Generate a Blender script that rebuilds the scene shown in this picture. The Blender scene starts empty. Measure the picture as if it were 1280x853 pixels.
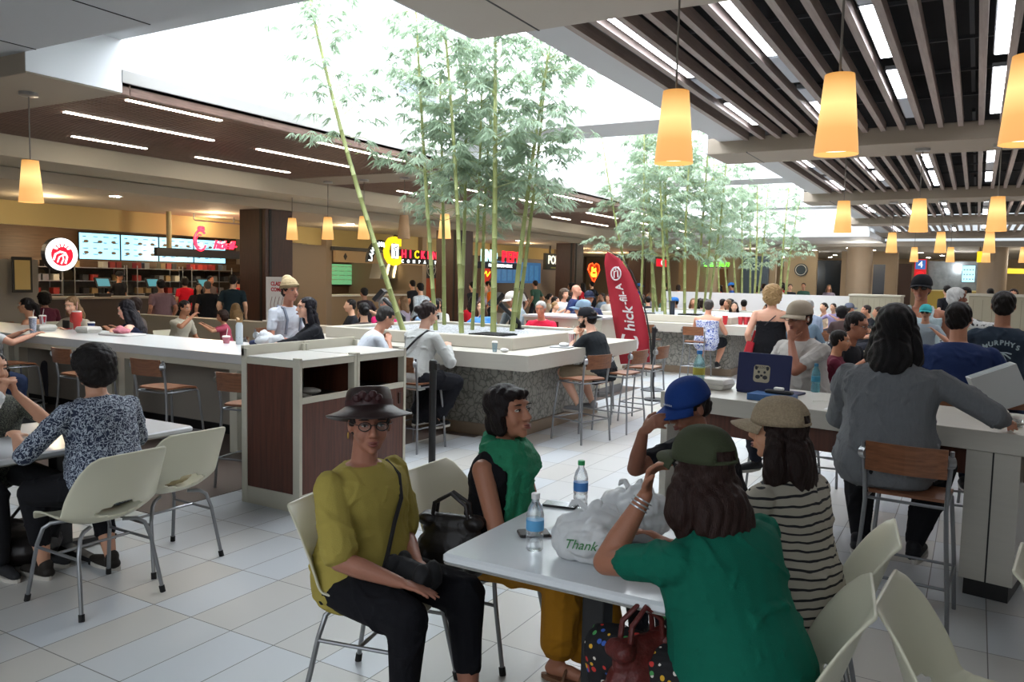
import bpy, math, random
import numpy as np
from mathutils import Vector, Matrix, Euler
random.seed(7); rng = np.random.default_rng(7)
C = bpy.context.scene.collection
PI = math.pi
R = math.radians

# ---------------------------------------------------------------- materials
def lin(c):
    return tuple(((x/12.92) if x <= .04045 else ((x+.055)/1.055)**2.4) for x in c)
def hx(h):
    h = h.lstrip('#'); return lin(tuple(int(h[i:i+2], 16)/255 for i in (0, 2, 4)))
MC = {}
def mat(name, col='808080', rough=.6, metal=0, emit=None, es=0, trans=0, alpha=1, noise=0, nscale=8, bump=0, bscale=40, spec=.5, sss=0, stretch=None, sheen=0):
    if name in MC: return MC[name]
    m = bpy.data.materials.new(name); m.use_nodes = True; nt = m.node_tree; b = nt.nodes['Principled BSDF']
    c = hx(col)+(1,)
    b.inputs['Base Color'].default_value = c; b.inputs['Roughness'].default_value = rough; b.inputs['Metallic'].default_value = metal
    b.inputs['Specular IOR Level'].default_value = spec
    if trans: b.inputs['Transmission Weight'].default_value = trans
    if alpha < 1: b.inputs['Alpha'].default_value = alpha
    if sheen: b.inputs['Sheen Weight'].default_value = sheen
    if emit: b.inputs['Emission Color'].default_value = hx(emit)+(1,); b.inputs['Emission Strength'].default_value = es
    if noise or bump:
        tc = nt.nodes.new('ShaderNodeTexCoord'); mp = nt.nodes.new('ShaderNodeMapping'); nt.links.new(tc.outputs['Object'], mp.inputs[0])
        if stretch: mp.inputs['Scale'].default_value = stretch
    if noise:
        n = nt.nodes.new('ShaderNodeTexNoise'); n.inputs['Scale'].default_value = nscale; n.inputs['Detail'].default_value = 4
        nt.links.new(mp.outputs[0], n.inputs['Vector'])
        mx = nt.nodes.new('ShaderNodeMix'); mx.data_type = 'RGBA'
        mx.inputs[6].default_value = tuple(max(0, x*(1-noise)) for x in c[:3])+(1,); mx.inputs[7].default_value = tuple(min(1, x*(1+noise)) for x in c[:3])+(1,)
        nt.links.new(n.outputs['Fac'], mx.inputs[0]); nt.links.new(mx.outputs[2], b.inputs['Base Color'])
    if bump:
        n2 = nt.nodes.new('ShaderNodeTexNoise'); n2.inputs['Scale'].default_value = bscale; n2.inputs['Detail'].default_value = 3
        nt.links.new(mp.outputs[0], n2.inputs['Vector']); bu = nt.nodes.new('ShaderNodeBump'); bu.inputs['Strength'].default_value = bump; bu.inputs['Distance'].default_value = .01
        nt.links.new(n2.outputs['Fac'], bu.inputs['Height']); nt.links.new(bu.outputs[0], b.inputs['Normal'])
    MC[name] = m; return m
def nodes(m): return m.node_tree, m.node_tree.nodes['Principled BSDF']
def wood(name, c1, c2, rough=.45, axis=2, scale=6):
    if name in MC: return MC[name]
    m = mat(name, c1, rough); nt, b = nodes(m)
    tc = nt.nodes.new('ShaderNodeTexCoord'); mp = nt.nodes.new('ShaderNodeMapping'); s = [scale*3]*3; s[axis] = scale*.18
    mp.inputs['Scale'].default_value = s; n = nt.nodes.new('ShaderNodeTexNoise'); n.inputs['Scale'].default_value = 3; n.inputs['Detail'].default_value = 5
    mx = nt.nodes.new('ShaderNodeMix'); mx.data_type = 'RGBA'; mx.inputs[6].default_value = hx(c1)+(1,); mx.inputs[7].default_value = hx(c2)+(1,)
    rp = nt.nodes.new('ShaderNodeValToRGB'); rp.color_ramp.elements[0].position = .35; rp.color_ramp.elements[1].position = .68
    nt.links.new(tc.outputs['Object'], mp.inputs[0]); nt.links.new(mp.outputs[0], n.inputs[0]); nt.links.new(n.outputs[0], rp.inputs[0]); nt.links.new(rp.outputs[0], mx.inputs[0]); nt.links.new(mx.outputs[2], b.inputs['Base Color'])
    return m
def voro(name, base, c2, scale=14, rough=.5, thresh=.1, feature='DISTANCE_TO_EDGE', c3=None, soft=.04):
    """cells of one colour with lines of another; optional speckle"""
    if name in MC: return MC[name]
    m = mat(name, base, rough); nt, b = nodes(m)
    tc = nt.nodes.new('ShaderNodeTexCoord'); v = nt.nodes.new('ShaderNodeTexVoronoi'); v.feature = feature; v.inputs['Scale'].default_value = scale
    nz = nt.nodes.new('ShaderNodeTexNoise'); nz.inputs['Scale'].default_value = scale*.6
    ad = nt.nodes.new('ShaderNodeMixRGB'); ad.inputs[0].default_value = .12; nt.links.new(tc.outputs['Object'], ad.inputs[1]); nt.links.new(tc.outputs['Object'], nz.inputs[0]); nt.links.new(nz.outputs['Color'], ad.inputs[2])
    nt.links.new(ad.outputs[0], v.inputs['Vector'])
    rp = nt.nodes.new('ShaderNodeValToRGB'); rp.color_ramp.elements[0].position = thresh; rp.color_ramp.elements[1].position = thresh+soft
    rp.color_ramp.elements[0].color = hx(c2)+(1,); rp.color_ramp.elements[1].color = hx(base)+(1,)
    if c3:
        e = rp.color_ramp.elements.new(min(.99, thresh+.25)); e.color = hx(c3)+(1,)
    nt.links.new(v.outputs['Distance'], rp.inputs[0]); nt.links.new(rp.outputs[0], b.inputs['Base Color'])
    return m
def stripes(name, c1, c2, period=.04, duty=.3, axis=2, rough=.8, wob=.006, lo=None):
    if name in MC: return MC[name]
    m = mat(name, c1, rough); nt, b = nodes(m)
    tc = nt.nodes.new('ShaderNodeTexCoord'); sp = nt.nodes.new('ShaderNodeSeparateXYZ'); nt.links.new(tc.outputs['Object'], sp.inputs[0])
    nz = nt.nodes.new('ShaderNodeTexNoise'); nz.inputs['Scale'].default_value = 7; nt.links.new(tc.outputs['Object'], nz.inputs[0])
    def mth(op, a, bb):
        n = nt.nodes.new('ShaderNodeMath'); n.operation = op
        for i, q in enumerate((a, bb)):
            if q is None: continue
            if isinstance(q, (int, float)): n.inputs[i].default_value = q
            else: nt.links.new(q, n.inputs[i])
        return n.outputs[0]
    z = mth('ADD', sp.outputs[axis], mth('MULTIPLY', nz.outputs[0], wob*6))
    f = mth('FRACT', mth('DIVIDE', z, period), None); k = mth('LESS_THAN', f, duty)
    mx = nt.nodes.new('ShaderNodeMix'); mx.data_type = 'RGBA'; mx.inputs[6].default_value = hx(c1)+(1,); mx.inputs[7].default_value = hx(c2)+(1,)
    nt.links.new(k, mx.inputs[0]); nt.links.new(mx.outputs[2], b.inputs['Base Color'])
    return m
def dots(name, base, scale=30, cols=('c8342e', 'd8a62a', '3d63b8', 'd9d2c8', '4a9a55')):
    if name in MC: return MC[name]
    m = mat(name, base, .8); nt, b = nodes(m)
    tc = nt.nodes.new('ShaderNodeTexCoord'); v = nt.nodes.new('ShaderNodeTexVoronoi'); v.inputs['Scale'].default_value = scale; nt.links.new(tc.outputs['Object'], v.inputs['Vector'])
    sp = nt.nodes.new('ShaderNodeSeparateColor'); nt.links.new(v.outputs['Color'], sp.inputs[0])
    rp = nt.nodes.new('ShaderNodeValToRGB'); rp.color_ramp.interpolation = 'CONSTANT'
    for i, c in enumerate(cols):
        e = rp.color_ramp.elements[i] if i < 2 else rp.color_ramp.elements.new(i/len(cols)); e.position = i/len(cols); e.color = hx(c)+(1,)
    nt.links.new(sp.outputs[0], rp.inputs[0])
    lt = nt.nodes.new('ShaderNodeMath'); lt.operation = 'LESS_THAN'; lt.inputs[1].default_value = .3; nt.links.new(v.outputs['Distance'], lt.inputs[0])
    mx = nt.nodes.new('ShaderNodeMix'); mx.data_type = 'RGBA'; mx.inputs[6].default_value = hx(base)+(1,); nt.links.new(rp.outputs[0], mx.inputs[7]); nt.links.new(lt.outputs[0], mx.inputs[0]); nt.links.new(mx.outputs[2], b.inputs['Base Color'])
    return m

TS = bpy.data.scenes.new('scratch'); TVL = TS.view_layers[0]
def evald(o):
    """mesh of o with its modifiers applied (worked out in a scratch scene)"""
    TS.collection.objects.link(o); TVL.update(); r = bpy.data.meshes.new_from_object(o.evaluated_get(TVL.depsgraph)); TS.collection.objects.unlink(o); bpy.data.objects.remove(o); return r
# ---------------------------------------------------------------- mesh builder
class B:
    def __init__(s): s.v = []; s.f = []; s.m = []; s.mi = 0
    def add(s, vs, fs):
        n = len(s.v); s.v.extend([tuple(x) for x in vs]); s.f.extend([tuple(i+n for i in f) for f in fs]); s.m.extend([s.mi]*len(fs)); return s
    def box(s, x0, x1, y0, y1, z0, z1, M=None):
        vs = [(x, y, z) for z in (z0, z1) for y in (y0, y1) for x in (x0, x1)]
        if M is not None: vs = [M @ Vector(v) for v in vs]
        return s.add(vs, [(0, 2, 3, 1), (4, 5, 7, 6), (0, 1, 5, 4), (2, 6, 7, 3), (0, 4, 6, 2), (1, 3, 7, 5)])
    def rbox(s, x0, x1, y0, y1, z0, z1, r=.01, n=3):
        """box with rounded vertical corners and a small top bevel"""
        pts = []
        for cx, cy, a in ((x1-r, y1-r, 0), (x0+r, y1-r, 90), (x0+r, y0+r, 180), (x1-r, y0+r, 270)):
            for i in range(n+1):
                t = R(a+90*i/n); pts.append((cx+r*math.cos(t), cy+r*math.sin(t)))
        cx, cy = (x0+x1)/2, (y0+y1)/2; b = min(r, (z1-z0)/2)*.5
        def ring(z, ins): return [(cx+(p[0]-cx)*(1-2*ins/(x1-x0)), cy+(p[1]-cy)*(1-2*ins/(y1-y0)), z) for p in pts]
        return s.loft([ring(z0, b), ring(z0+b, 0), ring(z1-b, 0), ring(z1, b)])
    def loft(s, rings, cap=True, closed=True):
        n = len(rings[0]); vs = [p for r in rings for p in r]; fs = []
        for k in range(len(rings)-1):
            for i in range(n if closed else n-1):
                j = (i+1) % n; fs.append((k*n+i, k*n+j, (k+1)*n+j, (k+1)*n+i))
        if cap: fs.append(tuple(range(n-1, -1, -1))); fs.append(tuple((len(rings)-1)*n+i for i in range(n)))
        return s.add(vs, fs)
    def cyl(s, p0, p1, r0, r1=None, n=12, cap=True):
        p0, p1 = Vector(p0), Vector(p1); r1 = r0 if r1 is None else r1; q = (p1-p0).to_track_quat('Z', 'Y')
        return s.loft([[p+q @ Vector((r*math.cos(2*PI*i/n), r*math.sin(2*PI*i/n), 0)) for i in range(n)] for p, r in ((p0, r0), (p1, r1))], cap)
    def tube(s, pts, r, n=8, cap=True):
        pts = [Vector(p) for p in pts]; rs = r if isinstance(r, (list, tuple)) else [r]*len(pts); rings = []; up = None
        for i, p in enumerate(pts):
            t = (pts[min(i+1, len(pts)-1)]-pts[max(i-1, 0)]).normalized()
            if up is None: up = t.orthogonal().normalized()
            up = (up-t*up.dot(t)).normalized(); sd = t.cross(up)
            rings.append([p+rs[i]*(up*math.cos(2*PI*k/n)+sd*math.sin(2*PI*k/n)) for k in range(n)])
        return s.loft(rings, cap)
    def lathe(s, prof, n=20, c=(0, 0, 0), cap=True):
        return s.loft([[(c[0]+r*math.cos(2*PI*i/n), c[1]+r*math.sin(2*PI*i/n), c[2]+z) for i in range(n)] for r, z in prof], cap)
    def ell(s, c, r, n=14, m=9, M=None):
        rings = []
        for k in range(m+1):
            a = -PI/2+PI*k/m; cr, z = max(math.cos(a), .02), math.sin(a)
            ring = [Vector((r[0]*cr*math.cos(2*PI*i/n), r[1]*cr*math.sin(2*PI*i/n), r[2]*z)) for i in range(n)]
            if M is not None: ring = [M @ p for p in ring]
            rings.append([p+Vector(c) for p in ring])
        return s.loft(rings)
    def prism(s, poly, d, ax=2, o=0):
        """polygon (2d) extruded along axis ax from o to o+d"""
        def mk(p, t): q = list(p); q.insert(ax, t); return tuple(q)
        n = len(poly); vs = [mk(p, o) for p in poly]+[mk(p, o+d) for p in poly]
        return s.add(vs, [tuple(range(n-1, -1, -1)), tuple(range(n, 2*n))]+[(i, (i+1) % n, n+(i+1) % n, n+i) for i in range(n)])
    def build(s, name, m=None, parent=None, smooth=False, label=None, cat=None, group=None, kind=None, loc=None, rz=None, bevel=0):
        me = bpy.data.meshes.new(name); me.from_pydata([tuple(v) for v in s.v], [], s.f)
        ms = m if isinstance(m, (list, tuple)) else [m]
        for x in ms: me.materials.append(x)
        if len(ms) > 1: me.polygons.foreach_set('material_index', s.m)
        if smooth: me.polygons.foreach_set('use_smooth', [True]*len(me.polygons))
        me.validate(); me.update()
        if smooth:
            try: me.set_sharp_from_angle(angle=R(40))
            except Exception: pass
        o = bpy.data.objects.new(name, me); C.objects.link(o)
        if parent: o.parent = parent
        if loc: o.location = loc
        if rz is not None: o.rotation_euler.z = rz
        if bevel:
            bv = o.modifiers.new('b', 'BEVEL'); bv.width = bevel; bv.segments = 2; bv.limit_method = 'ANGLE'; bv.angle_limit = R(50)
        tag(o, label, cat, group, kind); return o
def tag(o, label=None, cat=None, group=None, kind=None):
    for k, v in (('label', label), ('category', cat), ('group', group), ('kind', kind)):
        if v: o[k] = v
    return o
def thing(name, label, cat, loc=(0, 0, 0), rz=0, group=None):
    o = bpy.data.objects.new(name, None); o.empty_display_size = .1; C.objects.link(o); o.location = loc; o.rotation_euler.z = rz
    return tag(o, label, cat, group)
def copy_tree(root, loc=None, rz=None, label=None, group=None, parent=None):
    c = root.copy(); C.objects.link(c)
    if parent is not None: c.parent = parent
    if loc is not None: c.location = loc
    if rz is not None: c.rotation_euler.z = rz
    if label: c['label'] = label
    if group: c['group'] = group
    for ch in list(root.children): copy_tree(ch, parent=c)
    return c
def struct(name, bl, m, **k): return bl.build(name, m, kind='structure', **k)
def box(name, x0, x1, y0, y1, z0, z1, m, **k): return B().box(x0, x1, y0, y1, z0, z1).build(name, m, **k)
def text_mesh(body, size, depth=.01, shear=0, bold=0, align='CENTER', space=1):
    cu = bpy.data.curves.new('t', 'FONT'); cu.body = body; cu.size = size; cu.extrude = depth/2; cu.align_x = align; cu.align_y = 'CENTER'; cu.shear = shear; cu.offset = bold; cu.resolution_u = 3; cu.space_character = space
    me = evald(bpy.data.objects.new('t', cu)); bpy.data.curves.remove(cu); return me
def text(name, body, size, m, M, parent=None, label=None, depth=.01, shear=0, bold=0, align='CENTER', space=1, **k):
    """M is a 4x4: text lies in its local XY plane, facing +Z"""
    me = text_mesh(body, size, depth, shear, bold, align, space); me.materials.clear(); me.materials.append(m); me.transform(M)
    o = bpy.data.objects.new(name, me); C.objects.link(o)
    if parent: o.parent = parent
    return tag(o, label, **k)
def face_M(loc, normal, roll=0):
    """frame whose Z is normal and Y is up"""
    n = Vector(normal).normalized(); up = Vector((0, 0, 1)); x = up.cross(n)
    if x.length < 1e-4: x = Vector((1, 0, 0))
    x.normalize(); y = n.cross(x); M = Matrix((x, y, n)).transposed().to_4x4(); M.translation = Vector(loc)
    return M @ Matrix.Rotation(roll, 4, 'Z')
STEEL = mat('brushed_steel', 'a9abad', .32, .9); DSTEEL = mat('satin_grey_tube', '8b8d90', .38, .75)
BLACK = mat('black_plastic', '141416', .5); WHITE = mat('white_plastic', 'e9e7e0', .4); RUBBER = mat('black_rubber', '121212', .8)

# ---------------------------------------------------------------- camera and world
cam = bpy.data.cameras.new('camera'); co = bpy.data.objects.new('camera', cam); C.objects.link(co)
Fp, Pt, Yw, Rl = 1002.75, R(4.485), R(29.97), R(1.208)
cam.sensor_width = 36; cam.lens = Fp/1280*36; cam.clip_start = .05; cam.clip_end = 200
fw = Vector((0, math.cos(Pt), -math.sin(Pt))); up = Vector((0, math.sin(Pt), math.cos(Pt))); rt = Vector((1, 0, 0))
rt, up = math.cos(Rl)*rt+math.sin(Rl)*up, math.cos(Rl)*up-math.sin(Rl)*rt
Mz = Matrix.Rotation(Yw, 3, 'Z'); M3 = Matrix((Mz @ rt, Mz @ up, -(Mz @ fw))).transposed().to_4x4(); M3.translation = Vector((0, 0, 1.72)); co.matrix_world = M3
sc = bpy.context.scene; sc.camera = co
sc.view_settings.view_transform = 'Standard'; sc.view_settings.look = 'None'; sc.view_settings.gamma = 1; sc.view_settings.use_curve_mapping = False
sc.view_settings.exposure = EXPOSURE = 0.85
w = bpy.data.worlds.new('world'); sc.world = w; w.use_nodes = True
bg = w.node_tree.nodes['Background']; bg.inputs[0].default_value = hx('dfe8ee')+(1,); bg.inputs[1].default_value = .6
# ---------------------------------------------------------------- the room
PLAST = mat('painted_plaster', 'b3aca1', .75, noise=.03, nscale=2)
PALE = mat('white_soffit_paint', 'c9cacc', .7)
GREY = mat('grey_soffit_paint', 'b9bbbd', .75)
WELL = mat('white_well_paint', 'eceff2', .8)
TAUPE = mat('taupe_beam_paint', '9d9182', .7)
CREAM = mat('cream_bulkhead_paint', 'c9c0ad', .75)
BRWN = wood('brown_ceiling_laminate', '75594a', '6a5142', .5, 1)
SLATL = wood('dark_slat_wood', '7d6053', '644a3f', .5, 1)
SLATR = wood('taupe_slat_wood', 'a3938b', '93847d', .5, 1)
DARK = mat('plenum_black', '17171a', .95)
CWOOD = wood('walnut_column_laminate', '4d3126', '3d251c', .4, 2)
ZB = 3.6
# floor of light tiles with two-tone grey and beige, grout grid
m = mat('floor_tiles', 'b7b8b6', .3); nt, b = nodes(m)
def N(t, **k):
    n = nt.nodes.new(t)
    for a, v in k.items(): setattr(n, a, v)
    return n
def mth(op, a, bb=None):
    n = N('ShaderNodeMath', operation=op)
    for i, q in enumerate((a, bb)):
        if q is None: continue
        if isinstance(q, (int, float)): n.inputs[i].default_value = q
        else: nt.links.new(q, n.inputs[i])
    return n.outputs[0]
tc = N('ShaderNodeTexCoord'); sp = N('ShaderNodeSeparateXYZ'); nt.links.new(tc.outputs['Object'], sp.inputs[0])
u = mth('DIVIDE', mth('ADD', sp.outputs[0], 3.27+28.7), .2867); v_ = mth('DIVIDE', mth('ADD', sp.outputs[1], -1.995+29), .58)
fu, fv = mth('FRACT', u), mth('FRACT', v_)
eu = mth('MULTIPLY', mth('MINIMUM', fu, mth('SUBTRACT', 1, fu)), .2867); ev = mth('MULTIPLY', mth('MINIMUM', fv, mth('SUBTRACT', 1, fv)), .58)
g = mth('LESS_THAN', mth('MINIMUM', eu, ev), .0026)
cx = N('ShaderNodeCombineXYZ'); nt.links.new(mth('FLOOR', u), cx.inputs[0]); nt.links.new(mth('FLOOR', v_), cx.inputs[1])
wn = N('ShaderNodeTexWhiteNoise', noise_dimensions='2D'); nt.links.new(cx.outputs[0], wn.inputs['Vector'])
rp = N('ShaderNodeValToRGB'); e = rp.color_ramp.elements; e[0].color = hx('bcb9b2')+(1,); e[1].color = hx('bfc4c8')+(1,); e[0].position = .1; e[1].position = .75
k = rp.color_ramp.elements.new(.4); k.color = hx('bdbdba')+(1,)
nt.links.new(wn.outputs['Value'], rp.inputs[0])
nz = N('ShaderNodeTexNoise'); nz.inputs['Scale'].default_value = 2.2; nz.inputs['Detail'].default_value = 3; nt.links.new(tc.outputs['Object'], nz.inputs[0])
m1 = N('ShaderNodeMix', data_type='RGBA', blend_type='MULTIPLY'); m1.inputs[0].default_value = .07; nt.links.new(rp.outputs[0], m1.inputs[6])
r2 = N('ShaderNodeValToRGB'); r2.color_ramp.elements[0].color = (.82, .8, .77, 1); r2.color_ramp.elements[0].position = .3; r2.color_ramp.elements[1].position = .65; nt.links.new(nz.outputs[0], r2.inputs[0]); nt.links.new(r2.outputs[0], m1.inputs[7])
m2 = N('ShaderNodeMix', data_type='RGBA'); nt.links.new(g, m2.inputs[0]); nt.links.new(m1.outputs[2], m2.inputs[6]); m2.inputs[7].default_value = hx('5c5a57')+(1,)
nt.links.new(m2.outputs[2], b.inputs['Base Color']); b.inputs['Roughness'].default_value = .3
box('floor', -24, 12, -13, 52, -.1, 0, m, kind='structure')
FB = mat('brown_floor_tile', '5d5049', .35, noise=.15, nscale=3)
for i, (x0, x1, y0, y1) in enumerate(((-12.5, -4.97, 3.55, 7.2), (-7.4, -4.6, 7.2, 12.2), (-8, -4.2, 14.9, 20.5))):
    box('trim_%d' % (i+1), x0, x1, y0, y1, 0, .004, FB, kind='structure')
# cross beams every 7.5 m; low ends left and right of the skylight, shallow ties across it
YB = [(4.49, 5.5), (11.86, 12.95), (19.45, 20.5), (26.9, 27.95), (34.4, 35.4)]
n = 10
for i, (y0, y1) in enumerate(YB):
    bl = B(); bl.box(-14.5, -8.08, y0, y1, ZB, 4.3); o = struct('trim_%d' % n, bl, TAUPE, bevel=.01); n += 1
    bl = B(); bl.box(-3.57, 11.5, y0, y1, ZB, 3.83 if i else 4.3); o = struct('trim_%d' % n, bl, TAUPE if i > 0 else mat('pale_taupe_paint', 'bdb4a9', .7), bevel=.01); n += 1
    bl = B(); bl.box(-3.62, -3.57, y0-.0, y1, ZB+.02, 3.95); struct('trim_%d' % n, bl, PALE); n += 1
    bl = B(); bl.box(-8.08, -3.3, y0, y1, 4.17, 4.42); struct('trim_%d' % n, bl, GREY if i == 0 else PALE, bevel=.01); n += 1
    bl = B(); bl.box(-3.0, -2.985, y0+.0, y1, ZB-.003, ZB+.01); struct('trim_%d' % n, bl, BLACK); n += 1
    bl = B(); bl.box(-8.085, -8.07, y0, y1, ZB+.02, 4.17); struct('trim_%d' % n, bl, WELL); n += 1
# near ceiling over the camera
bl = B(); bl.box(-14.5, 12, -2, 4.49, 3.8, 3.95); struct('ceiling_near', bl, GREY)
bl = B(); bl.box(-14.5, -7, -13, -2, 3.8, 3.95); bl.box(3, 12, -13, -2, 3.8, 3.95); struct('ceiling_behind', bl, GREY)
box('window_9', -7.2, 3.2, -12.5, -2.2, 3.9, 3.94, mat('fill_panel_glow', 'ffffff', 1, emit='eef6ff', es=1.35), kind='structure')  # added glowing panel, unseen behind the camera, to light the foreground
bl = B()
for x in (-7.9, -6.2, -4.6): bl.box(x, x+.012, 1.5, 4.49, 3.795, 3.802)
for y in (3.3, 2.1): bl.box(-14, -3.6, y, y+.012, 3.795, 3.802)
struct('trim_5', bl, DARK)
# skylight well
YE = 30.0
for nm, bl, mt in (('wall_well_left', B().box(-8.2, -8.08, 4.49, YE, 3.86, 7.2), WELL), ('wall_well_right', B().box(-3.4, -3.3, 4.49, YE, 3.9, 7.2), WELL),
                   ('wall_well_far', B().box(-8.2, -3.3, YE, YE+.15, 3.4, 7.2), WELL), ('wall_well_near', B().box(-8.2, -3.3, 4.35, 4.49, 4.4, 7.2), WELL)):
    struct(nm, bl, mt)
box('trim_6', -8.22, -8.06, 5.5, YE, 3.73, 3.86, mat('curb_grey', 'a7a5a2', .7), kind='structure')
bl = B(); bl.box(-8.2, -8.10, 5.5, YE, 3.6, 3.73)
for y in [k*1.87+5.6 for k in range(13)]: bl.box(-8.09, -8.095, y, y+.012, 3.6, 3.73)
struct('trim_7', bl, BRWN)
SKY = mat('frosted_skylight', 'ffffff', 1, emit='f4f9ff', es=4.6)
for i, (y0, y1) in enumerate(((4.5, 11.9), (12.9, 19.5), (20.5, 26.9), (27.9, YE))):
    o = box('window_%d' % (i+1), -8.1, -3.35, y0-.5, y1+.5, 7.15, 7.19, SKY, kind='structure')
# left slat ceiling, bulkhead, lower soffit
for i in range(4):
    y0, y1 = YB[i][1], YB[i+1][0]
    bl = B(); x = -12.05
    while x < -8.12: bl.box(x, x+.05, y0, y1, 3.61, 3.68); x += .085
    struct('trim_%d' % (60+i), bl, SLATL)
    box('ceiling_slat_left_%d' % i, -12.1, -8.1, y0, y1, 3.70, 3.74, mat('dark_backing', '2d211c', .9), kind='structure')
    bl = B(); x = -3.03; zz = 3.77; k = 0
    while x < 9:
        if k % 4 != 1 or False: pass
        bl.box(x, x+.062, y0, y1, zz, zz+.11); x += .225; k += 1
    struct('trim_%d' % (70+i), bl, SLATR)
    bl = B()
    for q in range(int((y1-y0)/1.25)): bl.box(-3.0, 9.5, y0+.6+q*1.25, y0+.63+q*1.25, 4.0, 4.03)
    for q in range(14): bl.box(-2.9+q*.9, -2.86+q*.9, y0, y1, 4.15, 4.19)
    struct('trim_%d' % (80+i), bl, mat('plenum_rail', '3c3c3f', .6))
    box('ceiling_strip_%d' % i, -3.4, -3.03, y0, y1, 3.78, 3.95, PALE, kind='structure')
box('ceiling_plenum', -3.35, 12, 5.5, 35, 4.5, 4.55, DARK, kind='structure')
box('wall_bulkhead_left', -14.6, -12.1, 5.5, 42, 3.312, 3.8, CREAM, kind='structure')
box('ceiling_left', -24, -13.3, -13, 44, 3.11, 3.3, mat('taupe_ceiling', 'b8ad9c', .8), kind='structure')
# walnut columns on the left
for i, y in enumerate((12.5, 20.0, 28.0, 35.5)):
    bl = B(); bl.box(-14.25, -13.45, y, y+.8, 0, 3.11); o = struct('trim_%d' % (90+i), bl, CWOOD)
    bl = B(); bl.box(-13.62, -13.55, y-.012, y, 0, 3.11); bl.box(-13.45, -13.438, y+.1, y+.17, 0, 3.11); struct('trim_%d' % (95+i), bl, BLACK)
# far end: flat ceiling with downlights, back wall, round columns, low white wall
FARW = mat('beige_wall_panel', 'ab9a84', .7, noise=.05)
box('ceiling_far', -24, 12, 35.4, 52, 3.3, 3.5, mat('far_ceiling_paint', 'a19c94', .8), kind='structure')
box('ceiling_far_lip', -13, -3.3, YE+.15, 35.4, 3.4, 3.6, PALE, kind='structure')
bl = B(); bl.box(-24, 12, 51.5, 52, 0, 3.3); struct('wall_back', bl, FARW)
bl = B(); bl.box(11.5, 12, -13, 52, 0, 4.3); struct('wall_right', bl, FARW)
bl = B(); bl.box(-24, -23.8, -13, 52, 0, 3.3); struct('wall_left', bl, mat('dark_shop_wall', '6a5c50', .8))
bl = B(); bl.box(-24, 12, -13.2, -13, 0, 4.3); struct('wall_front', bl, FARW)
# ---------------------------------------------------------------- lights in the ceiling
LIT = mat('lit_diffuser', 'ffffff', .5, emit='f2f6ff', es=9); OFFD = mat('unlit_diffuser', 'b4bac4', .4)
LITS = mat('lit_diffuser_slim', 'ffffff', .5, emit='fff2e0', es=14)
def strip(x, y0, y1, z, w, lit, label, group):
    t = thing('ceiling_light', label, 'light', (x, y0, z), 0, group)
    B().box(-w/2-.012, w/2+.012, 0, y1-y0, .01, .05).build('housing', DSTEEL, t)
    B().box(-w/2, w/2, .01, y1-y0-.01, 0, .012).build('diffuser', lit, t)
for i in range(4):
    o = YB[i][1]
    segs = {0: ((.4, 2.65, 1), (2.75, 3.7, 0), (4.0, 5.4, 1)), 1: ((.35, 2.2, 1), (2.25, 3.3, 0), (3.6, 4.3, 0), (4.3, 6.0, 1)), 2: ((.3, 1.1, 0), (1.15, 2.7, 1), (3.2, 4.5, 1), (4.5, 5.7, 0)), 3: ((.6, 3.0, 1), (3.5, 5.8, 1))}
    for r, x in enumerate((-2.62, -1.72, -.82, .08, 1.43, 2.8, 4.6)):
        for a, b, lit in segs[(r+i) % 4 if i else min(r, 3)]:
            if r < 4 or lit:
                strip(x, o+a, o+b, 3.80, .13, LIT if lit else OFFD, 'glowing long white light panel between taupe ceiling slats' if lit else 'unlit grey light panel between taupe ceiling slats', 'lit panels in the right slat ceiling' if lit else 'unlit panels in the right slat ceiling')
    for r, x in enumerate((-8.3, -9.65, -11.3)):
        for a, b in (((.2, 1.5), (3.2, 5.2)), ((.3, 2.5), (3.3, 5.4)), ((1.4, 2.6), (3.5, 5.6)))[r]:
            strip(x, o+a, o+b, 3.60, .06, LITS, 'thin glowing white line light set in the dark brown slat ceiling', 'line lights in the left slat ceiling')
# downlights
dl = thing('ceiling_downlight', 'round glowing white downlight in the flat taupe ceiling', 'light', (-14.2, 9.5, 3.11), 0, 'downlights in the flat ceilings')
B().lathe([(.13, -.008), (.13, 0), (.1, .004)], 20).build('trim_ring', WHITE, dl); B().lathe([(.095, -.012), (.095, -.006)], 20).build('lens', mat('downlight_lens', 'ffffff', emit='fff0d8', es=60), dl)
for x, y in ((-15, 13.5), (-15, 17), (-15, 22), (-14.8, 26), (-14.8, 31), (-18.3, 11), (-18.3, 13.7), (-18.3, 16.5), (-18.3, 9.0), (-18.3, 20.5), (-18.3, 24), (-18.3, 29), (-18.3, 33)):
    copy_tree(dl, (x, y, 3.11))
for x in (-20, -16, -12, -9.5, -7, -4.5, -2, .5, 3, 6):
    for y in (36.8, 39.2, 42, 45.5, 49): copy_tree(dl, (x+.4*math.sin(y), y, 3.3))
# unseen point lamps without fittings, added to brighten the shops and dim areas
def lamp(x, y, z, e, col='ffe2b4', r=.1, kind='POINT'):
    l = bpy.data.lights.new('fill_lamp', kind); l.energy = e; l.color = hx(col); l.shadow_soft_size = r; l.specular_factor = 0
    o = bpy.data.objects.new('fill_lamp', l); C.objects.link(o); o.location = (x, y, z); return o
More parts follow.
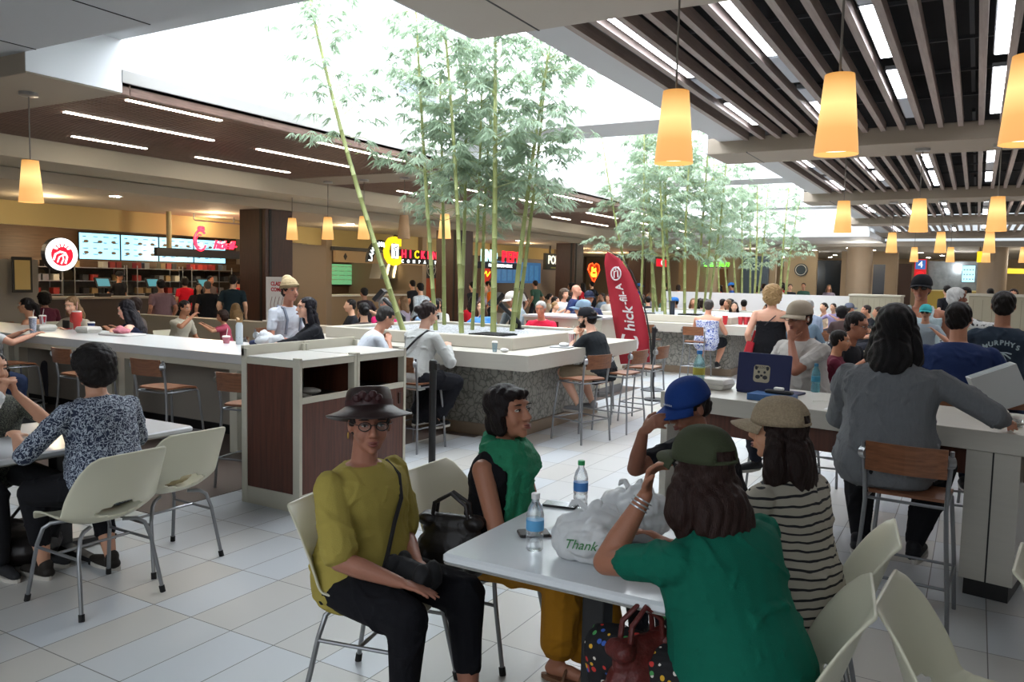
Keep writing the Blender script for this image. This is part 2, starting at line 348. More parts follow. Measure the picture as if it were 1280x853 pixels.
# pendants
def pendant(loc, label, group, lit=True, cord=.68):
    t = thing('pendant_lamp', label, 'lamp', loc, 0, group)
    B().lathe([(.095, 0), (.095, -.035), (.02, -.045)], 20).build('canopy', STEEL, t, smooth=True)
    B().cyl((0, 0, -.04), (0, 0, -cord), .007, n=6).build('cord', mat('grey_cord', '7d7770', .6), t)
    b = B(); n = 28; z1, z0, r1, r0 = -cord, -cord-.45, .082, .122
    for a, q in ((r1, z1), (r0, z0)): b.v += [(a*math.cos(2*PI*k/n), a*math.sin(2*PI*k/n), q) for k in range(n)]
    b.f += [(k, (k+1) % n, n+(k+1) % n, n+k) for k in range(n)]; b.m += [0]*n
    b.add([(.082*math.cos(2*PI*k/n), .082*math.sin(2*PI*k/n), z1) for k in range(n)], [tuple(range(n))])
    b.build('lamp_shade', SHADE_ON if lit else SHADE_OFF, t, smooth=True)
    B().lathe([(.108, z0+.03), (.108, z0+.034)], 24).build('diffuser', DIFF_ON if lit else mat('opal_off', 'b9ab9a', .6), t)
    if lit:
        B().ell((0, 0, -cord-.2), (.03, .03, .05), 10, 7).build('bulb', mat('bulb_glow', 'ffffff', emit='ffc98a', es=16), t)
    return t
def shade(name, c, es):
    m = mat(name, c, .8, emit='f0a850', es=es); nt, b = nodes(m)
    tc = nt.nodes.new('ShaderNodeTexCoord'); sp = nt.nodes.new('ShaderNodeSeparateXYZ'); nt.links.new(tc.outputs['Generated'], sp.inputs[0])
    rp = nt.nodes.new('ShaderNodeValToRGB'); e = rp.color_ramp.elements; e[0].color = hx('d0985a')+(1,); e[1].color = hx('b98040')+(1,); e[1].position = 1
    k = rp.color_ramp.elements.new(.62); k.color = hx('ffd489')+(1,)
    k = rp.color_ramp.elements.new(.3); k.color = hx('d79f5e')+(1,)
    nt.links.new(sp.outputs[2], rp.inputs[0]); nt.links.new(rp.outputs[0], b.inputs['Emission Color'])
    tc2 = nt.nodes.new('ShaderNodeTexNoise'); tc2.inputs['Scale'].default_value = 60; 
    return m
SHADE_ON = shade('lit_fabric_shade', 'a87a44', .8); SHADE_OFF = mat('unlit_fabric_shade', 'b08f6c', .8, noise=.15, nscale=50, stretch=(1, 1, .03))
DIFF_ON = mat('opal_lit', 'ffffff', .5, emit='ffe9c8', es=1.3)
# front row, by columns of x
XR = (-1.72, -.75, .17, 1.1)
RLAB = {0: ('nearest big glowing amber pendant, left of the two hanging over the teal shirt person', 'nearest big glowing amber pendant, second from the left at the top right', 'amber pendant cut by the right edge of the photo', None)}
for i, (y0, y1) in enumerate(YB):
    for k, x in enumerate(XR):
        if i > 3: continue
        lab = RLAB[0][k] if i == 0 and RLAB[0][k] else 'glowing amber cone pendant hanging from the %s cross beam on the right' % ('', 'second', 'third', 'fourth')[i]
        pendant((x, (y0+y1)/2, ZB), lab, 'amber pendants on the %s right beam' % ('first', 'second', 'third', 'fourth')[i])
pendant((-8.95, 5.0, ZB), 'lone glowing amber pendant at the far left under the near beam', 'pendants at the left', cord=.72)
for k, x in enumerate((-12.55, -11.55, -10.6, -9.6, -8.65)):
    lab = 'unlit beige cone pendant, fourth of the row of five behind the bamboo' if k == 3 else 'glowing amber cone pendant in the row of five under the left beam'
    pendant((x, 12.4, ZB), lab, None if k == 3 else 'lit pendants in the row under the left beam', lit=k != 3, cord=.72)
# air vents in the skylight well
for y, g in ((10.2, 0), (20.5, 1), (33, 2)):
    if y > 30: continue
    t = thing('air_vent', ('nearer', 'farther')[g]+' grey slotted air vent in the white skylight wall', 'vent', (-8.07, y, 4.55))
    b = B(); b.box(0, .02, 0, 1.1, 0, .03); b.box(0, .02, 0, 1.1, .27, .3); b.box(0, .02, 0, .03, 0, .3); b.box(0, .02, 1.07, 1.1, 0, .3); b.box(0, .02, .54, .56, 0, .3); b.build('vent_frame', WHITE, t)
    b = B()
    for k in range(8): b.box(.003, .012, .03, 1.07, .035+k*.03, .05+k*.03)
    b.build('louvre', mat('vent_grey', '8a949e', .5), t)

# ---------------------------------------------------------------- seats
SHELL = mat('cream_shell_plastic', 'd2cfb8', .35, spec=.5); WSEAT = wood('stool_wood', '8a5a3c', '6e432b', .35, 0, 9)
def shell_mesh():
    prof = [(.235, .425, .185), (.20, .438, .205), (.10, .432, .225), (0, .425, .24), (-.10, .43, .25), (-.165, .45, .255), (-.21, .485, .26), (-.24, .53, .262), (-.262, .59, .26), (-.285, .66, .25), (-.305, .73, .235), (-.325, .79, .21), (-.33, .815, .18)]
    # resample
    P = []
    for i in range(len(prof)-1):
        for k in range(3):
            t = k/3; P.append(tuple(prof[i][j]*(1-t)+prof[i+1][j]*t for j in range(3)))
    P.append(prof[-1]); nu = 21; vs = []; idx = {}; fs = []
    for j, (y, z, w) in enumerate(P):
        s = j/(len(P)-1); back = max(0, (s-.45)/.55)
        for i in range(nu):
            u = -1+2*i/(nu-1)
            lift = .075*abs(u)**2.6*math.sin(PI*min(1, s/.55))**1 if s < .55 else 0
            fwd = .10*abs(u)**2.2*math.sin(PI*min(1, max(0, (s-.25)/.72)))
            vs.append((w*u, y+fwd, z+lift))
    for j in range(len(P)-1):
        for i in range(nu-1):
            cx = -1+2*(i+.5)/(nu-1); sj = (j+.5-19.5)/2.3
            if (cx/.46)**2+sj**2 < 1: continue
            fs.append((j*nu+i, j*nu+i+1, (j+1)*nu+i+1, (j+1)*nu+i))
    me = bpy.data.meshes.new('shell'); me.from_pydata(vs, [], fs); me.polygons.foreach_set('use_smooth', [True]*len(fs)); me.materials.append(SHELL); me.update()
    o = bpy.data.objects.new('tmp', me); md = o.modifiers.new('s', 'SOLIDIFY'); md.thickness = .012; md.offset = 0
    md = o.modifiers.new('ss', 'SUBSURF'); md.levels = 1; md.render_levels = 1
    return evald(o)
SHM = shell_mesh()
def shell_chair(loc, rz, label, group=None):
    t = thing('shell_chair', label, 'chair', loc, R(rz), group)
    o = bpy.data.objects.new('seat_shell', SHM); C.objects.link(o); o.parent = t
    for sx in (-1, 1):
        for sy in (-1, 1):
            b = B(); b.tube([(sx*.09, sy*.10, .413), (sx*.15, sy*.14, .408), (sx*.178, sy*.16, .385), (sx*.20, sy*.18, .30), (sx*.225, sy*.235, .02)], .0105, 8)
            l = b.build('leg', DSTEEL, t, smooth=True); B().cyl((sx*.223, sy*.231, .035), (sx*.2265, sy*.238, .0), .0145).build('rubber_foot', RUBBER, l)
    b = B()
    for sx in (-1, 1): b.cyl((sx*.201, -.185, .29), (sx*.201, .185, .29), .008, n=8)
    b.cyl((-.2, 0, .29), (.2, 0, .29), .008, n=8); b.build('crossbar', DSTEEL, t, smooth=True); return t
def bar_stool_proto(loc, rz, label, group=None):
    t = thing('bar_stool', label, 'stool', loc, R(rz), group)
    b = B(); rings = []
    for k in range(9):
        y = -.18+.36*k/8; z = .655+.018*math.cos((k/8-.35)*2.4)-(.03 if k == 8 else 0); w = .185-.012*(k in (0, 8))
        rings.append([(-w, y, z-.008), (w, y, z-.008), (w, y, z+.008), (-w, y, z+.008)])
    b.loft(rings); b.build('seat', WSEAT, t)
    b = B(); rings = []
    for k in range(9):
        x = -.185+.37*k/8; y = -.235-.03*math.cos(x/.185*1.5)
        rings.append([(x, y, .79), (x, y-.012, .79), (x, y-.03, .94), (x, y-.018, .94)])
    b.loft(rings); b.build('backrest', WSEAT, t)
    for sx in (-1, 1):
        B().tube([(sx*.225, -.235, 0), (sx*.215, -.225, .2), (sx*.195, -.20, .45), (sx*.185, -.195, .62), (sx*.19, -.21, .75), (sx*.2, -.235, .9), (sx*.2, -.24, .93)], .011, 8).build('leg', DSTEEL, t, smooth=True)
        B().tube([(sx*.215, .215, 0), (sx*.2, .2, .3), (sx*.175, .17, .62), (sx*.16, .14, .64)], .011, 8).build('leg', DSTEEL, t, smooth=True)
        B().cyl((sx*.205, -.225, .875), (sx*.175, -.245, .875), .032, n=14).build('disc_bracket', STEEL, t)
    b = B(); b.tube([(-.185, -.19, .635), (.185, -.19, .635), (.175, .16, .635), (-.175, .16, .635), (-.185, -.19, .635)], .009, 6); b.build('seat_frame', DSTEEL, t)
    b = B()
    b.cyl((-.212, -.22, .24), (.212, -.22, .24), .008, n=6); b.cyl((-.205, .205, .24), (.205, .205, .24), .008, n=6)
    for sx in (-1, 1): b.cyl((sx*.212, -.22, .24), (sx*.205, .205, .24), .008, n=6)
    b.build('footrest', DSTEEL, t); return t
_st = []
def bar_stool(loc, rz, label, group=None):
    if not _st: _st.append(bar_stool_proto(loc, rz, label, group)); return _st[0]
    o = copy_tree(_st[0], loc, R(rz), label)
    if group: o['group'] = group
    elif 'group' in o: del o['group']
    return o
_sc = []
def chair(loc, rz, label, group=None):
    if not _sc: _sc.append(shell_chair(loc, rz, label, group)); return _sc[0]
    o = copy_tree(_sc[0], loc, R(rz), label)
    if group: o['group'] = group
    elif 'group' in o: del o['group']
    return o
chair((-3.93, 2.48, 0), 90, 'cream shell chair on steel legs under the person in the navy floral top')
chair((-4.12, 3.03, 0), 88, 'empty cream shell chair with a patterned bag on its seat, at the left table')
chair((-2.02, 2.5, 0), -78, 'cream shell chair under the person in the dark brown hat')
chair((-1.93, 3.12, 0), -88, 'cream shell chair under the person with the green scarf, handbag beside its back')
chair((-.54, 2.50, 0), 98, 'cream shell chair under the person in the teal shirt')
chair((-.53, 3.20, 0), 98, 'cream shell chair under the person in the striped top')
chair((.14, 2.60, 0), -94, 'empty cream shell chair turned away to the right at the bottom corner')
chair((.50, 3.15, 0), -96, 'cream shell chair cut by the right edge of the photo')
chair((-5.0, 2.25, 0), -90, 'cream shell chair at the left edge under the eating person')
# tables
TT = mat('white_laminate_top', 'dde1e4', .2, spec=.6, noise=.02, nscale=60); EDGE = mat('grey_edge_band', '8f8e88', .45); STONE = mat('pale_oak_laminate', 'bcb8ad', .38, noise=.06, nscale=5, stretch=(1, 8, 8)); STON2 = mat('white_speckled_counter', 'd4d6d6', .28, noise=.05, nscale=90)
CRM = mat('cream_laminate', 'c9c5b4', .5); WAL = wood('walnut_panel', '623626', '4a271b', .4, 2, 5)
def dining_table(x0, x1, y0, y1, label):
    cx, cy = (x0+x1)/2, (y0+y1)/2; t = thing('dining_table', label, 'table', (cx, cy, 0)); hx_, hy = (x1-x0)/2, (y1-y0)/2
    B().rbox(-hx_, hx_, -hy, hy, .702, .738, .02).build('table_top', TT, t)
    B().rbox(-hx_+.002, hx_-.002, -hy+.002, hy-.002, .698, .7035, .02).build('edge_band', EDGE, t)
    B().box(-.045, .045, -.045, .045, .05, .68).build('post', mat('black_post', '1b1b1d', .45), t, bevel=.006)
    b = B(); b.box(-.2, .2, -.2, .2, .685, .698); b.build('top_plate', BLACK, t)
    for a in (0, 90, 180, 270):
        m = Matrix.Rotation(R(a), 4, 'Z'); b = B(); b.loft([[m @ Vector(p) for p in ring] for ring in ([(0, -.035, .012), (0, .035, .012), (0, .035, .07), (0, -.035, .07)], [(.34, -.028, .012), (.34, .028, .012), (.34, .028, .035), (.34, -.028, .035)])])
        l = b.build('base_foot', BLACK, t); B().cyl(m @ Vector((.32, 0, 0)), m @ Vector((.32, 0, .014)), .03).build('glide', RUBBER, l)
    return t
dining_table(-1.60, -.75, 2.30, 3.16, 'front white table holding the water bottle, phone and plastic bags')
dining_table(-5.15, -4.27, 2.15, 3.37, 'white table at the left edge between the two older women')
# left bar counter running towards the tray station
t = thing('bar_counter', 'long white bar counter on cream frame legs at the left, stools below it', 'counter', (-8, 5.2, 0))
B().box(-4.4, 3.2, 0, 1.0, .86, .95).build('counter_top', [STON2], t, bevel=.006)
b = B(); b.box(-4.4, 3.2, .0, .03, .80, .86); b.build('apron', CRM, t)
for k, x in enumerate((-3.6, -2.0, -1.78, -.02, .2, 1.9, 3.1)):
    B().box(x, x+.1, .02, .12, 0, .86).build('leg', CRM, t)
b = B(); b.box(-4.4, 3.2, .62, .66, .1, .86); b.build('privacy_panel', mat('putty_panel', '9b948a', .6), t)
b = B(); b.box(-4.4, 3.2, .60, .64, 0, .1); b.build('kick_strip', BLACK, t)
# tray station
def tray_station(name_label, x0, x1, y0, y1, side=True):
    t = thing('tray_station', name_label, 'cabinet', (x0, y0, 0)); w, d = x1-x0, y1-y0
    f = .05
    b = B(); pass
    # end frames (y=0 and y=d)
    for y in (0, d-.03):
        b.box(0, .055, y, y+.03, 0, 1.16); b.box(w-.065, w, y, y+.03, 0, 1.12); b.box(.055, w-.065, y+.002, y+.028, 0, .13); b.box(.055, w-.065, y+.002, y+.028, 1.05, 1.098)
    b.box(w-.03, w-.002, .03, d-.03, 0, .13); b.box(w-.03, w-.002, .03, d-.03, .79, .835); b.box(w-.03, w-.002, .03, d-.03, 1.05, 1.098); b.box(0, .029, .03, d-.03, 0, 1.15)
    b.build('frame', CRM, t, bevel=.003)
    B().box(.05, w-.06, .008, .022, .12, 1.07).build('side_panel', WAL, t); B().box(.05, w-.06, d-.022, d-.008, .12, 1.07).build('side_panel', WAL, t)
    n = 1; b = B(); b.box(w-.018, w-.006, .03, d-.03, .13, .79); dr = b.build('door', WAL, t)
    b = B(); b.box(w-.004, w+.004, d-.10, d-.075, .66, .75); b.build('handle_slot', mat('recess_pull', '3a211a', .4), dr)
    B().box(.02, w, .01, d-.01, 1.10, 1.106).build('worktop', mat('worktop_white', 'd4d3ce', .3), t)
    B().box(0, .03, 0, d, 1.105, 1.18).build('back_rail', CRM, t)
    B().box(.03, .035, .03, d-.03, .13, 1.06).build('dark_interior', BLACK, t)
    B().box(.03, w-.03, .03, d-.03, .80, .81).build('shelf', BLACK, t)
    return t
tray_station('nearer tray station with walnut panels in cream frames', -4.70, -4.11, 4.13, 4.74)
tray_station('farther tray station with walnut panels, joined behind the nearer one', -4.70, -4.11, 4.745, 5.36)
# folded cloth inside
b = B(); b.ell((-4.3, 4.3, .83), (.12, .1, .03)); b.ell((-4.25, 4.36, .855), (.1, .09, .025)); tag(b.build('folded_bag', mat('grey_cloth', '8f8d86', .8), smooth=True), 'grey folded bag on the shelf of the nearer tray station', 'bag')
# planter bars
PEB = voro('pebble_mosaic', '918f87', '696861', 14, .5, .04, c3='9d9a91', soft=.03)
GRAV = voro('pale_gravel', 'c4c8cc', '7d8084', 26, .6, .08)
def ring(b, q, t, w, d, z0, z1):
    n = len(b.v); o = [(q, q), (w-q, q), (w-q, d-q), (q, d-q)]; i_ = [(q+t, q+t), (w-q-t, q+t), (w-q-t, d-q-t), (q+t, d-q-t)]
    vs = [(x, y, z) for z in (z0, z1) for L in (o, i_) for x, y in L]; fs = []
    for k in range(4):
        j = (k+1) % 4; fs += [(8+k, 8+j, 12+j, 12+k), (j, k, 4+k, 4+j), (k, j, 8+j, 8+k), (4+j, 4+k, 12+k, 12+j)]
    b.add(vs, fs)
def planter(x0, x1, y0, y1, label):
    t = thing('planter_bar', label, 'planter', (x0, y0, 0)); w, d = x1-x0, y1-y0; s = .42
    b = B()
    ring(b, 0, s, w, d, .79, .95)
    b.build('bar_top', STONE, t)
    b = B(); ring(b, .40, .08, w, d, .13, .79)
    b.build('mosaic_base', PEB, t)
    b = B(); ring(b, .37, .08, w, d, 0, .13)
    b.build('plinth', mat('tan_plinth_tile', '8a7864', .5), t)
    b = B(); q = s-.01; ring(b, q, .12, w, d, .951, 1.085)
    b.build('curb', mat('pale_curb', 'bfb9ab', .5), t, bevel=.01)
    B().box(q+.1, w-q-.1, q+.1, d-q-.1, .9, 1.05).build('gravel_bed', GRAV, t); return t
planter(-7.3, -3.82, 6.95, 9.9, 'nearest planter bar with pebble mosaic base and bamboo growing from it')
planter(-7.0, -3.45, 14.3, 19.0, 'second planter bar with bamboo, behind the red feather flag')
planter(-7.2, -3.7, 21.8, 27.5, 'farthest planter bar with bamboo at the end of the skylight')
# white service cabinet between planters
t = thing('service_cabinet', 'cream service cabinet with grey kick plate behind the red feather flag', 'cabinet', (-6.0, 10.75, 0))
B().box(0, 1.3, 0, .85, .13, 1.14).build('body', CRM, t, bevel=.01); B().box(.01, 1.29, .01, .84, 0, .13).build('kick_plate', mat('grey_kick', '6b6b6b', .5), t)
b = B(); b.box(.05, .6, -.006, 0, .75, 1.08); b.build('walnut_panel', WAL, t); b = B(); b.box(-.02, 1.32, -.02, .87, 1.14, 1.17); b.build('top', STON2, t)
# right bar table
t = thing('bar_table', 'pale oak bar table at the right holding the navy laptop', 'table', (-1.9, 5.42, 0), R(-11))
B().box(0, 3.6, 0, .85, .83, .945).build('table_top', STONE, t, bevel=.004)
b = B(); b.box(.05, 3.5, .16, .18, .66, .83); b.build('apron', WAL, t)
B().box(0, .05, .02, .8, 0, .83).build('end_panel', STONE, t)
for x in (1.93, ): 
    B().box(x, x+.26, .03, .75, .1, .83).build('pedestal', STONE, t); B().box(x+.02, x+.24, .06, .72, 0, .1).build('kick_plate', BLACK, t)
    B().box(x+.128, x+.136, .027, .03, .1, .83).build('joint_line', BLACK, t)
B().box(3.3, 3.56, .03, .75, 0, .83).build('pedestal', STONE, t)
# stools
S = bar_stool
for x, y, a, l in ((-5.0, 4.55, 12, 'bar stool at the left counter beside the tray station, blue bag behind it'), (-6.35, 4.75, 4, 'bar stool with wooden back, second from the tray station at the left counter'), (-7.75, 4.85, -4, 'bar stool with wooden back, third from the tray station, behind the floral top person'),
                   (-9.2, 4.9, 0, 'bar stool farthest left at the counter')): S((x, y, 0), a, l)
S((-3.62, 7.78, 0), 72, 'empty bar stool nearest the corner of the planter bar')
S((-3.5, 8.55, 0), 84, 'bar stool under the person in the black tee')
S((-3.5, 9.3, 0), 88, 'empty bar stool past the person in the black tee')
S((-4.25, 13.95, 0), 0, 'bar stool under the person in the blue floral tank top'); S((-5.15, 13.95, 0), 0, 'empty bar stool behind the black barrier post')
S((-3.05, 15.3, 0), 95, 'bar stool at the corner of the second planter bar')
S((-.24, 4.62, 0), -4, 'bar stool with a walnut back under the person in the grey linen shirt')
S((.62, 4.75, 0), -10, 'bar stool at the right edge beside the oak pedestal')
S((-1.3, 6.75, 0), 168, 'bar stool under the person with the laptop')
# barrier post and second one by the tray station
def post(loc, label):
    t = thing('barrier_post', label, 'barrier post', loc)
    B().lathe([(.18, 0), (.18, .012), (.15, .025), (.06, .045), (.035, .06), (.03, .07)], 28).build('base', mat('dark_navy_base', '20242c', .4), t, smooth=True)
    B().cyl((0, 0, .06), (0, 0, .93), .031, n=16).build('pole', BLACK, t, smooth=True)
    b = B(); b.lathe([(.031, .9), (.036, .905), (.036, .985), (.03, 1.0), (.01, 1.005)], 16); b.box(.02, .055, -.02, .02, .92, .975); b.build('belt_head', BLACK, t)
post((-4.35, 12.0, 0), 'black barrier post standing on the floor beside the red feather flag'); post((-4.02, 5.62, 0), 'black barrier post close behind the tray station')
# ---------------------------------------------------------------- bamboo
CULM = mat('bamboo_culm', '8c9359', .5, noise=.22, nscale=3); LEAF = mat('bamboo_leaf', '93a68c', .55, noise=.35, nscale=1.5)
nt, b = nodes(LEAF); tl = nt.nodes.new('ShaderNodeBsdfTranslucent'); tl.inputs[0].default_value = hx('a5b79f')+(1,); ms = nt.nodes.new('ShaderNodeMixShader'); ms.inputs[0].default_value = .42
nt.links.new(b.outputs[0], ms.inputs[1]); nt.links.new(tl.outputs[0], ms.inputs[2]); nt.links.new(ms.outputs[0], nt.nodes['Material Output'].inputs[0])
def leaf_cloud(base, top, r, nb, start, seed):
    nb = int(nb*1.2)
    """leaf clusters on drooping branches off a culm from base to top"""
    g = np.random.default_rng(seed); base, top = np.array(base), np.array(top); V = []; F = []; br = B(); ax = top-base; n0 = 0
    for k in range(nb):
        f = start+(1-start)*g.random()**.8; p = base+ax*f; a = g.random()*2*PI; L = (.35+.55*g.random())*r*(1.25-.5*f)
        d = np.array([math.cos(a), math.sin(a), .35+.4*g.random()]); d /= np.linalg.norm(d)
        pts = [p+d*L*t+np.array([0, 0, -.35*L*t*t]) for t in (0, .35, .7, 1)]
        br.tube([tuple(q) for q in pts], [.006, .004, .003, .0015], 4, cap=False)
        for c in range(int(4+L*6)):
            t = .3+.7*g.random(); q = p+d*L*t+np.array([0, 0, -.35*L*t*t])+g.normal(0, .03, 3)
            aa = a+g.normal(0, .9); od = np.array([math.cos(aa), math.sin(aa), .05])
            for j in range(int(5+g.integers(0, 4))):
                la = aa+(j-3)*.42+g.normal(0, .12); ln = .10+.09*g.random(); wd = .0085+.005*g.random()
                dr = np.array([math.cos(la), math.sin(la), -.35-.55*g.random()]); dr /= np.linalg.norm(dr); sd = np.cross(dr, [0, 0, 1]); sd /= np.linalg.norm(sd)+1e-6
                sd = sd*math.cos(g.normal(0, .5))+np.cross(sd, dr)*math.sin(g.normal(0, .5))
                m1 = q+dr*ln*.35; e = q+dr*ln+np.array([0, 0, -.02]); V += [q, m1+sd*wd, e, m1-sd*wd]; F.append((n0, n0+1, n0+2, n0+3)); n0 += 4
    return V, F, br
def bamboo(base, top, label, r=1.0, nb=30, start=.3, rad=.03, seed=1, group=None):
    t = thing('bamboo', label, 'bamboo', base, 0, group); b0 = Vector((0, 0, 0)); tp = Vector(top)-Vector(base); L = tp.length
    b = B(); n = int(L/.28); pts = []; rs = []
    bend = Vector((math.sin(seed)*.05, math.cos(seed*2)*.05, 0))
    for i in range(n+1):
        f = i/n; c = tp*f+bend*math.sin(PI*f)*L*.25; rr = rad*(1-.6*f)
        for dz, k in ((-.006, 1.0), (0, 1.16), (.006, 1.0)):
            pts.append(c+tp.normalized()*dz); rs.append(rr*k)
    b.tube(pts, rs, 9); b.build('culm', CULM, t, smooth=True)
    V, F, br = leaf_cloud((0, 0, 0), tuple(tp), r, nb, start, seed)
    # bend offset is small; keep the branches on the culm
    br.build('branches', CULM, t)
    me = bpy.data.meshes.new('leaves'); me.from_pydata([tuple(v) for v in V], [], F); me.materials.append(LEAF); me.update(); o = bpy.data.objects.new('leaves', me); C.objects.link(o); o.parent = t
    o['kind'] = 'stuff'; return t
BAMBOO = []
# bamboo plants: base (x, y) in the gravel, tip, look
def bam(lst, where, zb):
    for i, (bx, y, tx, tz, r, nb, st, rad) in enumerate(lst):
        lab = ('lone bamboo leaning far left out of the nearest planter' if where == 0 and i == 0 else 'bamboo culm with leafy crown growing from the %s planter' % ('nearest', 'second', 'farthest')[where])
        bamboo((bx, y, zb), (tx, y+.05*((i*37) % 5-2), tz), lab, r, nb, st, rad, 11+i+50*where, None if where == 0 and i == 0 else 'bamboo of the %s planter' % ('nearest', 'second', 'farthest')[where])
bam([(-5.97, 7.75, -7.6, 5.7, 1.0, 34, .4, .036), (-5.83, 8.2, -6.2, 5.0, 1.1, 34, .45, .03), (-5.31, 8.0, -5.7, 4.8, .9, 26, .5, .032), (-6.4, 9.2, -6.5, 4.5, 1.0, 30, .4, .03), (-5.93, 8.9, -5.95, 4.8, 1.1, 36, .4, .03),
     (-5.11, 8.4, -5.11, 4.9, 1.1, 38, .4, .04), (-5.8, 9.25, -5.66, 4.6, 1.2, 36, .4, .03), (-5.08, 8.8, -4.68, 4.6, 1.1, 38, .4, .036), (-5.25, 9.2, -4.85, 4.5, 1.2, 38, .42, .03), (-5.55, 8.6, -5.5, 4.2, 1.0, 30, .4, .026)], 0, 1.0)
bam([(-6.2, 16, -7.1, 4.9, .9, 20, .3, .03), (-6.1, 17, -6.6, 5.2, 1.1, 34, .35, .03), (-5.96, 15.6, -6.05, 4.8, 1.2, 34, .35, .03), (-6.01, 16.5, -6.35, 5.1, 1.2, 34, .35, .032), (-6.1, 17.3, -6.23, 4.9, 1.2, 34, .35, .03),
     (-5.36, 15.4, -5.57, 4.1, 1.2, 30, .35, .034), (-5.51, 16.2, -5.79, 5.3, 1.2, 36, .35, .034), (-5.09, 15.8, -5.12, 4.8, 1.2, 36, .35, .034), (-5.13, 16.6, -4.95, 5.0, 1.2, 36, .35, .032), (-5.3, 17.8, -5.22, 4.6, 1.2, 32, .35, .03), (-4.95, 16.9, -4.65, 4.2, 1.1, 30, .35, .03)], 1, 1.0)
bam([(-5.98, 22.5, -6.28, 3.9, 1.1, 22, .35, .032), (-6.14, 24, -6.44, 4.5, 1.2, 26, .35, .032), (-5.75, 23, -5.93, 4.5, 1.2, 28, .3, .032), (-6.01, 25, -6.21, 4.9, 1.2, 28, .3, .034), (-5.32, 22.6, -5.4, 4.65, 1.2, 28, .3, .034),
     (-5.67, 24.5, -5.48, 4.9, 1.2, 26, .35, .034), (-4.8, 23.4, -4.7, 4.4, 1.1, 26, .35, .036), (-4.99, 25, -4.69, 4.4, 1.1, 24, .35, .036), (-6.19, 22.3, -6.45, 5.0, 1.1, 22, .45, .03)], 2, 1.0)
# ---------------------------------------------------------------- people
def _sphere(n=12, m=8):
    v = []; f = []
    for k in range(m+1):
        a = -PI/2+PI*k/m; c = max(math.cos(a), 1e-3)
        for i in range(n): v.append((c*math.cos(2*PI*i/n), c*math.sin(2*PI*i/n), math.sin(a)))
    for k in range(m):
        for i in range(n): f.append((k*n+i, k*n+(i+1) % n, (k+1)*n+(i+1) % n, (k+1)*n+i))
    f.append(tuple(range(n-1, -1, -1))); f.append(tuple(m*n+i for i in range(n))); return np.array(v), f
SPV, SPF = _sphere()
class Pr:
    """a set of closed rounded shapes that are fused into one continuous surface"""
    def __init__(s): s.V = []; s.F = []; s.n = 0
    def _a(s, v, f): s.V.append(v); s.F += [tuple(i+s.n for i in q) for q in f]; s.n += len(v)
    def e(s, c, r, M=None, T=None):
        v = SPV*np.array(r)
        if M is not None: v = v @ np.array(M.to_3x3()).T
        v = v+np.array(c)
        if T is not None: A = np.array(T); v = v @ A[:3, :3].T+A[:3, 3]
        s._a(v, SPF); return s
    def c(s, p0, p1, r0, r1, flat=1, side=None, T=None):
        p0, p1 = Vector(p0), Vector(p1); d = p1-p0; L = max(d.length, 1e-5); z = d/L
        x = Vector(side) if side is not None else Vector((1, 0, 0)) if abs(z.x) < .9 else Vector((0, 1, 0))
        x = (x-z*x.dot(z)).normalized(); y = z.cross(x); n = 12; v = []; f = []
        rings = [(-.95*r0, .3*r0), (-.7*r0, .71*r0), (-.25*r0, .97*r0)]+[(L*t, r0+(r1-r0)*t) for t in (0, .33, .66, 1)]+[(L+.25*r1, .97*r1), (L+.7*r1, .71*r1), (L+.95*r1, .3*r1)]
        for h, r in rings:
            for i in range(n): a = 2*PI*i/n; v.append(tuple(p0+z*h+x*(r*math.cos(a))+y*(r*flat*math.sin(a))))
        for k in range(len(rings)-1):
            for i in range(n): f.append((k*n+i, k*n+(i+1) % n, (k+1)*n+(i+1) % n, (k+1)*n+i))
        f.append(tuple(range(n-1, -1, -1))); f.append(tuple((len(rings)-1)*n+i for i in range(n)))
        v = np.array(v)
        if T is not None: A = np.array(T); v = v @ A[:3, :3].T+A[:3, 3]
        s._a(v, f); return s
    def chain(s, pts, rs, flat=1, side=None, T=None):
        for i in range(len(pts)-1): s.c(pts[i], pts[i+1], rs[i], rs[i+1], flat, side, T)
        return s
    def fuse(s, name, vox, m, parent, sm=4, sculpt=None, fold=0, ff=22, seed=0, dec=0):
        me = bpy.data.meshes.new(name); me.from_pydata(np.concatenate(s.V).tolist(), [], s.F); me.update()
        o = bpy.data.objects.new(name, me)
        md = o.modifiers.new('r', 'REMESH'); md.mode = 'VOXEL'; md.voxel_size = vox
        md = o.modifiers.new('s', 'SMOOTH'); md.factor = .5; md.iterations = sm
        r = evald(o); bpy.data.meshes.remove(me)
        n = len(r.vertices)
        if n and (sculpt or fold):
            co_ = np.empty(n*3, 'f'); r.vertices.foreach_get('co', co_); co_ = co_.reshape(-1, 3).astype(float)
            if fold:
                no = np.empty(n*3, 'f'); r.vertices.foreach_get('normal', no); no = no.reshape(-1, 3); g = np.random.default_rng(seed+5); h = np.zeros(n)
                for q in range(7):
                    k = g.normal(0, 1, 3)*[1, 1, .55]; k *= ff*(.5+g.random()*1.2)/np.linalg.norm(k); ph = g.random()*6.3
                    w_ = np.sin(co_ @ k*.62+ph+1.6*np.sin(co_[:, 2]*ff*.45+q)+.8*np.sin(co_[:, 0]*ff*.6+2*q)); h += (1-np.abs(w_))**3*1.6-.4 if q < 5 else w_*.3
                co_ += no*(np.clip(h, -.25, 2.4)*fold/1.6)[:, None]
            if sculpt: co_ = sculpt(co_)
            r.vertices.foreach_set('co', co_.astype('f').ravel())
        r.materials.clear(); r.materials.append(m); r.polygons.foreach_set('use_smooth', [True]*len(r.polygons)); r.update()
        o = bpy.data.objects.new(name, r); C.objects.link(o)
        if parent: o.parent = parent
        return o
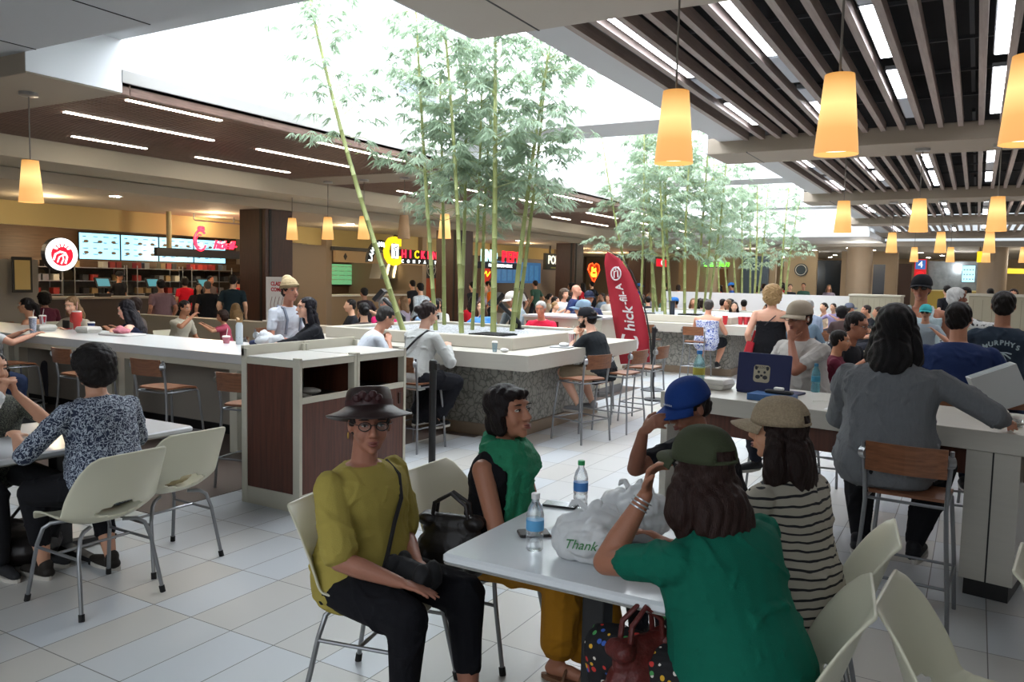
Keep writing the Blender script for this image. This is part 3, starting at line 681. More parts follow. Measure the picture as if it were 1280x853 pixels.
def torso(p, g, s, T, off=0, top=.49, bot=-.11, belly=0):
    prof = [(-.13, .10, .07, 0), (-.11, .135, .10, 0), (-.05, .162, .122, 0), (.02, .168, .128, .003), (.09, .160, .126, .008), (.17, .147, .117, .008), (.25, .143, .110, .004), (.33, .155, .112, .004), (.385, .166, .103, 0), (.425, .160, .088, -.004), (.455, .122, .07, -.008), (.48, .075, .056, -.01), (.495, .03, .03, -.01)]
    rings = []; n = 20
    for z, rx, ry, yo in prof:
        if z > top+.012 or z < bot-.03: continue
        k = 1+belly*math.exp(-((z-.1)/.13)**2); a, c = (rx*g+off)*s, (ry*g*k+off)*s
        rings.append([(a*math.copysign(abs(math.cos(t_))**.9, math.cos(t_)), c*math.copysign(abs(math.sin(t_))**.9, math.sin(t_))+(yo+.03*belly*(k-1)*10)*s, z*s) for t_ in [2*PI*i/n for i in range(n)]])
    v = np.array([q for r in rings for q in r]); m_ = len(rings); f = []
    for k in range(m_-1):
        for i in range(n): f.append((k*n+i, k*n+(i+1) % n, (k+1)*n+(i+1) % n, (k+1)*n+i))
    f.append(tuple(range(n-1, -1, -1))); f.append(tuple((m_-1)*n+i for i in range(n))); A = np.array(T); v = v @ A[:3, :3].T+A[:3, 3]; p._a(v, f)
def ik(a, b, l1, l2, pole):
    a, b = Vector(a), Vector(b); d = b-a; L = d.length; mx = (l1+l2)*.985
    if L > mx: b = a+d*(mx/L); d = b-a; L = mx
    L = max(L, abs(l1-l2)+.02); z = d.normalized(); x = Vector(pole); x = (x-z*x.dot(z)).normalized()
    ca = (l1*l1+L*L-l2*l2)/(2*l1*L); ca = max(-1, min(1, ca)); return a+z*(l1*ca)+x*(l1*math.sqrt(1-ca*ca)), b
def hand(p, w_, d, nrm, side, curl=.35, s=1.0, spread=1):
    d = Vector(d).normalized(); nrm = Vector(nrm); nrm = (nrm-d*nrm.dot(d)).normalized(); x = Vector(d).cross(nrm)*side; w_ = Vector(w_)
    M = Matrix((x, d, nrm)).transposed()
    p.e(w_+d*.048*s, (.038*s, .052*s, .0135*s), M); p.e(w_+d*.078*s, (.039*s, .02*s, .0125*s), M); p.c(w_-d*.02, w_+d*.03*s, .024*s, .024*s, .7, x)
    for k, (ox, L) in enumerate(((.029, .068), (.0097, .078), (-.0097, .073), (-.029, .056))):
        q = w_+d*(.088-.006*abs(k-1.2))*s+x*ox*s; dd = (d+x*(ox*2.2*spread)).normalized(); r = .0088*s; c = curl*(.8+.12*k)
        for j, f in enumerate((.45, .3, .25)):
            dd = (dd*math.cos(c)+nrm*math.sin(c)).normalized(); q2 = q+dd*L*f*s; p.c(q, q2, r, r*.92); q = q2; r *= .92
    q = w_+d*.03*s+x*.03*s; dd = (d*.62+x*.75+nrm*.3).normalized(); q2 = q+dd*.036*s; p.c(w_+d*.018*s+x*.016*s, q, .014*s, .0125*s); p.c(q, q2, .0115*s, .0105*s)
    dd = (d*.85+x*.35+nrm*(.3+curl*.5)).normalized(); p.c(q2, q2+dd*.032*s, .0102*s, .009*s)
SKIN = {}
def skin(c):
    c = '%02x%02x%02x' % tuple(min(255, int(int(c[i:i+2], 16)*1.17)) for i in (0, 2, 4))
    if c not in SKIN:
        m = mat('skin_'+c, c, .5, noise=.06, nscale=9, bump=.12, bscale=180, spec=.35); nt, b = nodes(m)
        b.inputs['Subsurface Weight'].default_value = .06; b.inputs['Subsurface Radius'].default_value = (.5, .2, .1); b.inputs['Subsurface Scale'].default_value = .02
        SKIN[c] = m
    return SKIN[c]
def hairm(c): return mat('hair_'+c, c, .5, noise=.3, nscale=20, bump=.55, bscale=90, stretch=(3, 3, .25), spec=.22)
def cloth(c, rough=.85, **k): return mat('cloth_'+c, c, rough, noise=.07, nscale=30, bump=.25, bscale=260, spec=.2)
def cap_hat(T, m, parent, brim=.085, back=True, name='cap', logo=None, z0=.028, rx=.089, ry=.110, rz=.104, tilt=0, brim_m=None):
    b = B(); n = 28; rings = []
    for k in range(9):
        a = (PI/2)*k/8; r = math.cos(a)**.72 if k < 8 else .03; rings.append([(rx*r*math.cos(2*PI*i/n), -.008+ry*r*math.sin(2*PI*i/n), z0+rz*math.sin(a)) for i in range(n)])
    vs = [p for r_ in rings for p in r_]; fs = []
    for k in range(8):
        for i in range(n):
            if back and k < 2 and abs((i+.5)/n-.75) < .075: continue
            fs.append((k*n+i, k*n+(i+1) % n, (k+1)*n+(i+1) % n, (k+1)*n+i))
    fs.append(tuple(8*n+i for i in range(n)))
    b.add(vs, fs); h = b.build(name, m, parent, smooth=True); h.matrix_local = T; md = h.modifiers.new('s', 'SOLIDIFY'); md.thickness = .004; md.offset = 1
    vs = []; fs = []; nu, nv = 15, 6
    for j in range(nv):
        for i in range(nu):
            a = R(90-68+136*i/(nu-1)); t = j/(nv-1); u = (i/(nu-1)-.5)*2; ext = brim*math.sqrt(max(0, 1-u*u*.96)); x = rx*math.cos(a); y = -.008+ry*math.sin(a)
            vs.append((x*(1+.08*t), y+ext*t, z0+.004-.028*u*u*(.3+.7*t)-.012*t*t))
    for j in range(nv-1):
        for i in range(nu-1): fs.append((j*nu+i, j*nu+i+1, (j+1)*nu+i+1, (j+1)*nu+i))
    bb = B().add(vs, fs).build('brim', brim_m or m, h, smooth=True); md = bb.modifiers.new('s', 'SOLIDIFY'); md.thickness = .004
    B().ell((0, -.008, z0+rz+.001), (.007, .007, .004), 10, 5).build('button', m, h)
    if back: B().tube([(rx*.99*math.cos(R(270+a)), -.008+ry*.99*math.sin(R(270+a)), z0+.006) for a in range(-30, 31, 6)], .006, 6).build('strap', m, h)
    return h
def fedora(T, m, parent, band):
    b = B(); n = 40
    def ell_(a, c, z, w=0): return [(a*math.cos(2*PI*i/n), -.006+c*math.sin(2*PI*i/n), z+w*abs(math.cos(2*PI*i/n))**2*1.0) for i in range(n)]
    rings = [ell_(.088, .108, .035), ell_(.093, .114, .032), ell_(.12, .14, .016, .0), ell_(.148, .168, .0, .006), ell_(.166, .182, -.018, .022), ell_(.168, .184, -.013, .022), ell_(.15, .17, .006, .008), ell_(.12, .142, .022, .002), ell_(.094, .115, .040)]
    for a, c, z in ((.091, .112, .055), (.089, .110, .078), (.085, .104, .098), (.075, .093, .112), (.05, .065, .116), (.02, .03, .108)): rings.append([(x, y, zz-(.018*math.exp(-(x/.02)**2) if z > .105 and y < .05 else 0)) for x, y, zz in ell_(a, c, z)])
    b.loft(rings); T = T @ Matrix.Translation((0, -.012, .026)) @ Matrix.Rotation(R(12), 4, 'X'); h = b.build('hat', m, parent, smooth=True); h.matrix_local = T
    B().loft([ell_(.0935, .1145, .042), ell_(.0925, .1135, .064), ell_(.09, .111, .064), ell_(.09, .111, .042)]).build('hat_band', band, h, smooth=True)
    for k in range(5): B().ell((-.02+.02*k, -.006+.113+.002*(k % 2), .066+.012*(k % 2)), (.018, .01, .016), 8, 6).build('band_flower', band, h)
    return h
def person(label, loc, face, pose='sit', sz=.45, s=1.0, g=1.0, lean=5, slean=0, hy=0, hp=0, hr=0, LH=None, RH=None, LF=None, RF=None, poleL=None, poleR=None, palm=None, dirL=None, dirR=None, curl=.4,
           sk='9a6b52', top='tee', tc='444444', topm=None, bot='pants', bc='1c1c20', botm=None, shoe='2a2a2c', hair='short', hc='17120f', hat=None, hatc='333333', hatm=None, glasses=None, vox=.012, beard=0,
           name='person', cat='person', group=None, sleeve=None, hl=.3, extra=None, hsc=1.0, open_toe=False, sockc=None, neckopen=.02, fold=None, hv=1, hem=-.10):
    t = thing(name, label, cat, loc, R(face), group); sm = 4 if vox < .008 else 3 if vox < .012 else 2
    far = vox >= .016
    S = lambda *v: Vector(v)*s
    stand = pose == 'stand'; hz = .90*s if stand else sz+.095*s
    pel = Vector((0, 0, hz)); q = Matrix.Rotation(R(slean), 4, 'Y') @ Matrix.Rotation(R(-lean), 4, 'X'); d = (q.to_3x3() @ Vector((0, 0, 1)))
    TM = Matrix.Translation(pel) @ q       # torso frame
    def tp(x, y, z): return TM @ (Vector((x, y, z))*s)
    neck = tp(0, -.005, .505); shw = .164*min(g, 1.5)**.55; sh = {-1: tp(-shw, -.01, .408), 1: tp(shw, -.01, .408)}
    hd = neck+Vector((0, .022+.0012*lean, .143))*s
    HT = Matrix.Translation(hd) @ Matrix.Rotation(R(hy), 4, 'Z') @ Matrix.Rotation(R(-hp), 4, 'X') @ Matrix.Rotation(R(hr), 4, 'Y') @ Matrix.Scale(s*hsc, 4)
    ul, fl, tl, sl = .285*s, .25*s, .43*s, .42*s
    hand_t = {-1: LH, 1: RH}; dirs = {-1: dirL, 1: dirR}; poles = {-1: poleL, 1: poleR}
    foot_t = {-1: LF, 1: RF}; arm = {}; leg = {}
    for k in (-1, 1):
        h = hand_t[k]
        if h is None: h = (k*.23, .05, hz-.02) if stand else (k*.13, .36, sz+.20)
        pole = poles[k] or ((k*.6, -.6, -.5) if not stand else (k*.3, -1, 0))
        e, w_ = ik(sh[k], h, ul, fl, pole); arm[k] = (e, w_)
        f = foot_t[k]
        if f is None: f = (k*.11*s, .02, .085) if stand else (k*.13, .40*s, .085 if sz < .55 else .33)
        hipj = pel+Vector((k*.095*s*g**.5, 0, -.01))
        kn, an = ik(hipj, f, tl, sl, (k*.25, 1, .6)); leg[k] = (hipj, kn, an)
    # ---- body, one surface
    p = Pr()
    I = -.014
    torso(p, g, s, TM, I)
    p.c(tp(0, -.01, .44), hd+Vector((0, -.02, -.03))*s, .058*s, .05*s)
    for k in (-1, 1):
        p.c(tp(0, -.01, .445), sh[k], .045*s, .046*s); e, w_ = arm[k]; ga = g**.45
        p.c(sh[k], e, .045*s*ga, .037*s*ga); p.c(e, e.lerp(w_, .35), .036*s*ga, .036*s*ga); p.c(e.lerp(w_, .35), w_, .036*s*ga, .024*s)
        dv = Vector(dirs[k]) if dirs[k] else (w_-e).normalized()
        nn = Vector(palm[k]) if palm and k in palm and palm[k] else (Vector((0, 0, -1)) if abs((w_-e).normalized().z) < .8 else Vector((-k, .2, 0)))
        hand(p, w_, dv, nn, k, curl if not isinstance(curl, dict) else curl[k], s*.98)
        hj, kn, an = leg[k]; gl = g**.7
        if bot in ('shorts', 'skirt', 'capri') or vox < .008:
            p.c(hj, kn, .078*s*gl, .052*s*gl); p.c(kn, kn.lerp(an, .4), .05*s*gl, .052*s*gl); p.c(kn.lerp(an, .4), an, .052*s*gl, .034*s)
            p.c(an, an+Vector((0, -.02, -.035))*s, .034*s, .03*s); p.chain([an+Vector((0, -.03, -.05))*s, an+Vector((0, .06, -.05))*s, an+Vector((k*.01, .15, -.062))*s], [.03*s, .03*s, .022*s])
            if open_toe:
                for j in range(5): p.c(an+Vector((k*(-.028+.015*j)+k*.012, .16-.006*j, -.066))*s, an+Vector((k*(-.028+.016*j)+k*.014, .185-.01*j, -.07))*s, .0085*s, .008*s)
    # head
    for c_, r_ in (((0, -.012, .03), (.075, .094, .086)), ((0, .016, -.02), (.062, .074, .092)), ((0, .03, -.072), (.046, .05, .034)), ((0, .064, -.094), (.02, .02, .017)),
                   ((-.033, .05, -.032), (.028, .03, .03)), ((.033, .05, -.032), (.028, .03, .03)), ((0, .072, .033), (.05, .02, .014)), ((-.076, -.004, -.006), (.010, .019, .032)), ((.076, -.004, -.006), (.010, .019, .032)),
                   ((0, .086, -.064), (.024, .012, .012))): p.e(c_, r_, T=HT)
    p.c((0, .086, .014), (0, .108, -.026), .0085, .0125, T=HT)
    for k in (-1, 1): p.e((k*.0125, .097, -.032), (.009, .011, .008), T=HT)
    if vox < .008: p.e((0, .094, -.057), (.019, .008, .0055), T=HT); p.e((0, .094, -.07), (.017, .008, .0065), T=HT)
    Hi = np.array(HT.inverted()); Hf = np.array(HT)
    def sc_(v):
        if far: return v
        h = v @ Hi[:3, :3].T+Hi[:3, 3]
        for k in (-1, 1):
            dd = np.exp(-(((h[:, 0]-k*.031)/.017)**2+((h[:, 2]-.008)/.0125)**2+((h[:, 1]-.08)/.03)**2)); h[:, 1] -= dd*.011
            dd = np.exp(-(((h[:, 0]-k*.030)/.004)**2+((h[:, 2]+.05)/.014)**2+((h[:, 1]-.08)/.02)**2)); h[:, 1] -= dd*.003
        dd = np.exp(-((h[:, 0]/.026)**2+((h[:, 2]+.0635)/.0026)**2+((h[:, 1]-.095)/.02)**2)); h[:, 1] -= dd*.005
        return h @ Hf[:3, :3].T+Hf[:3, 3]
    SKM = skin(sk); p.fuse('body', vox, SKM, t, sm, sc_)
    def sub(nm, b, m, smooth=True): o = b.build(nm, m, t, smooth=smooth); o.matrix_local = HT; return o
    if vox < .0145:
        EW = mat('eye_white', 'cfc8c0', .25); EI = mat('iris_dark', '20140e', .15)
        for k in (-1, 1):
            b = B(); b.ell((k*.031, .0738, .0065), (.013, .0125, .0062), 14, 9); b.mi = 1; b.ell((k*.031, .0818, .0068), (.0056, .0060, .0056), 10, 7); sub('eye', b, [EW, EI])
            if vox < .009:
                b = B(); b.tube([(k*(.031+.016*u), .0868-.009*u*u-.0025*abs(u), .0118-.0055*u*u) for u in (-1, -.6, -.2, .2, .6, 1)], [.001, .0022, .0030, .0030, .0026, .001], 6); sub('eyelid', b, mat('lash_dark', '2b1a14', .6))
            b = B(); b.tube([(k*(.034+.02*u), .0915-.010*u*u-.003*u, .031-.003*u*u) for u in (-1, -.5, 0, .5, 1)], [.0012, .0028, .0032, .0026, .001], 6); sub('eyebrow', b, hairm(hc if hc not in ('9b9b98', 'b5b3ae') else '6f6d69'))
        if vox < .012:
            b = B(); b.tube([(.021*u, .1035-.012*u*u, -.0565-.002*u*u+.0012*abs(u)) for u in (-1, -.6, -.2, .2, .6, 1)], [.0008, .003, .0042, .0042, .003, .0008], 8)
            b.tube([(.019*u, .1022-.011*u*u, -.0685+.004*u*u) for u in (-1, -.6, -.2, .2, .6, 1)], [.0008, .0036, .0052, .0052, .0036, .0008], 8); sub('lips', b, mat('lips_'+sk, {'c': '8c5148'}.get(sk, '84463f'), .4))
    if glasses:
        b = B()
        for k in (-1, 1):
            b.tube([(k*.033+.023*math.cos(2*PI*i/20), .105-.006*abs(math.cos(2*PI*i/20)), .006+.0165*math.sin(2*PI*i/20)) for i in range(21)], .0021, 6)
            b.tube([(k*.056, .100, .012), (k*.078, .06, .012), (k*.083, -.01, .006), (k*.08, -.03, -.012)], .0018, 5)
        b.tube([(-.010, .104, .010), (0, .108, .013), (.010, .104, .010)], .0018, 5); o = sub('glasses', b, mat('frames_'+glasses, glasses, .3))
        if glasses == '111111s':
            pass
        b = B()
        for k in (-1, 1): b.ell((k*.033, .103, .006), (.021, .0012, .015), 14, 7)
        l = b.build('lens', mat('lens_clear', 'c9d2d6', .05, trans=.9, alpha=.25) if len(glasses) == 6 and glasses != '0d0d10' else mat('lens_dark', '14161a', .1), o, smooth=True)
    if beard:
        b = Pr(); b.e((0, .035, -.075), (.056, .058, .042), T=HT); b.e((0, .075, -.098), (.03, .026, .022), T=HT); b.chain([(-.07, .01, -.01), (-.062, .03, -.05), (-.04, .06, -.085)], [.012, .016, .018], T=HT); b.chain([(.07, .01, -.01), (.062, .03, -.05), (.04, .06, -.085)], [.012, .016, .018], T=HT)
        b.chain([(-.022, .096, -.05), (0, .103, -.047), (.022, .096, -.05)], [.005, .006, .005], T=HT); b.fuse('beard', max(.006, vox*.8), hairm(hc), t, 2)
    # ---- hair
    if hair != 'bald':
        b = Pr(); b.e((0, -.02, .038), (.083, .100, .083), T=HT); b.e((0, -.05, -.015), (.074, .062, .065), T=HT)
        for k in (-1, 1): b.e((k*.07, -.01, .015), (.014, .03, .04), T=HT)
        if hair in ('bob', 'curly'):
            for k in (-1, 1): b.e((k*.07, -.012, -.035), (.026, .05, .075), T=HT)
            b.e((0, -.065, -.05), (.085, .048, .085), T=HT)
        if hair in ('poof', 'curly'):
            b.e((0, -.03, .03), (.118, .124, .112), T=HT); b.e((0, -.06, -.03), (.112, .082, .09), T=HT)
        if hair == 'fringe':
            b.e((0, .045, .075), (.07, .05, .028), T=HT)
            for k in (-1, 1): b.e((k*.07, .0, -.03), (.024, .05, .07), T=HT)
            b.e((0, -.06, -.045), (.085, .055, .085), T=HT); b.e((0, -.03, .045), (.094, .10, .083), T=HT)
        if hair == 'bun': b.e((0, -.125, .005), (.045, .042, .042), T=HT)
        if hair == 'pony': b.chain([(0, -.10, .03), (0, -.15, 0), (0, -.16, -.1), (0, -.13, -.2)], [.03, .035, .03, .012], T=HT)
        if hair == 'long':
            for k in (-1, 1): b.chain([(k*.068, -.01, .0), (k*.078*hv, -.015, -.07), (k*.086*hv, -.02, -.13), (k*.08*hv, -.05, -hl*.85)], [.03*hv, .034*hv, .038*hv, .022], T=HT)
            b.chain([(0, -.06, -.02), (0, -.085, -.1), (0, -.10, -hl*.6), (0, -.10, -hl)], [.075, .085*hv, .092*hv, .06*hv], flat=.45, T=HT, side=(1, 0, 0))
            for k in (-1, 0, 1): b.chain([(k*.05, -.08, -.08), (k*.055, -.09, -hl*.7), (k*.05, -.085, -hl-.02+.02*abs(k))], [.035, .035, .012], T=HT)
        yc = {'fringe': .05}.get(hair, .038)
        def hs_(v):
            h = v @ Hi[:3, :3].T+Hi[:3, 3]
            lim = np.where(h[:, 2] < .045 if hair == 'fringe' else h[:, 2] < .05, yc-.02*(h[:, 2] < -.01), 9); fr = h[:, 1] > lim; h[fr, 1] = lim[fr]-.002
            a = np.sin(h[:, 0]*190+7*np.sin(h[:, 2]*16))*.0022+np.sin(h[:, 1]*170+h[:, 2]*14+5*np.sin(h[:, 2]*21))*.0022
            if hair == 'curly' or hair == 'poof': a = a*.6+.006*np.sin(h[:, 0]*95+3*np.sin(h[:, 2]*60))*np.sin(h[:, 2]*85+h[:, 1]*50)*np.sin(h[:, 1]*90)*(2 if hair == 'curly' else 1)
            nrm_ = h/np.maximum(np.linalg.norm(h*[1, 1, .3], axis=1, keepdims=True), .02); nrm_[:, 2] = 0
            h += nrm_*a[:, None]
            return h @ Hf[:3, :3].T+Hf[:3, 3]
        b.fuse('hair', max(.0055, vox*.9), hairm(hc), t, 8 if vox < .0095 and hair in ('long', 'bob', 'short', 'fringe') else 3, hs_)
    # ---- top
    F = (.0075 if vox < .01 else .0055) if fold is None else fold
    tm = topm or cloth(tc); lo = .02
    if top != 'none':
        b = Pr(); X = .0
        if top in ('tank', 'strapless', 'sleeveless'):
            if top == 'tank':
                for k in (-1, 1): b.chain([tp(k*.09, .085*g, .36), tp(k*.095, .03, .475), tp(k*.095, -.075*g, .36)], [.03*s, .024*s, .03*s])
            if top == 'sleeveless':
                torso(b, g, s, TM, .004, .47, .2)
                for k in (-1, 1): b.c(tp(k*.04, -.01, .447), tp(k*.135, -.01, .432), .05*s, .047*s)
        else:
            torso(b, g, s, TM, .004, .475, hem, max(0, g-1)*.35)
            for k in (-1, 1): b.c(tp(k*.05, -.01, .435), sh[k], .048*s, .050*s)
        if top in ('tank', 'strapless', 'sleeveless'): torso(b, g, s, TM, .003, .40 if top != 'strapless' else .36, -.10, max(0, g-1)*.35)
        sl_ = {'tee': .62, 'half': 1.0, 'long': 2.0, 'elbow': 1.25, 'puff': .85, '34': 1.6}.get(sleeve or top, 0)
        for k in (-1, 1):
            e, w_ = arm[k]; ga = g**.45
            if sl_ > 0:
                f = min(1, sl_); r0, r1 = (.055, .051) if top != 'puff' else (.060, .066)
                b.c(sh[k], sh[k].lerp(e, f), r0*s*ga, r1*s*ga)
            if sl_ > 1: f = sl_-1; b.c(e, e.lerp(w_, f*.96), .052*s*ga, (.038 if top != 'half' else .05)*s*ga)
        if top == 'hood': b.e((0, -.09, .47*s), (.11*s, .06*s, .06*s), T=TM)
        topn = {'tee': 't_shirt', 'tank': 'tank_top', 'strapless': 'top', 'long': 'shirt', 'sleeveless': 'sleeveless_top', 'puff': 'blouse', 'half': 'shirt', 'elbow': 'shirt', '34': 'shirt'}.get(top, 'shirt')
        b.fuse(topn, vox, tm, t, sm, None, F, 24, len(label))
    # ---- bottom
    bm = botm or cloth(bc)
    if bot != 'none':
        b = Pr(); b.e((0, 0, .0), (.170*g*s, .135*g*s, .115*s), T=TM)
        for k in (-1, 1):
            hj, kn, an = leg[k]; gl = g**.7
            if bot == 'pants': b.c(hj, kn, .092*s*gl, .068*s*gl); b.c(kn, kn.lerp(an, .45), .068*s*gl, .064*s*gl); b.c(kn.lerp(an, .45), an.lerp(kn, .03), .064*s*gl, .048*s)
            elif bot == 'capri': b.c(hj, kn, .092*s*gl, .068*s*gl); b.c(kn, an.lerp(kn, .35), .066*s*gl, .06*s)
            elif bot == 'shorts': b.c(hj, kn.lerp(hj, .12), .095*s*gl, .078*s*gl)
            elif bot == 'skirt': b.c(hj, kn, .10*s*gl, .088*s*gl); b.c(kn, an.lerp(kn, .2), .088*s, .085*s)
        if bot == 'skirt':
            k0 = (leg[-1][1]+leg[1][1])/2; a0 = (leg[-1][2]+leg[1][2])/2; b.c(pel, k0, .11*s, .10*s, .8); b.c(k0, a0.lerp(k0, .2), .10*s, .14*s, .6, (1, 0, 0))
        b.fuse({'pants': 'trousers', 'capri': 'cropped_trousers', 'shorts': 'shorts', 'skirt': 'skirt'}[bot], vox, bm, t, sm, None, F*1.1, 20, 3+len(label))
    if shoe:
        for k in (-1, 1):
            hj, kn, an = leg[k]; b = Pr()
            b.chain([an+Vector((0, -.035, -.052))*s, an+Vector((0, .06, -.05))*s, an+Vector((k*.01, .165, -.06))*s], [.037*s, .041*s, .03*s], flat=.85)
            if not open_toe:
                b.c(an+Vector((0, -.02, -.01))*s, an+Vector((0, -.01, -.045))*s, .038*s, .04*s)
                so = b.fuse('shoe', max(vox*.8, .006), cloth(shoe, .6), t, 2)
                bb = B(); pts = [(an.x+(k*.01+.042*math.cos(a)*(1.05 if math.sin(a) > 0 else .85))*s, an.y+(.062+.135*math.sin(a))*s) for a in [2*PI*i/18 for i in range(18)]]
                bb.prism(pts, .022*s, 2, max(0, an.z-.092*s)); bb.build('sole', mat('sole_pale', 'b9b4ab', .7), so)
            else:
                bb = B(); pts = [(an.x+(k*.014+.046*math.cos(a)*(1.05 if math.sin(a) > 0 else .8))*s, an.y+(.07+.142*math.sin(a))*s) for a in [2*PI*i/20 for i in range(20)]]
                bb.prism(pts, .018*s, 2, max(.0, an.z-.106*s)); sd = bb.build('sandal', cloth(shoe, .6), t)
                for yy in (.05, .125): bb = B(); bb.tube([(an.x+k*.012*s+.05*s*math.cos(a), an.y+yy*s, an.z-.085*s+.052*s*math.sin(a)) for a in [PI*i/8 for i in range(9)]], .007*s, 6); bb.build('strap', cloth(shoe, .6), sd)
    if hat == 'cap': cap_hat(HT, hatm or cloth(hatc), t)
    if hat == 'capback': cap_hat(HT @ Matrix.Rotation(PI, 4, 'Z'), hatm or cloth(hatc), t)
    if hat == 'visor': cap_hat(HT, hatm or cloth(hatc), t, brim_m=cloth('2b3a6b'))
    if hat == 'fedora': fedora(HT, mat('brown_leather_hat', '2a1a18', .45, bump=.15), t, mat('maroon_hat_flowers', '3c1b1d', .5))
    if hat == 'beanie':
        b = Pr(); b.e((0, -.02, .06), (.09, .108, .095), T=HT); b.e((0, -.055, .125), (.06, .06, .05), T=HT)
        def bs(v):
            h = v @ Hi[:3, :3].T+Hi[:3, 3]; h[:, 2] = np.maximum(h[:, 2], .022+.15*np.clip(h[:, 1], 0, .1)); return h @ Hf[:3, :3].T+Hf[:3, 3]
        o = b.fuse('beanie', .006, mat('cream_rib_knit', 'c3ad85', .9, bump=.6, bscale=45, stretch=(4, 4, .4)), t, 3, bs)
        n = 28; q_ = B()
        for rr, zz in ((.0865, .036), (.0885, .048), (.0885, .060)): q_.tube([(rr*math.cos(2*PI*i/n), -.018+(rr+.018)*math.sin(2*PI*i/n), zz+.014*math.sin(2*PI*i/n)) for i in range(n+1)], .0095, 8); c_ = q_.build('folded_cuff', MC['cream_rib_knit'], o, smooth=True); c_.matrix_local = HT
    if extra: extra(t, TM, HT, dict(arm=arm, leg=leg, sh=sh, pel=pel, hd=hd, s=s, tp=tp))
    return t
def strap(t, TM, s, m, path, nm='bag_strap', w_=.012):
    b = B(); b.tube([TM @ (Vector(p)*s) for p in path], w_, 6); return b.build(nm, m, t, smooth=True)
# foreground five
def logo_x(t, TM, HT, k):
    m = mat('white_thread', 'c4ccd8', .7)
    for o, M in ((B().prism([(-.004, .082), (.008, .086), (0, .106)], .002, 1, 0), None),):
        q = o.build('cap_logo', m, t); q.matrix_local = HT @ Matrix.Translation((0, .107, -.018)) @ Matrix.Rotation(R(22), 4, 'X') @ Matrix.Translation((0, 0, 0))
    text('cap_letters', 'NA ALAKAI', .012, m, HT @ face_M((0, .106, .055), (0, 1, .25)), t, depth=.002)
NV = .0065
def hat_extra(t, TM, HT, k):
    s = k['s']; strap(t, TM, s, mat('black_strap', '19171a', .6), [(-.105, .02, .475), (-.10, .10, .43), (-.055, .155, .35), (0, .17, .26), (.06, .195, .16), (.12, .215, .07), (.15, .21, .02)], 'crossbody_strap', .009)
    b = B(); b.ell((0.083, -.004, -.045), (.004, .004, .014), 8, 5); e = b.build('earring', mat('gold', 'b08d45', .3, .8), t); e.matrix_local = HT
person('seated person in a mustard yellow blouse, glasses and dark brown wide brimmed hat', (-2.10, 2.45, 0), -92, sz=.42, s=.96, g=1.32, lean=3, hy=-40, hp=0, sk='8f6250', top='puff', tc='a8984c', bot='capri', bc='15151a', shoe='5b3a2c', open_toe=True,
       hair='short', hc='2c2624', hsc=1.06, hat='fedora', glasses='1c1413', vox=NV, RH=(.16, .34, .60), LH=(-.05, .25, .60), LF=(-.07, .50, .09), RF=(.16, .36, .09), palm={1: (0, .2, -1), -1: (0, .1, -1)}, dirR=(-.35, .9, -.2), curl=.12, extra=hat_extra)
def scarf_extra(t, TM, HT, k):
    s = k['s']; m = mat('green_scarf', '1f7f5a', .85, noise=.2, nscale=25, bump=.6, bscale=60)
    p = Pr(); n = 16
    for j, (r, z, rr) in enumerate(((.082, .505, .036), (.098, .475, .038), (.112, .44, .034))):
        pts = [TM @ (Vector((r*1.15*math.cos(a), .018+r*math.sin(a)+.01*j, z+.018*math.sin(2*a+j)-.022*math.sin(a)))*s) for a in [2*PI*i/n for i in range(n+1)]]
        p.chain(pts, [rr*s]*(n+1))
    p.chain([TM @ (Vector(v)*s) for v in ((.02, .12, .46), (.035, .145, .40), (.04, .15, .3), (.05, .15, .18), (.06, .15, .08))], [.05, .06, .068, .075, .07], .4, (1, 0, 0))
    p.chain([TM @ (Vector(v)*s) for v in ((.09, .1, .46), (.11, .12, .38), (.115, .125, .28), (.12, .12, .16))], [.05, .055, .055, .05], .45, (1, 0, 0))
    p.fuse('scarf', .006, m, t, 2, None, .007, 60, 4)
person('seated person in black top, green scarf and mustard skirt, looking up', (-1.86, 3.10, 0), -86, sz=.39, s=.98, hsc=1.08, g=1.18, lean=5, hy=-16, hp=-9, sk='93644f', top='sleeveless', tc='17161a', bot='skirt', bc='a8741c', shoe='7b5a45', open_toe=True,
       hair='fringe', hc='1b1414', vox=NV, RH=(.10, .34, .62), LH=(-.06, .30, .62), LF=(-.14, .52, .09), RF=(.12, .38, .09), palm={1: (0, 0, -1), -1: (0, 0, -1)}, curl=.2, extra=scarf_extra)
def teal_extra(t, TM, HT, k):
    w_ = k['arm'][-1][1]; e = k['arm'][-1][0]; d = (e-w_).normalized(); b = B()
    for j in range(3):
        c = w_+d*(.02+.014*j); x = d.orthogonal().normalized(); y = d.cross(x); b.tube([c+(x*math.cos(a)+y*math.sin(a))*.031 for a in [2*PI*i/16 for i in range(17)]], .0028, 5)
    b.build('bracelet', mat('silver_beads', 'b9bec2', .3, .7), t)
person('person in teal t-shirt and olive green cap, elbow on the front table', (-.53, 2.40, 0), 66, sz=.42, s=1.0, g=1.38, lean=17, slean=-4, hy=-8, hp=2, sk='8d5f4b', top='tee', tc='0d6450', bot='pants', botm=dots('black_cloth_with_small_coloured_marks', '131216', 34), shoe='1b1b1d',
       hair='long', hc='2c1b17', hl=.24, hv=1.25, hem=-.045, hat='cap', hatc='3d4330', vox=NV, LH=(-.12, .34, 1.03), RH=(.10, .42, .80), poleL=(-.6, .1, -1), palm={-1: (.4, -.8, 0), 1: (0, -.3, -1)}, dirL=(.2, -.05, 1), curl={-1: .8, 1: .3}, extra=teal_extra)
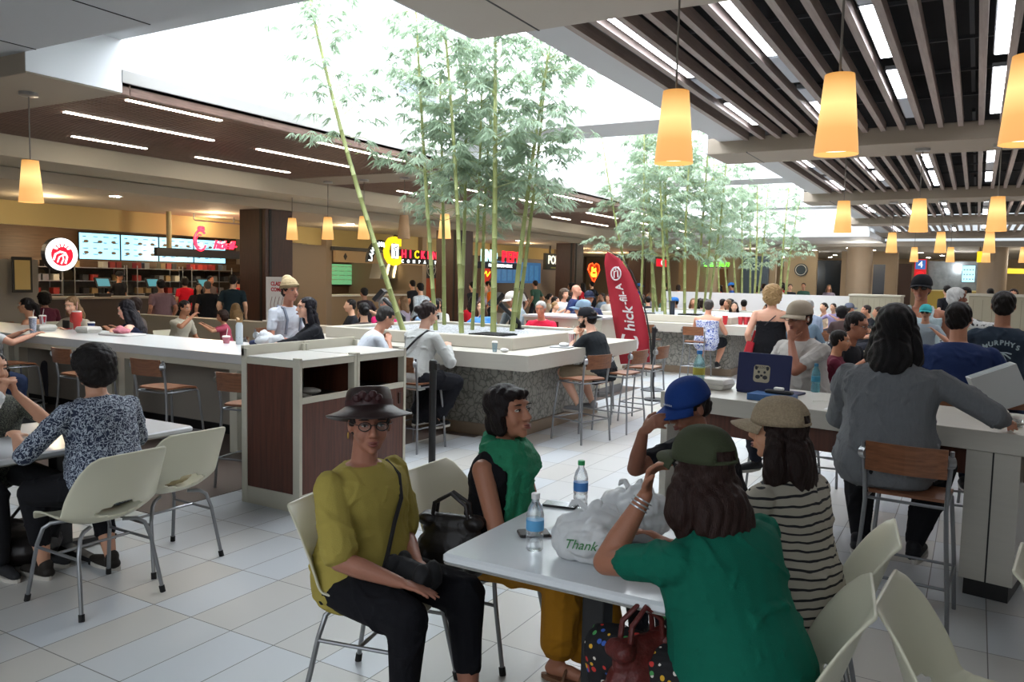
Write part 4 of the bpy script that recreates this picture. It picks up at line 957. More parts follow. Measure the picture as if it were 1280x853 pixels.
person('person with long dark hair, black striped cream top and woven tan cap', (-.52, 3.12, 0), 70, sz=.42, s=1.0, g=1.22, lean=10, hy=14, hp=2, sk='b98a6e', top='half', topm=stripes('cream_knit_black_stripes', 'a9a293', '17161a', .032, .26), bot='pants', bc='6f86a8', shoe='c9c4bb',
       hair='long', hc='241714', hl=.50, hv=1.25, hat='cap', hatm=mat('woven_tan_cap', 'a8957a', .8, noise=.45, nscale=140, bump=.8, bscale=200), vox=NV, LH=(-.10, .40, .80), RH=(.14, .40, .78))
person('person in a blue cap and black shirt, hand at mouth, at the front table', (-.95, 3.75, 0), 140, sz=.45, s=1.0, g=1.15, lean=24, hy=6, hp=22, sk='7c5444', top='tee', tc='1a1b20', bot='pants', bc='20222b', hair='short', hc='1c1614', hat='cap', hatc='1d3c7e', vox=NV,
       extra=logo_x, RH=(.02, .47, 1.04), LH=(-.12, .5, .76), curl=.9, palm={1: (-.2, -.9, 0), -1: (0, -.5, -1)}, dirR=(-.6, -.2, .6), poleR=(.5, .5, -1))
# ---------------------------------------------------------------- shops along the left side and at the far end
def em(name, c, es): return mat(name, c, .5, emit=c, es=es)
XP = (1, 0, 0)   # the shops face +X
def disc(b, c, r, x0, x1, n=32, ry=None):
    b.loft([[(x, c[0]+r*math.cos(2*PI*i/n), c[1]+(ry or r)*math.sin(2*PI*i/n)) for i in range(n)] for x in (x0, x1)])
WOODW = wood('warm_plank_wall', '5c4530', '4b3725', .5, 1, 3)
YW = mat('cream_shop_bulkhead', 'b7a676', .8)
# cream bulkhead over the shop fronts, wood fascia behind
box('wall_shop_header', -17.6, -17.4, 5, 17.8, 2.62, 3.11, YW, kind='structure')
box('wall_shop_header_far', -17.6, -17.4, 17.8, 36, 2.6, 3.11, YW, kind='structure')
for i, (y0, y1) in enumerate(((5, 12.7), (12.7, 18.4))):
    box('trim_%d' % (110+i), -21.3, -21.15, y0, y1, 1.9 if i else 1.75, 3.0, WOODW, kind='structure')
box('trim_112', -21.1, -20.9, 5, 18.4, 1.72, 1.98, WOODW, kind='structure')
box('wall_kitchen_back', -22.8, -22.7, 4, 18.4, 0, 2.1, mat('grey_kitchen_tile', '6c6a66', .5, noise=.25, nscale=12), kind='structure')
for y in (18.4, 23.3, 28.2, 34.0):
    box('wall_between_%d' % int(y), -22.8, -17.2, y, y+.25, 0, 3.11, mat('shop_party_wall', '8a7c6e', .7), kind='structure')
box('trim_113', -17.7, -17.5, 5.2, 9.0, 0, 3.0, WOODW, kind='structure')
# menu screens
SCR = mat('menu_screen_light_blue', '9fd3e6', .3, emit='86c6e2', es=1.15)
FOOD = mat('menu_food_pictures', '5b4a35', .6, emit='6b563c', es=.35); INK = mat('menu_ink', '2f5f78', .6)
for k in range(4):
    y0 = 12.96+k*1.225; t = thing('menu_screen', ('first', 'second', 'third', 'fourth')[k]+' light blue menu screen from the left, hanging over the chicken counter', 'screen', (-21.0, y0, 2.0))
    B().box(-.05, 0, 0, 1.2, -.02, .72).build('screen_frame', BLACK, t); B().box(0, .012, .015, 1.185, 0, .70).build('screen_panel', SCR, t)
    b = B()
    for j in range(6):
        yy, zz = .2+.4*(j % 3), .48-.3*(j//3); b.ell((.016, yy, zz), (.008, .075, .04), 10, 6)
    o = b.build('food_pictures', FOOD, t); o['kind'] = 'stuff'
    b = B()
    for j in range(14): yy = .1+.3*(j % 4); zz = .62-.16*(j//4); b.box(.012, .015, yy, yy+.1+.03*(j % 3), zz-.02, zz)
    o = b.build('menu_lines', INK, t); o['kind'] = 'stuff'
# round illuminated logo sign
t = thing('round_sign', 'round white illuminated sign with a red chicken emblem, left of the menu screens', 'sign', (-16.8, 10.0, 2.02))
b = B(); disc(b, (0, 0), .36, -.16, -.02); b.build('drum', mat('navy_drum', '1b2230', .5), t)
b = B(); disc(b, (0, 0), .345, -.02, 0); b.build('face', em('sign_white', 'f2f2f2', .95), t)
REDS = mat('sign_red', 'b0102c', .5, emit='c4122f', es=.75)
b = B(); disc(b, (0, -.01), .235, 0, .006); e = b.build('emblem', REDS, t)
b = B()
for k in range(5):
    a = R(150-30*k); b.tube([(.008, .12*math.cos(a), .07+.09*math.sin(a)), (.008, .20*math.cos(a), .06+.175*math.sin(a))], [.018, .034], 8)
b.build('comb', MC['sign_white'], e)
b = B(); b.tube([(.01, -.19, -.12), (.01, -.15, .0), (.01, -.05, .055), (.01, .06, .03), (.01, .10, -.05), (.01, .06, -.19)], .022, 6); b.tube([(.01, -.11, -.17), (.01, -.07, -.06), (.01, 0, -.015), (.01, .02, -.1), (.01, -.03, -.2)], .016, 6); b.ell((.01, .045, -.01), (.012, .02, .02), 10, 6); b.build('bird_line', MC['sign_white'], e)
for i, ch in enumerate('CHICK-FIL-A'):
    a = R(160-14*i); M = face_M((.004, .288*math.cos(a), .288*math.sin(a)), XP, a-PI/2); text('letter', ch, .06, INK, M, t, depth=.004)
# red neon script over a black beam
t = thing('neon_sign', 'red glowing script sign on a black beam above the chicken counter', 'sign', (-16.5, 12.05, 2.06))
B().box(-.1, 0, 0, 2.6, 0, .2).build('beam', mat('black_beam', '1a1a1c', .5), t); B().cyl((-.05, .37, .2), (-.05, .37, 1.05), .06, n=12).build('post', mat('cream_post', 'a79a77', .6), t)
RN = mat('red_neon', 'ff2438', .4, emit='ff1c34', es=3.2); OUT = mat('red_letter_side', '7d0f1c', .5)
text('script_letters', 'hick-fil-', .29, RN, face_M((.02, 1.93, .33), XP), t, depth=.05, shear=.35, bold=.003, space=.86)
text('script_capital', 'A', .36, RN, face_M((.02, 2.56, .34), XP), t, depth=.05, shear=.35, bold=.006)
b = B(); b.tube([(.02, 1.20+.17*math.cos(R(a)), .42+.24*math.sin(R(a))) for a in range(45, 345, 15)], .026, 8); b.tube([(.02, 1.18+.10*math.cos(R(a)), .40+.16*math.sin(R(a))) for a in range(60, 330, 18)], .016, 6); b.build('script_capital_c', RN, t)
b = B(); b.tube([(.02, 1.18+.02*k+.045*math.cos(R(a)), .70+.05*math.sin(R(a))+.02*(k % 2)) for k in (0, 2, 4) for a in range(0, 361, 40)], .022, 6); b.build('comb', RN, t)
b = B(); b.ell((.025, 1.22, .30), (.02, .05, .07), 10, 7); b.build('beak', MC['sign_white'], t)
# hanging track and ceiling pipe
t = thing('ceiling_pipe', 'grey pipe rail hung under the soffit above the red script sign', 'pipe', (-16.4, 13.0, 2.95))
b = B(); b.tube([(0, 0, .16), (0, 0, .02), (0, .05, 0), (0, 2.4, 0)], .018, 8); b.cyl((0, 1.2, 0), (0, 1.2, .16), .012); b.build('pipe', DSTEEL, t)
# chicken kitchen behind: counter, registers, racks, fryers
t = thing('service_counter', 'dark service counter with wood front under the menu screens', 'counter', (-18.6, 8.2, 0))
B().box(-.7, 0, 0, 10, .1, 1.0).build('body', mat('dark_counter_front', '3a2f28', .5), t); B().box(-.75, .05, -.05, 10.05, 1.0, 1.05).build('worktop', mat('counter_grey', '8a867c', .35), t); B().box(-.65, -.06, .05, 9.95, 0, .1).build('kick', BLACK, t)
for i, y in enumerate((12.2, 13.6, 15.2, 16.6)):
    t = thing('cash_register', 'dark touch screen register on the chicken counter', 'register', (-18.8, y, 1.05), 0, 'registers on the chicken counter')
    B().box(-.12, .1, -.15, .15, 0, .08).build('base', BLACK, t); B().cyl((0, 0, .08), (0, 0, .25), .03).build('stand', BLACK, t)
    b = B(); M = Matrix.Translation((0, 0, .34)) @ Matrix.Rotation(R(-25), 4, 'Y'); b.box(-.02, .02, -.2, .2, -.14, .14, M); b.build('monitor', BLACK, t); b = B(); b.box(-.026, -.02, -.18, .18, -.12, .12, M); b.box(.02, .024, -.16, .16, -.1, .1, M); b.build('display', em('display_teal', '3c7d8c', .5), t)
t = thing('kitchen_rack', 'dark steel kitchen rack with stacked pans behind the counter', 'rack', (-20.6, 10.6, 0), 0, 'kitchen racks')
b = B()
for z in (.3, .7, 1.05, 1.4, 1.75): b.box(-.3, .3, 0, 1.5, z, z+.02)
b.build('shelves', STEEL, t)
for x in (-.29, .29):
    for y in (.01, 1.49): B().cyl((x, y, 0), (x, y, 1.85), .014).build('upright', STEEL, t)
for y in (12.4, 14.2, 16.0): copy_tree(t, (-20.6, y, 0))
PANM = [mat('pan_dark', '26262a', .4), mat('pan_steel', '8f9193', .3, .8), mat('box_tan', '8a7350', .7), mat('tub_white', 'a8a59c', .5), mat('tub_red', '8a2a24', .5)]
g_ = random.Random(3)
pr = []
for k, m in enumerate(PANM):
    o = thing('food_tub', ('black', 'steel', 'cardboard brown', 'white', 'red')[k]+' tub or pan on the kitchen racks', 'container', (-20.5, 10.7+.2*k, 1.07), 0, ('black', 'steel', 'brown', 'white', 'red')[k]+' tubs on the kitchen racks')
    B().rbox(-.1, .1, -.08, .08, 0, .15).build('tub', m, o); B().rbox(-.105, .105, -.085, .085, .15, .165).build('lid', m, o); pr.append(o)
for y0 in (10.6, 12.4, 14.2, 16.0):
    for z in (.72, 1.07, 1.42, 1.77):
        for j in range(6):
            if g_.random() < .75: copy_tree(g_.choice(pr), (-20.5+g_.uniform(-.1, .1), y0+.15+j*.24, z))
for y, l in ((10.9, 'first'), (11.7, 'second')):
    t = thing('wall_clock' if y < 11 else 'wall_plaque', 'round cream '+('clock' if y < 11 else 'plaque')+' on the dark kitchen wall under the round sign', 'clock' if y < 11 else 'plaque', (-22.68, y+1.9, 1.55))
    b = B(); disc(b, (0, 0), .2, 0, .03); b.build('dial', mat('dial_cream', 'b5a98e', .6), t); b = B(); disc(b, (0, 0), .21, 0, .015); b.build('rim', BLACK, t)
t = thing('notice_frame', 'gold notice in a black rounded frame beside the shop entrance', 'notice', (-17.45, 9.3, 1.2))
B().rbox(0, .03, 0, .42, 0, .75).build('frame', BLACK, t); b = B(); b.box(.03, .036, .05, .37, .06, .68); b.build('sheet', mat('gold_sheet', '9c8a5a', .6), t)
box('wall_entrance_panel', -18.0, -17.7, 8.7, 10.0, 0, 1.9, mat('grey_door_panel', '6f6e6c', .5), kind='structure')
lamp(-19.8, 12.0, 2.3, 30); lamp(-19.8, 16, 2.3, 30); lamp(-18, 9.3, 2.6, 12); lamp(-16.9, 14, 2.95, 14)
# chicken company stall
t = thing('shop_fascia', 'beige shop fascia with black diamonds left of the yellow C sign', 'fascia', (-17, 18.6, 2.1))
B().box(-.1, 0, 0, 4.6, 0, .36).build('board', mat('tan_fascia', 'a88f70', .6), t); B().box(-.12, .03, -.1, 4.7, .36, .47).build('rail', mat('dark_rail', '2a2622', .5), t)
for k in range(4): b = B(); b.prism([(.35+1.15*k, .18), (.43+1.15*k, .29), (.51+1.15*k, .18), (.43+1.15*k, .07)], .012, 0, 0); b.build('diamond', BLACK, t)
t = thing('shop_sign', 'black arched sign with a big yellow C and red letters reading HICKEN COMPANY', 'sign', (-15.5, 18.3, 2.0))
b = B(); n = 16; b.prism([(.62+.62*math.cos(R(a)), .1+.68*math.sin(R(a))) for a in range(180, 64, -8)]+[(.62+.36*math.cos(R(a)), .1+.42*math.sin(R(a))) for a in range(64, 181, 8)], .08, 0, -.08); b.build('arch', BLACK, t)
WN = em('white_letters', 'e9f4f4', 1.6)
for i, ch in enumerate('LAHAINA'):
    a = R(172-15.5*i); text('letter', ch, .2, WN, face_M((.01, .62+.49*math.cos(a), .1+.54*math.sin(a)), XP, a-PI/2), t, depth=.02, bold=.004)
YC = mat('yellow_letter', 'e8c81a', .4, emit='f0cc18', es=.9)
text('big_letter', 'C', 1.15, YC, face_M((.03, 1.12, .42), XP), t, depth=.08, bold=.04)
B().box(.05, .08, 1.06, 1.36, .25, .68).build('badge', WN, t); b = B(); b.tube([(.09, 1.21, .3), (.09, 1.21, .45), (.09, 1.12, .55), (.09, 1.3, .6)], .02, 6); b.build('badge_mark', BLACK, t)
b = B(); b.ell((.03, 1.38, .86), (.04, .14, .1), 10, 6); b.ell((.03, 1.25, .9), (.04, .09, .07), 10, 6); b.build('rooster_comb', BLACK, t)
B().box(-.06, 0, 1.5, 3.5, .1, .54).build('backing', mat('black_backing', '0f0f11', .5), t)
for i, ch in enumerate('HICKEN'): text('letter', ch, .34, YC if ch == 'C' else em('red_letters', 'f0203a', 1.6), face_M((.01, 1.72+.33*i, .39), XP), t, depth=.03, bold=.008)
for i, ch in enumerate('COMPANY'): text('small_letter', ch, .15, WN, face_M((.01, 1.66+.29*i, .17), XP), t, depth=.02)
t = thing('menu_board', 'green lit menu board inside the stall left of the C sign', 'menu', (-20.5, 22.1, 1.35)); B().box(-.05, 0, -.03, 1.33, -.03, .78).build('frame', BLACK, t); B().box(0, .01, 0, 1.3, 0, .75).build('panel', em('green_menu', '5f9a6c', .65), t)
b = B()
for j in range(12): b.box(.01, .014, .1+.42*(j % 3), .4+.42*(j % 3), .65-.16*(j//3), .67-.16*(j//3))
o = b.build('menu_lines', mat('menu_white', 'b9cdb9'), t); o['kind'] = 'stuff'
box('wall_stall_back', -20.85, -20.64, 18.7, 25.9, 0, 2.6, mat('stall_back_brown', '5d4a3c', .6), kind='structure')
for i, (y, c) in enumerate(((20.2, '5a2a22'), (21.1, '2c3440'), (23.8, '3a2620'))):
    t = thing('food_poster', ('reddish', 'dark blue', 'dark brown')[i]+' food poster on the back wall of the chicken stall', 'poster', (-20.6, y, 1.35)); B().box(-.03, 0, 0, .8, 0, .78).build('board', mat('poster_%d' % i, c, .5, noise=.9, nscale=6), t)
t = thing('service_counter', 'pale counter of the chicken stall with glass warmers and napkins', 'counter', (-17.6, 18.9, 0)); B().box(-.6, 0, 0, 4.2, .08, 1.02).build('body', mat('tan_counter', '8d7a63', .5), t); B().box(-.65, .05, -.05, 4.25, 1.02, 1.07).build('worktop', STON2, t); B().box(-.55, -.05, .05, 4.15, 0, .08).build('kick', BLACK, t)
lamp(-19, 20.8, 2.2, 28); lamp(-18.4, 25, 2.2, 22, 'fff0dc'); lamp(-18.6, 31, 2.2, 28, 'fff0dc'); lamp(-17, 38, 2.6, 60)
for y in (9, 13, 17.5, 23, 28, 33, 38): lamp(-15.6, y, 2.85, 26)  # added lamps with no fitting, lifting the dark left soffit
for x, y in ((-9, 38), (-4, 34), (2, 38), (6, 30)): lamp(x, y, 2.9, 40, 'fff4e4')
for x, y in ((1, 9), (4, 16), (1, 16), (1, 23)): lamp(x, y, 3.4, 12, 'fff4ea')
t = thing('steel_hood', 'curved steel hood with two heat lamps beside the orange stall wall', 'hood', (-18.3, 22.3, 1.6)); b = B(); b.prism([(0, 0), (1.2, 0), (1.1, .6), (.2, .6)], .5, 0, -.5); b.build('hood', STEEL, t); 
for y in (.35, .75): b = B(); b.tube([(.01, y, .05), (.03, y+.05, .3), (.01, y+.15, .55)], .03, 8); b.build('heat_lamp', em('warm_tube', 'ffe0a0', 3), t)
t = thing('stall_wall', 'orange stall wall with a round white emblem on black', 'wall', (-18.2, 24.0, .9)); B().box(-.1, 0, 0, 2.2, 0, 1.7).build('panel', mat('orange_stall', 'a8431f', .5), t); B().box(0, .02, .5, 1.9, .75, 1.6).build('black_field', mat('dark_blue_field', '1a2230', .5), t)
b = B(); b.tube([(.03, 1.2+.28*math.cos(a), 1.1+.28*math.sin(a)) for a in [2*PI*i/24 for i in range(25)]], .015, 6); b.tube([(.03, 1.0, 1.1), (.03, 1.15, 1.2), (.03, 1.25, 1.05), (.03, 1.4, 1.15)], .014, 6); b.build('emblem_ring', WHITE, t)
# pepper grill stall
t = thing('shop_sign', 'cyan and red lit sign reading ENO PEPE over the blue grill stall', 'sign', (-15.5, 24.4, 2.05))
B().box(-.08, 0, 0, 3.1, .0, .24).build('backing', mat('navy_backing', '16203a', .5), t)
for i, (ch, m) in enumerate((('E', 'c'), ('N', 'c'), ('O', 'c'), (' ', 'c'), ('P', 'r'), ('E', 'r'), ('P', 'r'), ('E', 'r'))):
    if ch != ' ': text('letter', ch, .56, em('cyan_letters', 'a8f2f5', 1.7) if m == 'c' else em('red_box_letters', 'e01a2c', 1.4), face_M((.01, .25+.37*i, .45), XP), t, depth=.05, bold=.02)
text('small_letters', 'FRESH MEXICAN GRILLE', .16, WN, face_M((.01, 1.5, .12), XP), t, depth=.01)
b = B(); b.ell((.02, 2.95, .78), (.04, .14, .06), 10, 6); b.build('pepper_stem', mat('dark_green', '1f4a22', .5), t)
t = thing('menu_wall', 'deep blue menu wall of the grill stall with lit panels', 'menu', (-18, 24.3+4.3, 1.5)); B().box(-.1, 0, 0, 5.2, 0, .95).build('panel', mat('blue_menu', '2f5c86', .5, emit='2b5c8c', es=.45), t)
b = B()
for j in range(10): b.box(0, .012, .1+.5*j, .45+.5*j, .1, .82)
o = b.build('menu_sheets', mat('blue_menu_sheets', '3f74a0', .5, emit='3d74a4', es=.35, noise=.5, nscale=6), t); o['kind'] = 'stuff'
t = thing('neon_sign', 'small red and yellow neon sign below the pepper sign', 'sign', (-17.0, 26.9, 1.75)); b = B(); b.prism([(0, 0), (.35, -.3), (.7, 0), (.6, .35), (.1, .35)], .05, 0, 0); b.build('panel', mat('dark_red_panel', '7a1208', .5, emit='a01808', es=.6), t); b = B(); b.tube([(.06, .12, .05), (.06, .3, .22), (.06, .4, .02), (.06, .6, .2)], .02, 6); b.build('yellow_tube', em('yellow_neon', 'ffb020', 2.5), t)
# POI BOWL, partly behind the third column
t = thing('shop_sign', 'black sign with white letters POI, half behind a walnut column', 'sign', (-15.5, 29.5, 2.1)); B().box(-.1, 0, 0, 3.2, 0, .68).build('board', mat('black_olive_board', '24241c', .5), t)
text('letters', 'POI', .5, em('ivory_letters', 'd9d6c2', .9), face_M((.01, .22, .40), XP), t, depth=.03, bold=.008, align='LEFT'); text('letters', 'BOWL', .5, em('ivory_letters', 'd9d6c2', .9), face_M((.01, 1.25, .40), XP), t, depth=.03, bold=.008, align='LEFT'); b = B(); b.box(0, .01, .5, 3.0, .06, .12); b.build('small_line', mat('olive_line', '8a8a4a'), t); B().cyl((-.05, .5, .68), (-.05, .5, 1.0), .04).build('hanger', BLACK, t)
t = thing('neon_sign', 'orange and red heart shaped neon sign reading Fast Food', 'sign', (-15.5, 34.35, 2.05)); b = B(); b.prism([(0, -.45), (.62, .12), (.5, .36), (.2, .42), (0, .3), (-.2, .42), (-.5, .36), (-.62, .12)], .05, 0, -.05); b.build('heart', mat('dark_heart', '6b1208', .5, emit='b02808', es=.7), t)
for z, s_ in ((.14, 'Fast'), (-.1, 'Food')): text('letters', s_, .3, em('amber_neon', 'ffa52a', 2.6), face_M((.01, 0, z), XP), t, depth=.03, bold=.01)
b = B(); b.tube([(.02, y*1.04, z*1.04) for y, z in ((0, -.45), (.62, .12), (.5, .36), (.2, .42), (0, .3), (-.2, .42), (-.5, .36), (-.62, .12), (0, -.45))], .022, 6); b.build('neon_outline', em('red_orange_neon', 'ff4a1a', 2), t)
for i, (y0, y1, z, wd) in enumerate(((36.6, 37.9, 2.25, 'Cha'), (43.0, 44.6, 2.55, 'Cha'))):
    t = thing('shop_sign', ('nearer', 'farther')[i]+' small glowing red box sign beyond the third walnut column', 'sign', (-15.5, y0, z)); B().box(-.1, 0, 0, y1-y0, 0, .42).build('box', mat('red_box', 'a00a18', .5, emit='d01428', es=.9), t); text('letters', wd, .36, em('pink_white', 'ffd8d8', 1.6), face_M((.01, (y1-y0)/2, .2), XP), t, depth=.02)
# dark busy backs of the shops: fridges and drink shelves
for i, (y, l) in enumerate(((26.2, 'chilled drink case at the back of the pepper stall'), (30.5, 'tall drink case behind the POI sign'), (32.3, 'second tall drink case behind the POI sign'), (36.0, 'drink case by the third walnut column'))):
    t = thing('drink_case', l, 'fridge', (-20.5, y, 0)); B().box(-.7, 0, 0, 1.4, 0, 2.0).build('cabinet', mat('case_dark', '24262a', .5), t); B().box(0, .01, .08, 1.32, .3, 1.85).build('glass_door', mat('case_glow', '5a6a74', .2, emit='8fa6b4', es=.35), t)
    b = B()
    for r in range(4):
        for c in range(10): b.box(.01, .05, .1+.12*c, .18+.12*c, .35+.38*r, .6+.38*r)
    o = b.build('drinks', mat('drinks_mixed_%d' % i, '6c4a3c', .4, noise=.9, nscale=9), t); o['kind'] = 'stuff'
# far end: round columns, signs, counters
COLM = mat('tan_column', 'a18f7a', .6, noise=.05, nscale=4)
for i, (x, y) in enumerate(((-4.33, 36.5), (.47, 36.5), (-11.5, 39), (6, 36.5))):
    bl = B(); bl.cyl((x, y, 0), (x, y, 3.3), .5, n=32); struct('trim_%d' % (120+i), bl, COLM, smooth=True)
    bl = B(); bl.cyl((x, y, 0), (x, y, .15), .52, n=32); struct('trim_%d' % (130+i), bl, mat('dark_base', '3a342e', .5), smooth=True)
box('wall_far_panel_1', -5.6, -3.2, 40.6, 40.9, 0, 3.3, COLM, kind='structure'); box('door_1', -3.14, -2.6, 40.5, 40.62, 0, 2.75, mat('dark_brown_door', '3a251c', .5), kind='structure')
box('wall_far_panel_2', -13.5, -8.6, 40.6, 40.9, 0, 3.3, mat('far_tan_wall', 'a39279', .7), kind='structure'); box('wall_far_blue', -10.2, -8.9, 40.3, 40.6, 0, 3.05, mat('slate_blue_wall', '3b4b5e', .6), kind='structure')
box('door_2', -11.8, -10.9, 40.52, 40.6, 0, 2.4, mat('brown_roller_door', '7a5c40', .5), kind='structure')
t = thing('neon_sign', 'green neon word Garden on the far tan wall', 'sign', (-10.8, 37.9, 2.6)); text('letters', 'Garden', .42, em('green_neon', '58ff2a', 2.6), face_M((0, 0, 0), (0, -1, 0)), t, depth=.03, shear=.3); B().box(-.5, .5, .03, .05, -.18, -.15).build('rail', BLACK, t)
struct('trim_140', B().box(-8.2, -5.5, 41.4, 41.5, 1.2, 2.9), mat('dark_shop_glass', '1b2024', .1))
box('wall_far_panel_3', -8.1, -6.6, 40.07, 40.3, 0, 3.3, mat('far_tan_wall'), kind='structure')
t = thing('round_emblem', 'round dark blue emblem sign on the far wall behind the blonde person', 'sign', (-7.3, 40.0, 2.4)); b = B(); b.cyl((0, 0, 0), (0, .06, 0), .3, n=28); b.build('disc', mat('blue_disc', '33424c', .5), t); b = B(); b.tube([(.24*math.cos(a), -.01, .24*math.sin(a)) for a in [2*PI*i/24 for i in range(25)]], .012, 6); b.build('ring', WHITE, t)
t = thing('totem_sign', 'dark slate standing panel right of the left round column', 'panel', (-3.55, 36.4, 0)); B().box(-.22, .22, 0, .12, 0, 2.6).build('panel', mat('slate_panel', '2c3038', .4), t); B().box(-.25, .25, -.05, .17, 0, .05).build('foot', BLACK, t)
t = thing('poster_sign', 'red and blue lit poster with a big white 4 at the far wall', 'sign', (-2.25, 40.3, 2.5)); B().box(-.24, .24, 0, .05, -.45, .45).build('panel', mat('red_lit', 'a5121c', .5, emit='b3121e', es=.5), t); B().box(-.2, .2, -.01, 0, .0, .4).build('blue_field', mat('blue_lit', '2c5da0', .5, emit='2c5da0', es=.5), t); text('numeral', '4', .4, em('white_numeral', 'eeeeee', .8), face_M((0, -.02, .2), (0, -1, 0)), t, depth=.01)
b = B(); b.ell((0, -.02, -.22), (.17, .02, .13), 12, 7); b.build('red_oval', mat('bright_red_oval', 'd01020', .5, emit='d01020', es=.5), t)
t = thing('counter_kiosk', 'yellow fronted counter at the far right with a steel kitchen behind', 'counter', (-1.9, 39, 0)); B().box(0, 2.0, 0, .6, 0, 1.55).build('front', mat('yellow_front', 'a8923c', .5), t); B().box(-.02, 2.02, -.03, .63, 1.55, 1.6).build('top', mat('cream_top', 'd8cf9a', .4), t)
struct('trim_141', B().box(-2.0, .8, 41.5, 41.6, 1.5, 2.9), mat('steel_kitchen_back', '6f767a', .3, .5, noise=.5, nscale=5))
t = thing('menu_screen', 'pale cyan menu screen on the far right counter', 'screen', (-.36, 39.9, 1.95)); B().box(-.26, .26, 0, .04, 0, .74).build('frame', BLACK, t); B().box(-.24, .24, -.01, 0, .02, .72).build('screen_panel', SCR, t); b = B()
for j in range(12): b.ell((-.16+.11*(j % 4), -.012, .14+.2*(j//4)), (.03, .006, .03), 8, 5)
o = b.build('food_pictures', FOOD, t); o['kind'] = 'stuff'
t = thing('shop_sign', 'yellow shop sign at the right edge of the far wall', 'sign', (1.4, 40, 2.35)); B().box(-.4, .6, 0, .06, 0, .22).build('board', em('yellow_sign', 'c9a82a', .7), t); B().box(-.42, .62, .02, .1, -.03, 0).build('rail', BLACK, t)
t = thing('shop_sign', 'small yellow hanging sign beside the right round column', 'sign', (.02, 35.8, 2.7)); B().box(-.1, .1, 0, .04, 0, .42).build('board', em('yellow_small', 'd8b820', .8), t); B().cyl((0, .02, .42), (0, .02, .6), .01).build('hanger', BLACK, t)
lamp(-7, 41, 2.3, 35, 'ffffff'); lamp(-.8, 40.6, 2.6, 35, 'ffffff'); lamp(3, 38, 2.6, 35)
# low white screen walls
bl = B(); bl.box(-7.5, -2.64, 21.2, 21.35, 0, 1.45); struct('wall_low_white', bl, mat('white_low_wall', 'dcdcdc', .5))
CW = mat('cream_divider', 'a9a28c', .55)
for i, (x0, x1, y0, y1, h) in enumerate(((-2.6, -1.5, 20.4, 21.3, 1.47), (-.1, 1.9, 13.6, 13.75, 1.6))):
    t = thing('divider', ('cream boxed divider at the right end of the low white wall', 'cream grooved half height divider at the right behind the palm tee')[i], 'divider', (x0, y0, 0))
    B().box(0, x1-x0, 0, y1-y0, .08, h).build('panel', CW, t, bevel=.01); B().box(-.02, x1-x0+.02, -.02, y1-y0+.02, h, h+.04).build('cap', CRM, t); B().box(.02, x1-x0-.02, .02, y1-y0-.02, 0, .08).build('kick', BLACK, t)
    b = B()
    for k in range(int((x1-x0)/.12)): b.box(.06+.12*k, .066+.12*k, -.004, 0, .12, h-.05)
    b.build('grooves', mat('groove_grey', '857f6c', .6), t)
t = thing('trash_cabinet', 'walnut and cream bin cabinet standing right of the sunglasses person', 'cabinet', (-.45, 17.0, 0)); B().box(0, .7, 0, .7, 0, 1.55).build('body', CRM, t); B().box(.06, .64, -.01, 0, .2, 1.45).build('walnut_panel', WAL, t); B().box(-.02, .72, -.02, .72, 1.55, 1.6).build('top', CRM, t)
# red feather flag
t = thing('feather_flag', 'tall red feather flag with white script, standing by the barrier post', 'flag', (-4.12, 11.0, .194)); t.scale = (.887,)*3
L_ = [(-.42, .33), (-.50, .7), (-.58, 1.1), (-.66, 1.5), (-.72, 1.8), (-.76, 2.0), (-.75, 2.16)]; R_ = [(.10, .40), (.06, .8), (-.02, 1.15), (-.13, 1.5), (-.3, 1.85), (-.48, 2.08), (-.70, 2.19)]
b = B(); vs = []; fs = []
for (a, z), (c, z2) in zip(L_, R_):
    for u in (0, .33, .66, 1): vs.append((a+(c-a)*u, .02*math.sin(u*5+z*3), z+(z2-z)*u))
for j in range(6):
    for i in range(3): fs.append((j*4+i, j*4+i+1, (j+1)*4+i+1, (j+1)*4+i))
o = B().add(vs, fs).build('banner_cloth', mat('crimson_banner', 'a3182c', .7), t, smooth=True); md = o.modifiers.new('s', 'SOLIDIFY'); md.thickness = .004
b = B(); b.tube([(.19, .0, -.20), (.13, 0, .4), (.09, 0, .8), (.01, 0, 1.15), (-.10, 0, 1.5), (-.27, 0, 1.86), (-.46, 0, 2.10), (-.72, 0, 2.22)], [.016, .015, .014, .013, .012, .01, .008, .006], 8); b.build('pole', BLACK, t, smooth=True)
b = B(); b.cyl((.19, 0, -.218), (.19, 0, -.19), .16, n=24); b.build('base', BLACK, t)
BW = mat('banner_white', 'd9d2d2', .7)
NR = (0, -1, 0)
def ft(body, x, z, size, ang, nm): text(nm, body, size, BW, face_M((x, -.04, z), NR) @ Matrix.Rotation(R(ang), 4, 'Z'), t, depth=.004, shear=.25, bold=.004)
ft('C', -.22, .66, .42, 97, 'script_c'); ft('hick', -.27, 1.08, .25, 99, 'script_hick'); ft('-fil-', -.38, 1.42, .17, 105, 'script_fil'); ft('A', -.46, 1.6, .16, 112, 'script_a')
b = B(); n = 20; b.tube([(-.53+.085*math.cos(2*PI*i/n), -.04, 1.83+.105*math.sin(2*PI*i/n)) for i in range(n+1)], .012, 6); b.tube([(-.56, -.045, 1.76), (-.56, -.045, 1.86), (-.5, -.045, 1.88), (-.49, -.045, 1.77)], .014, 6)
for k in range(3): b.ell((-.58+.045*k, -.045, 1.90+.01*k), (.015, .004, .03), 8, 5)
b.build('emblem', BW, t)
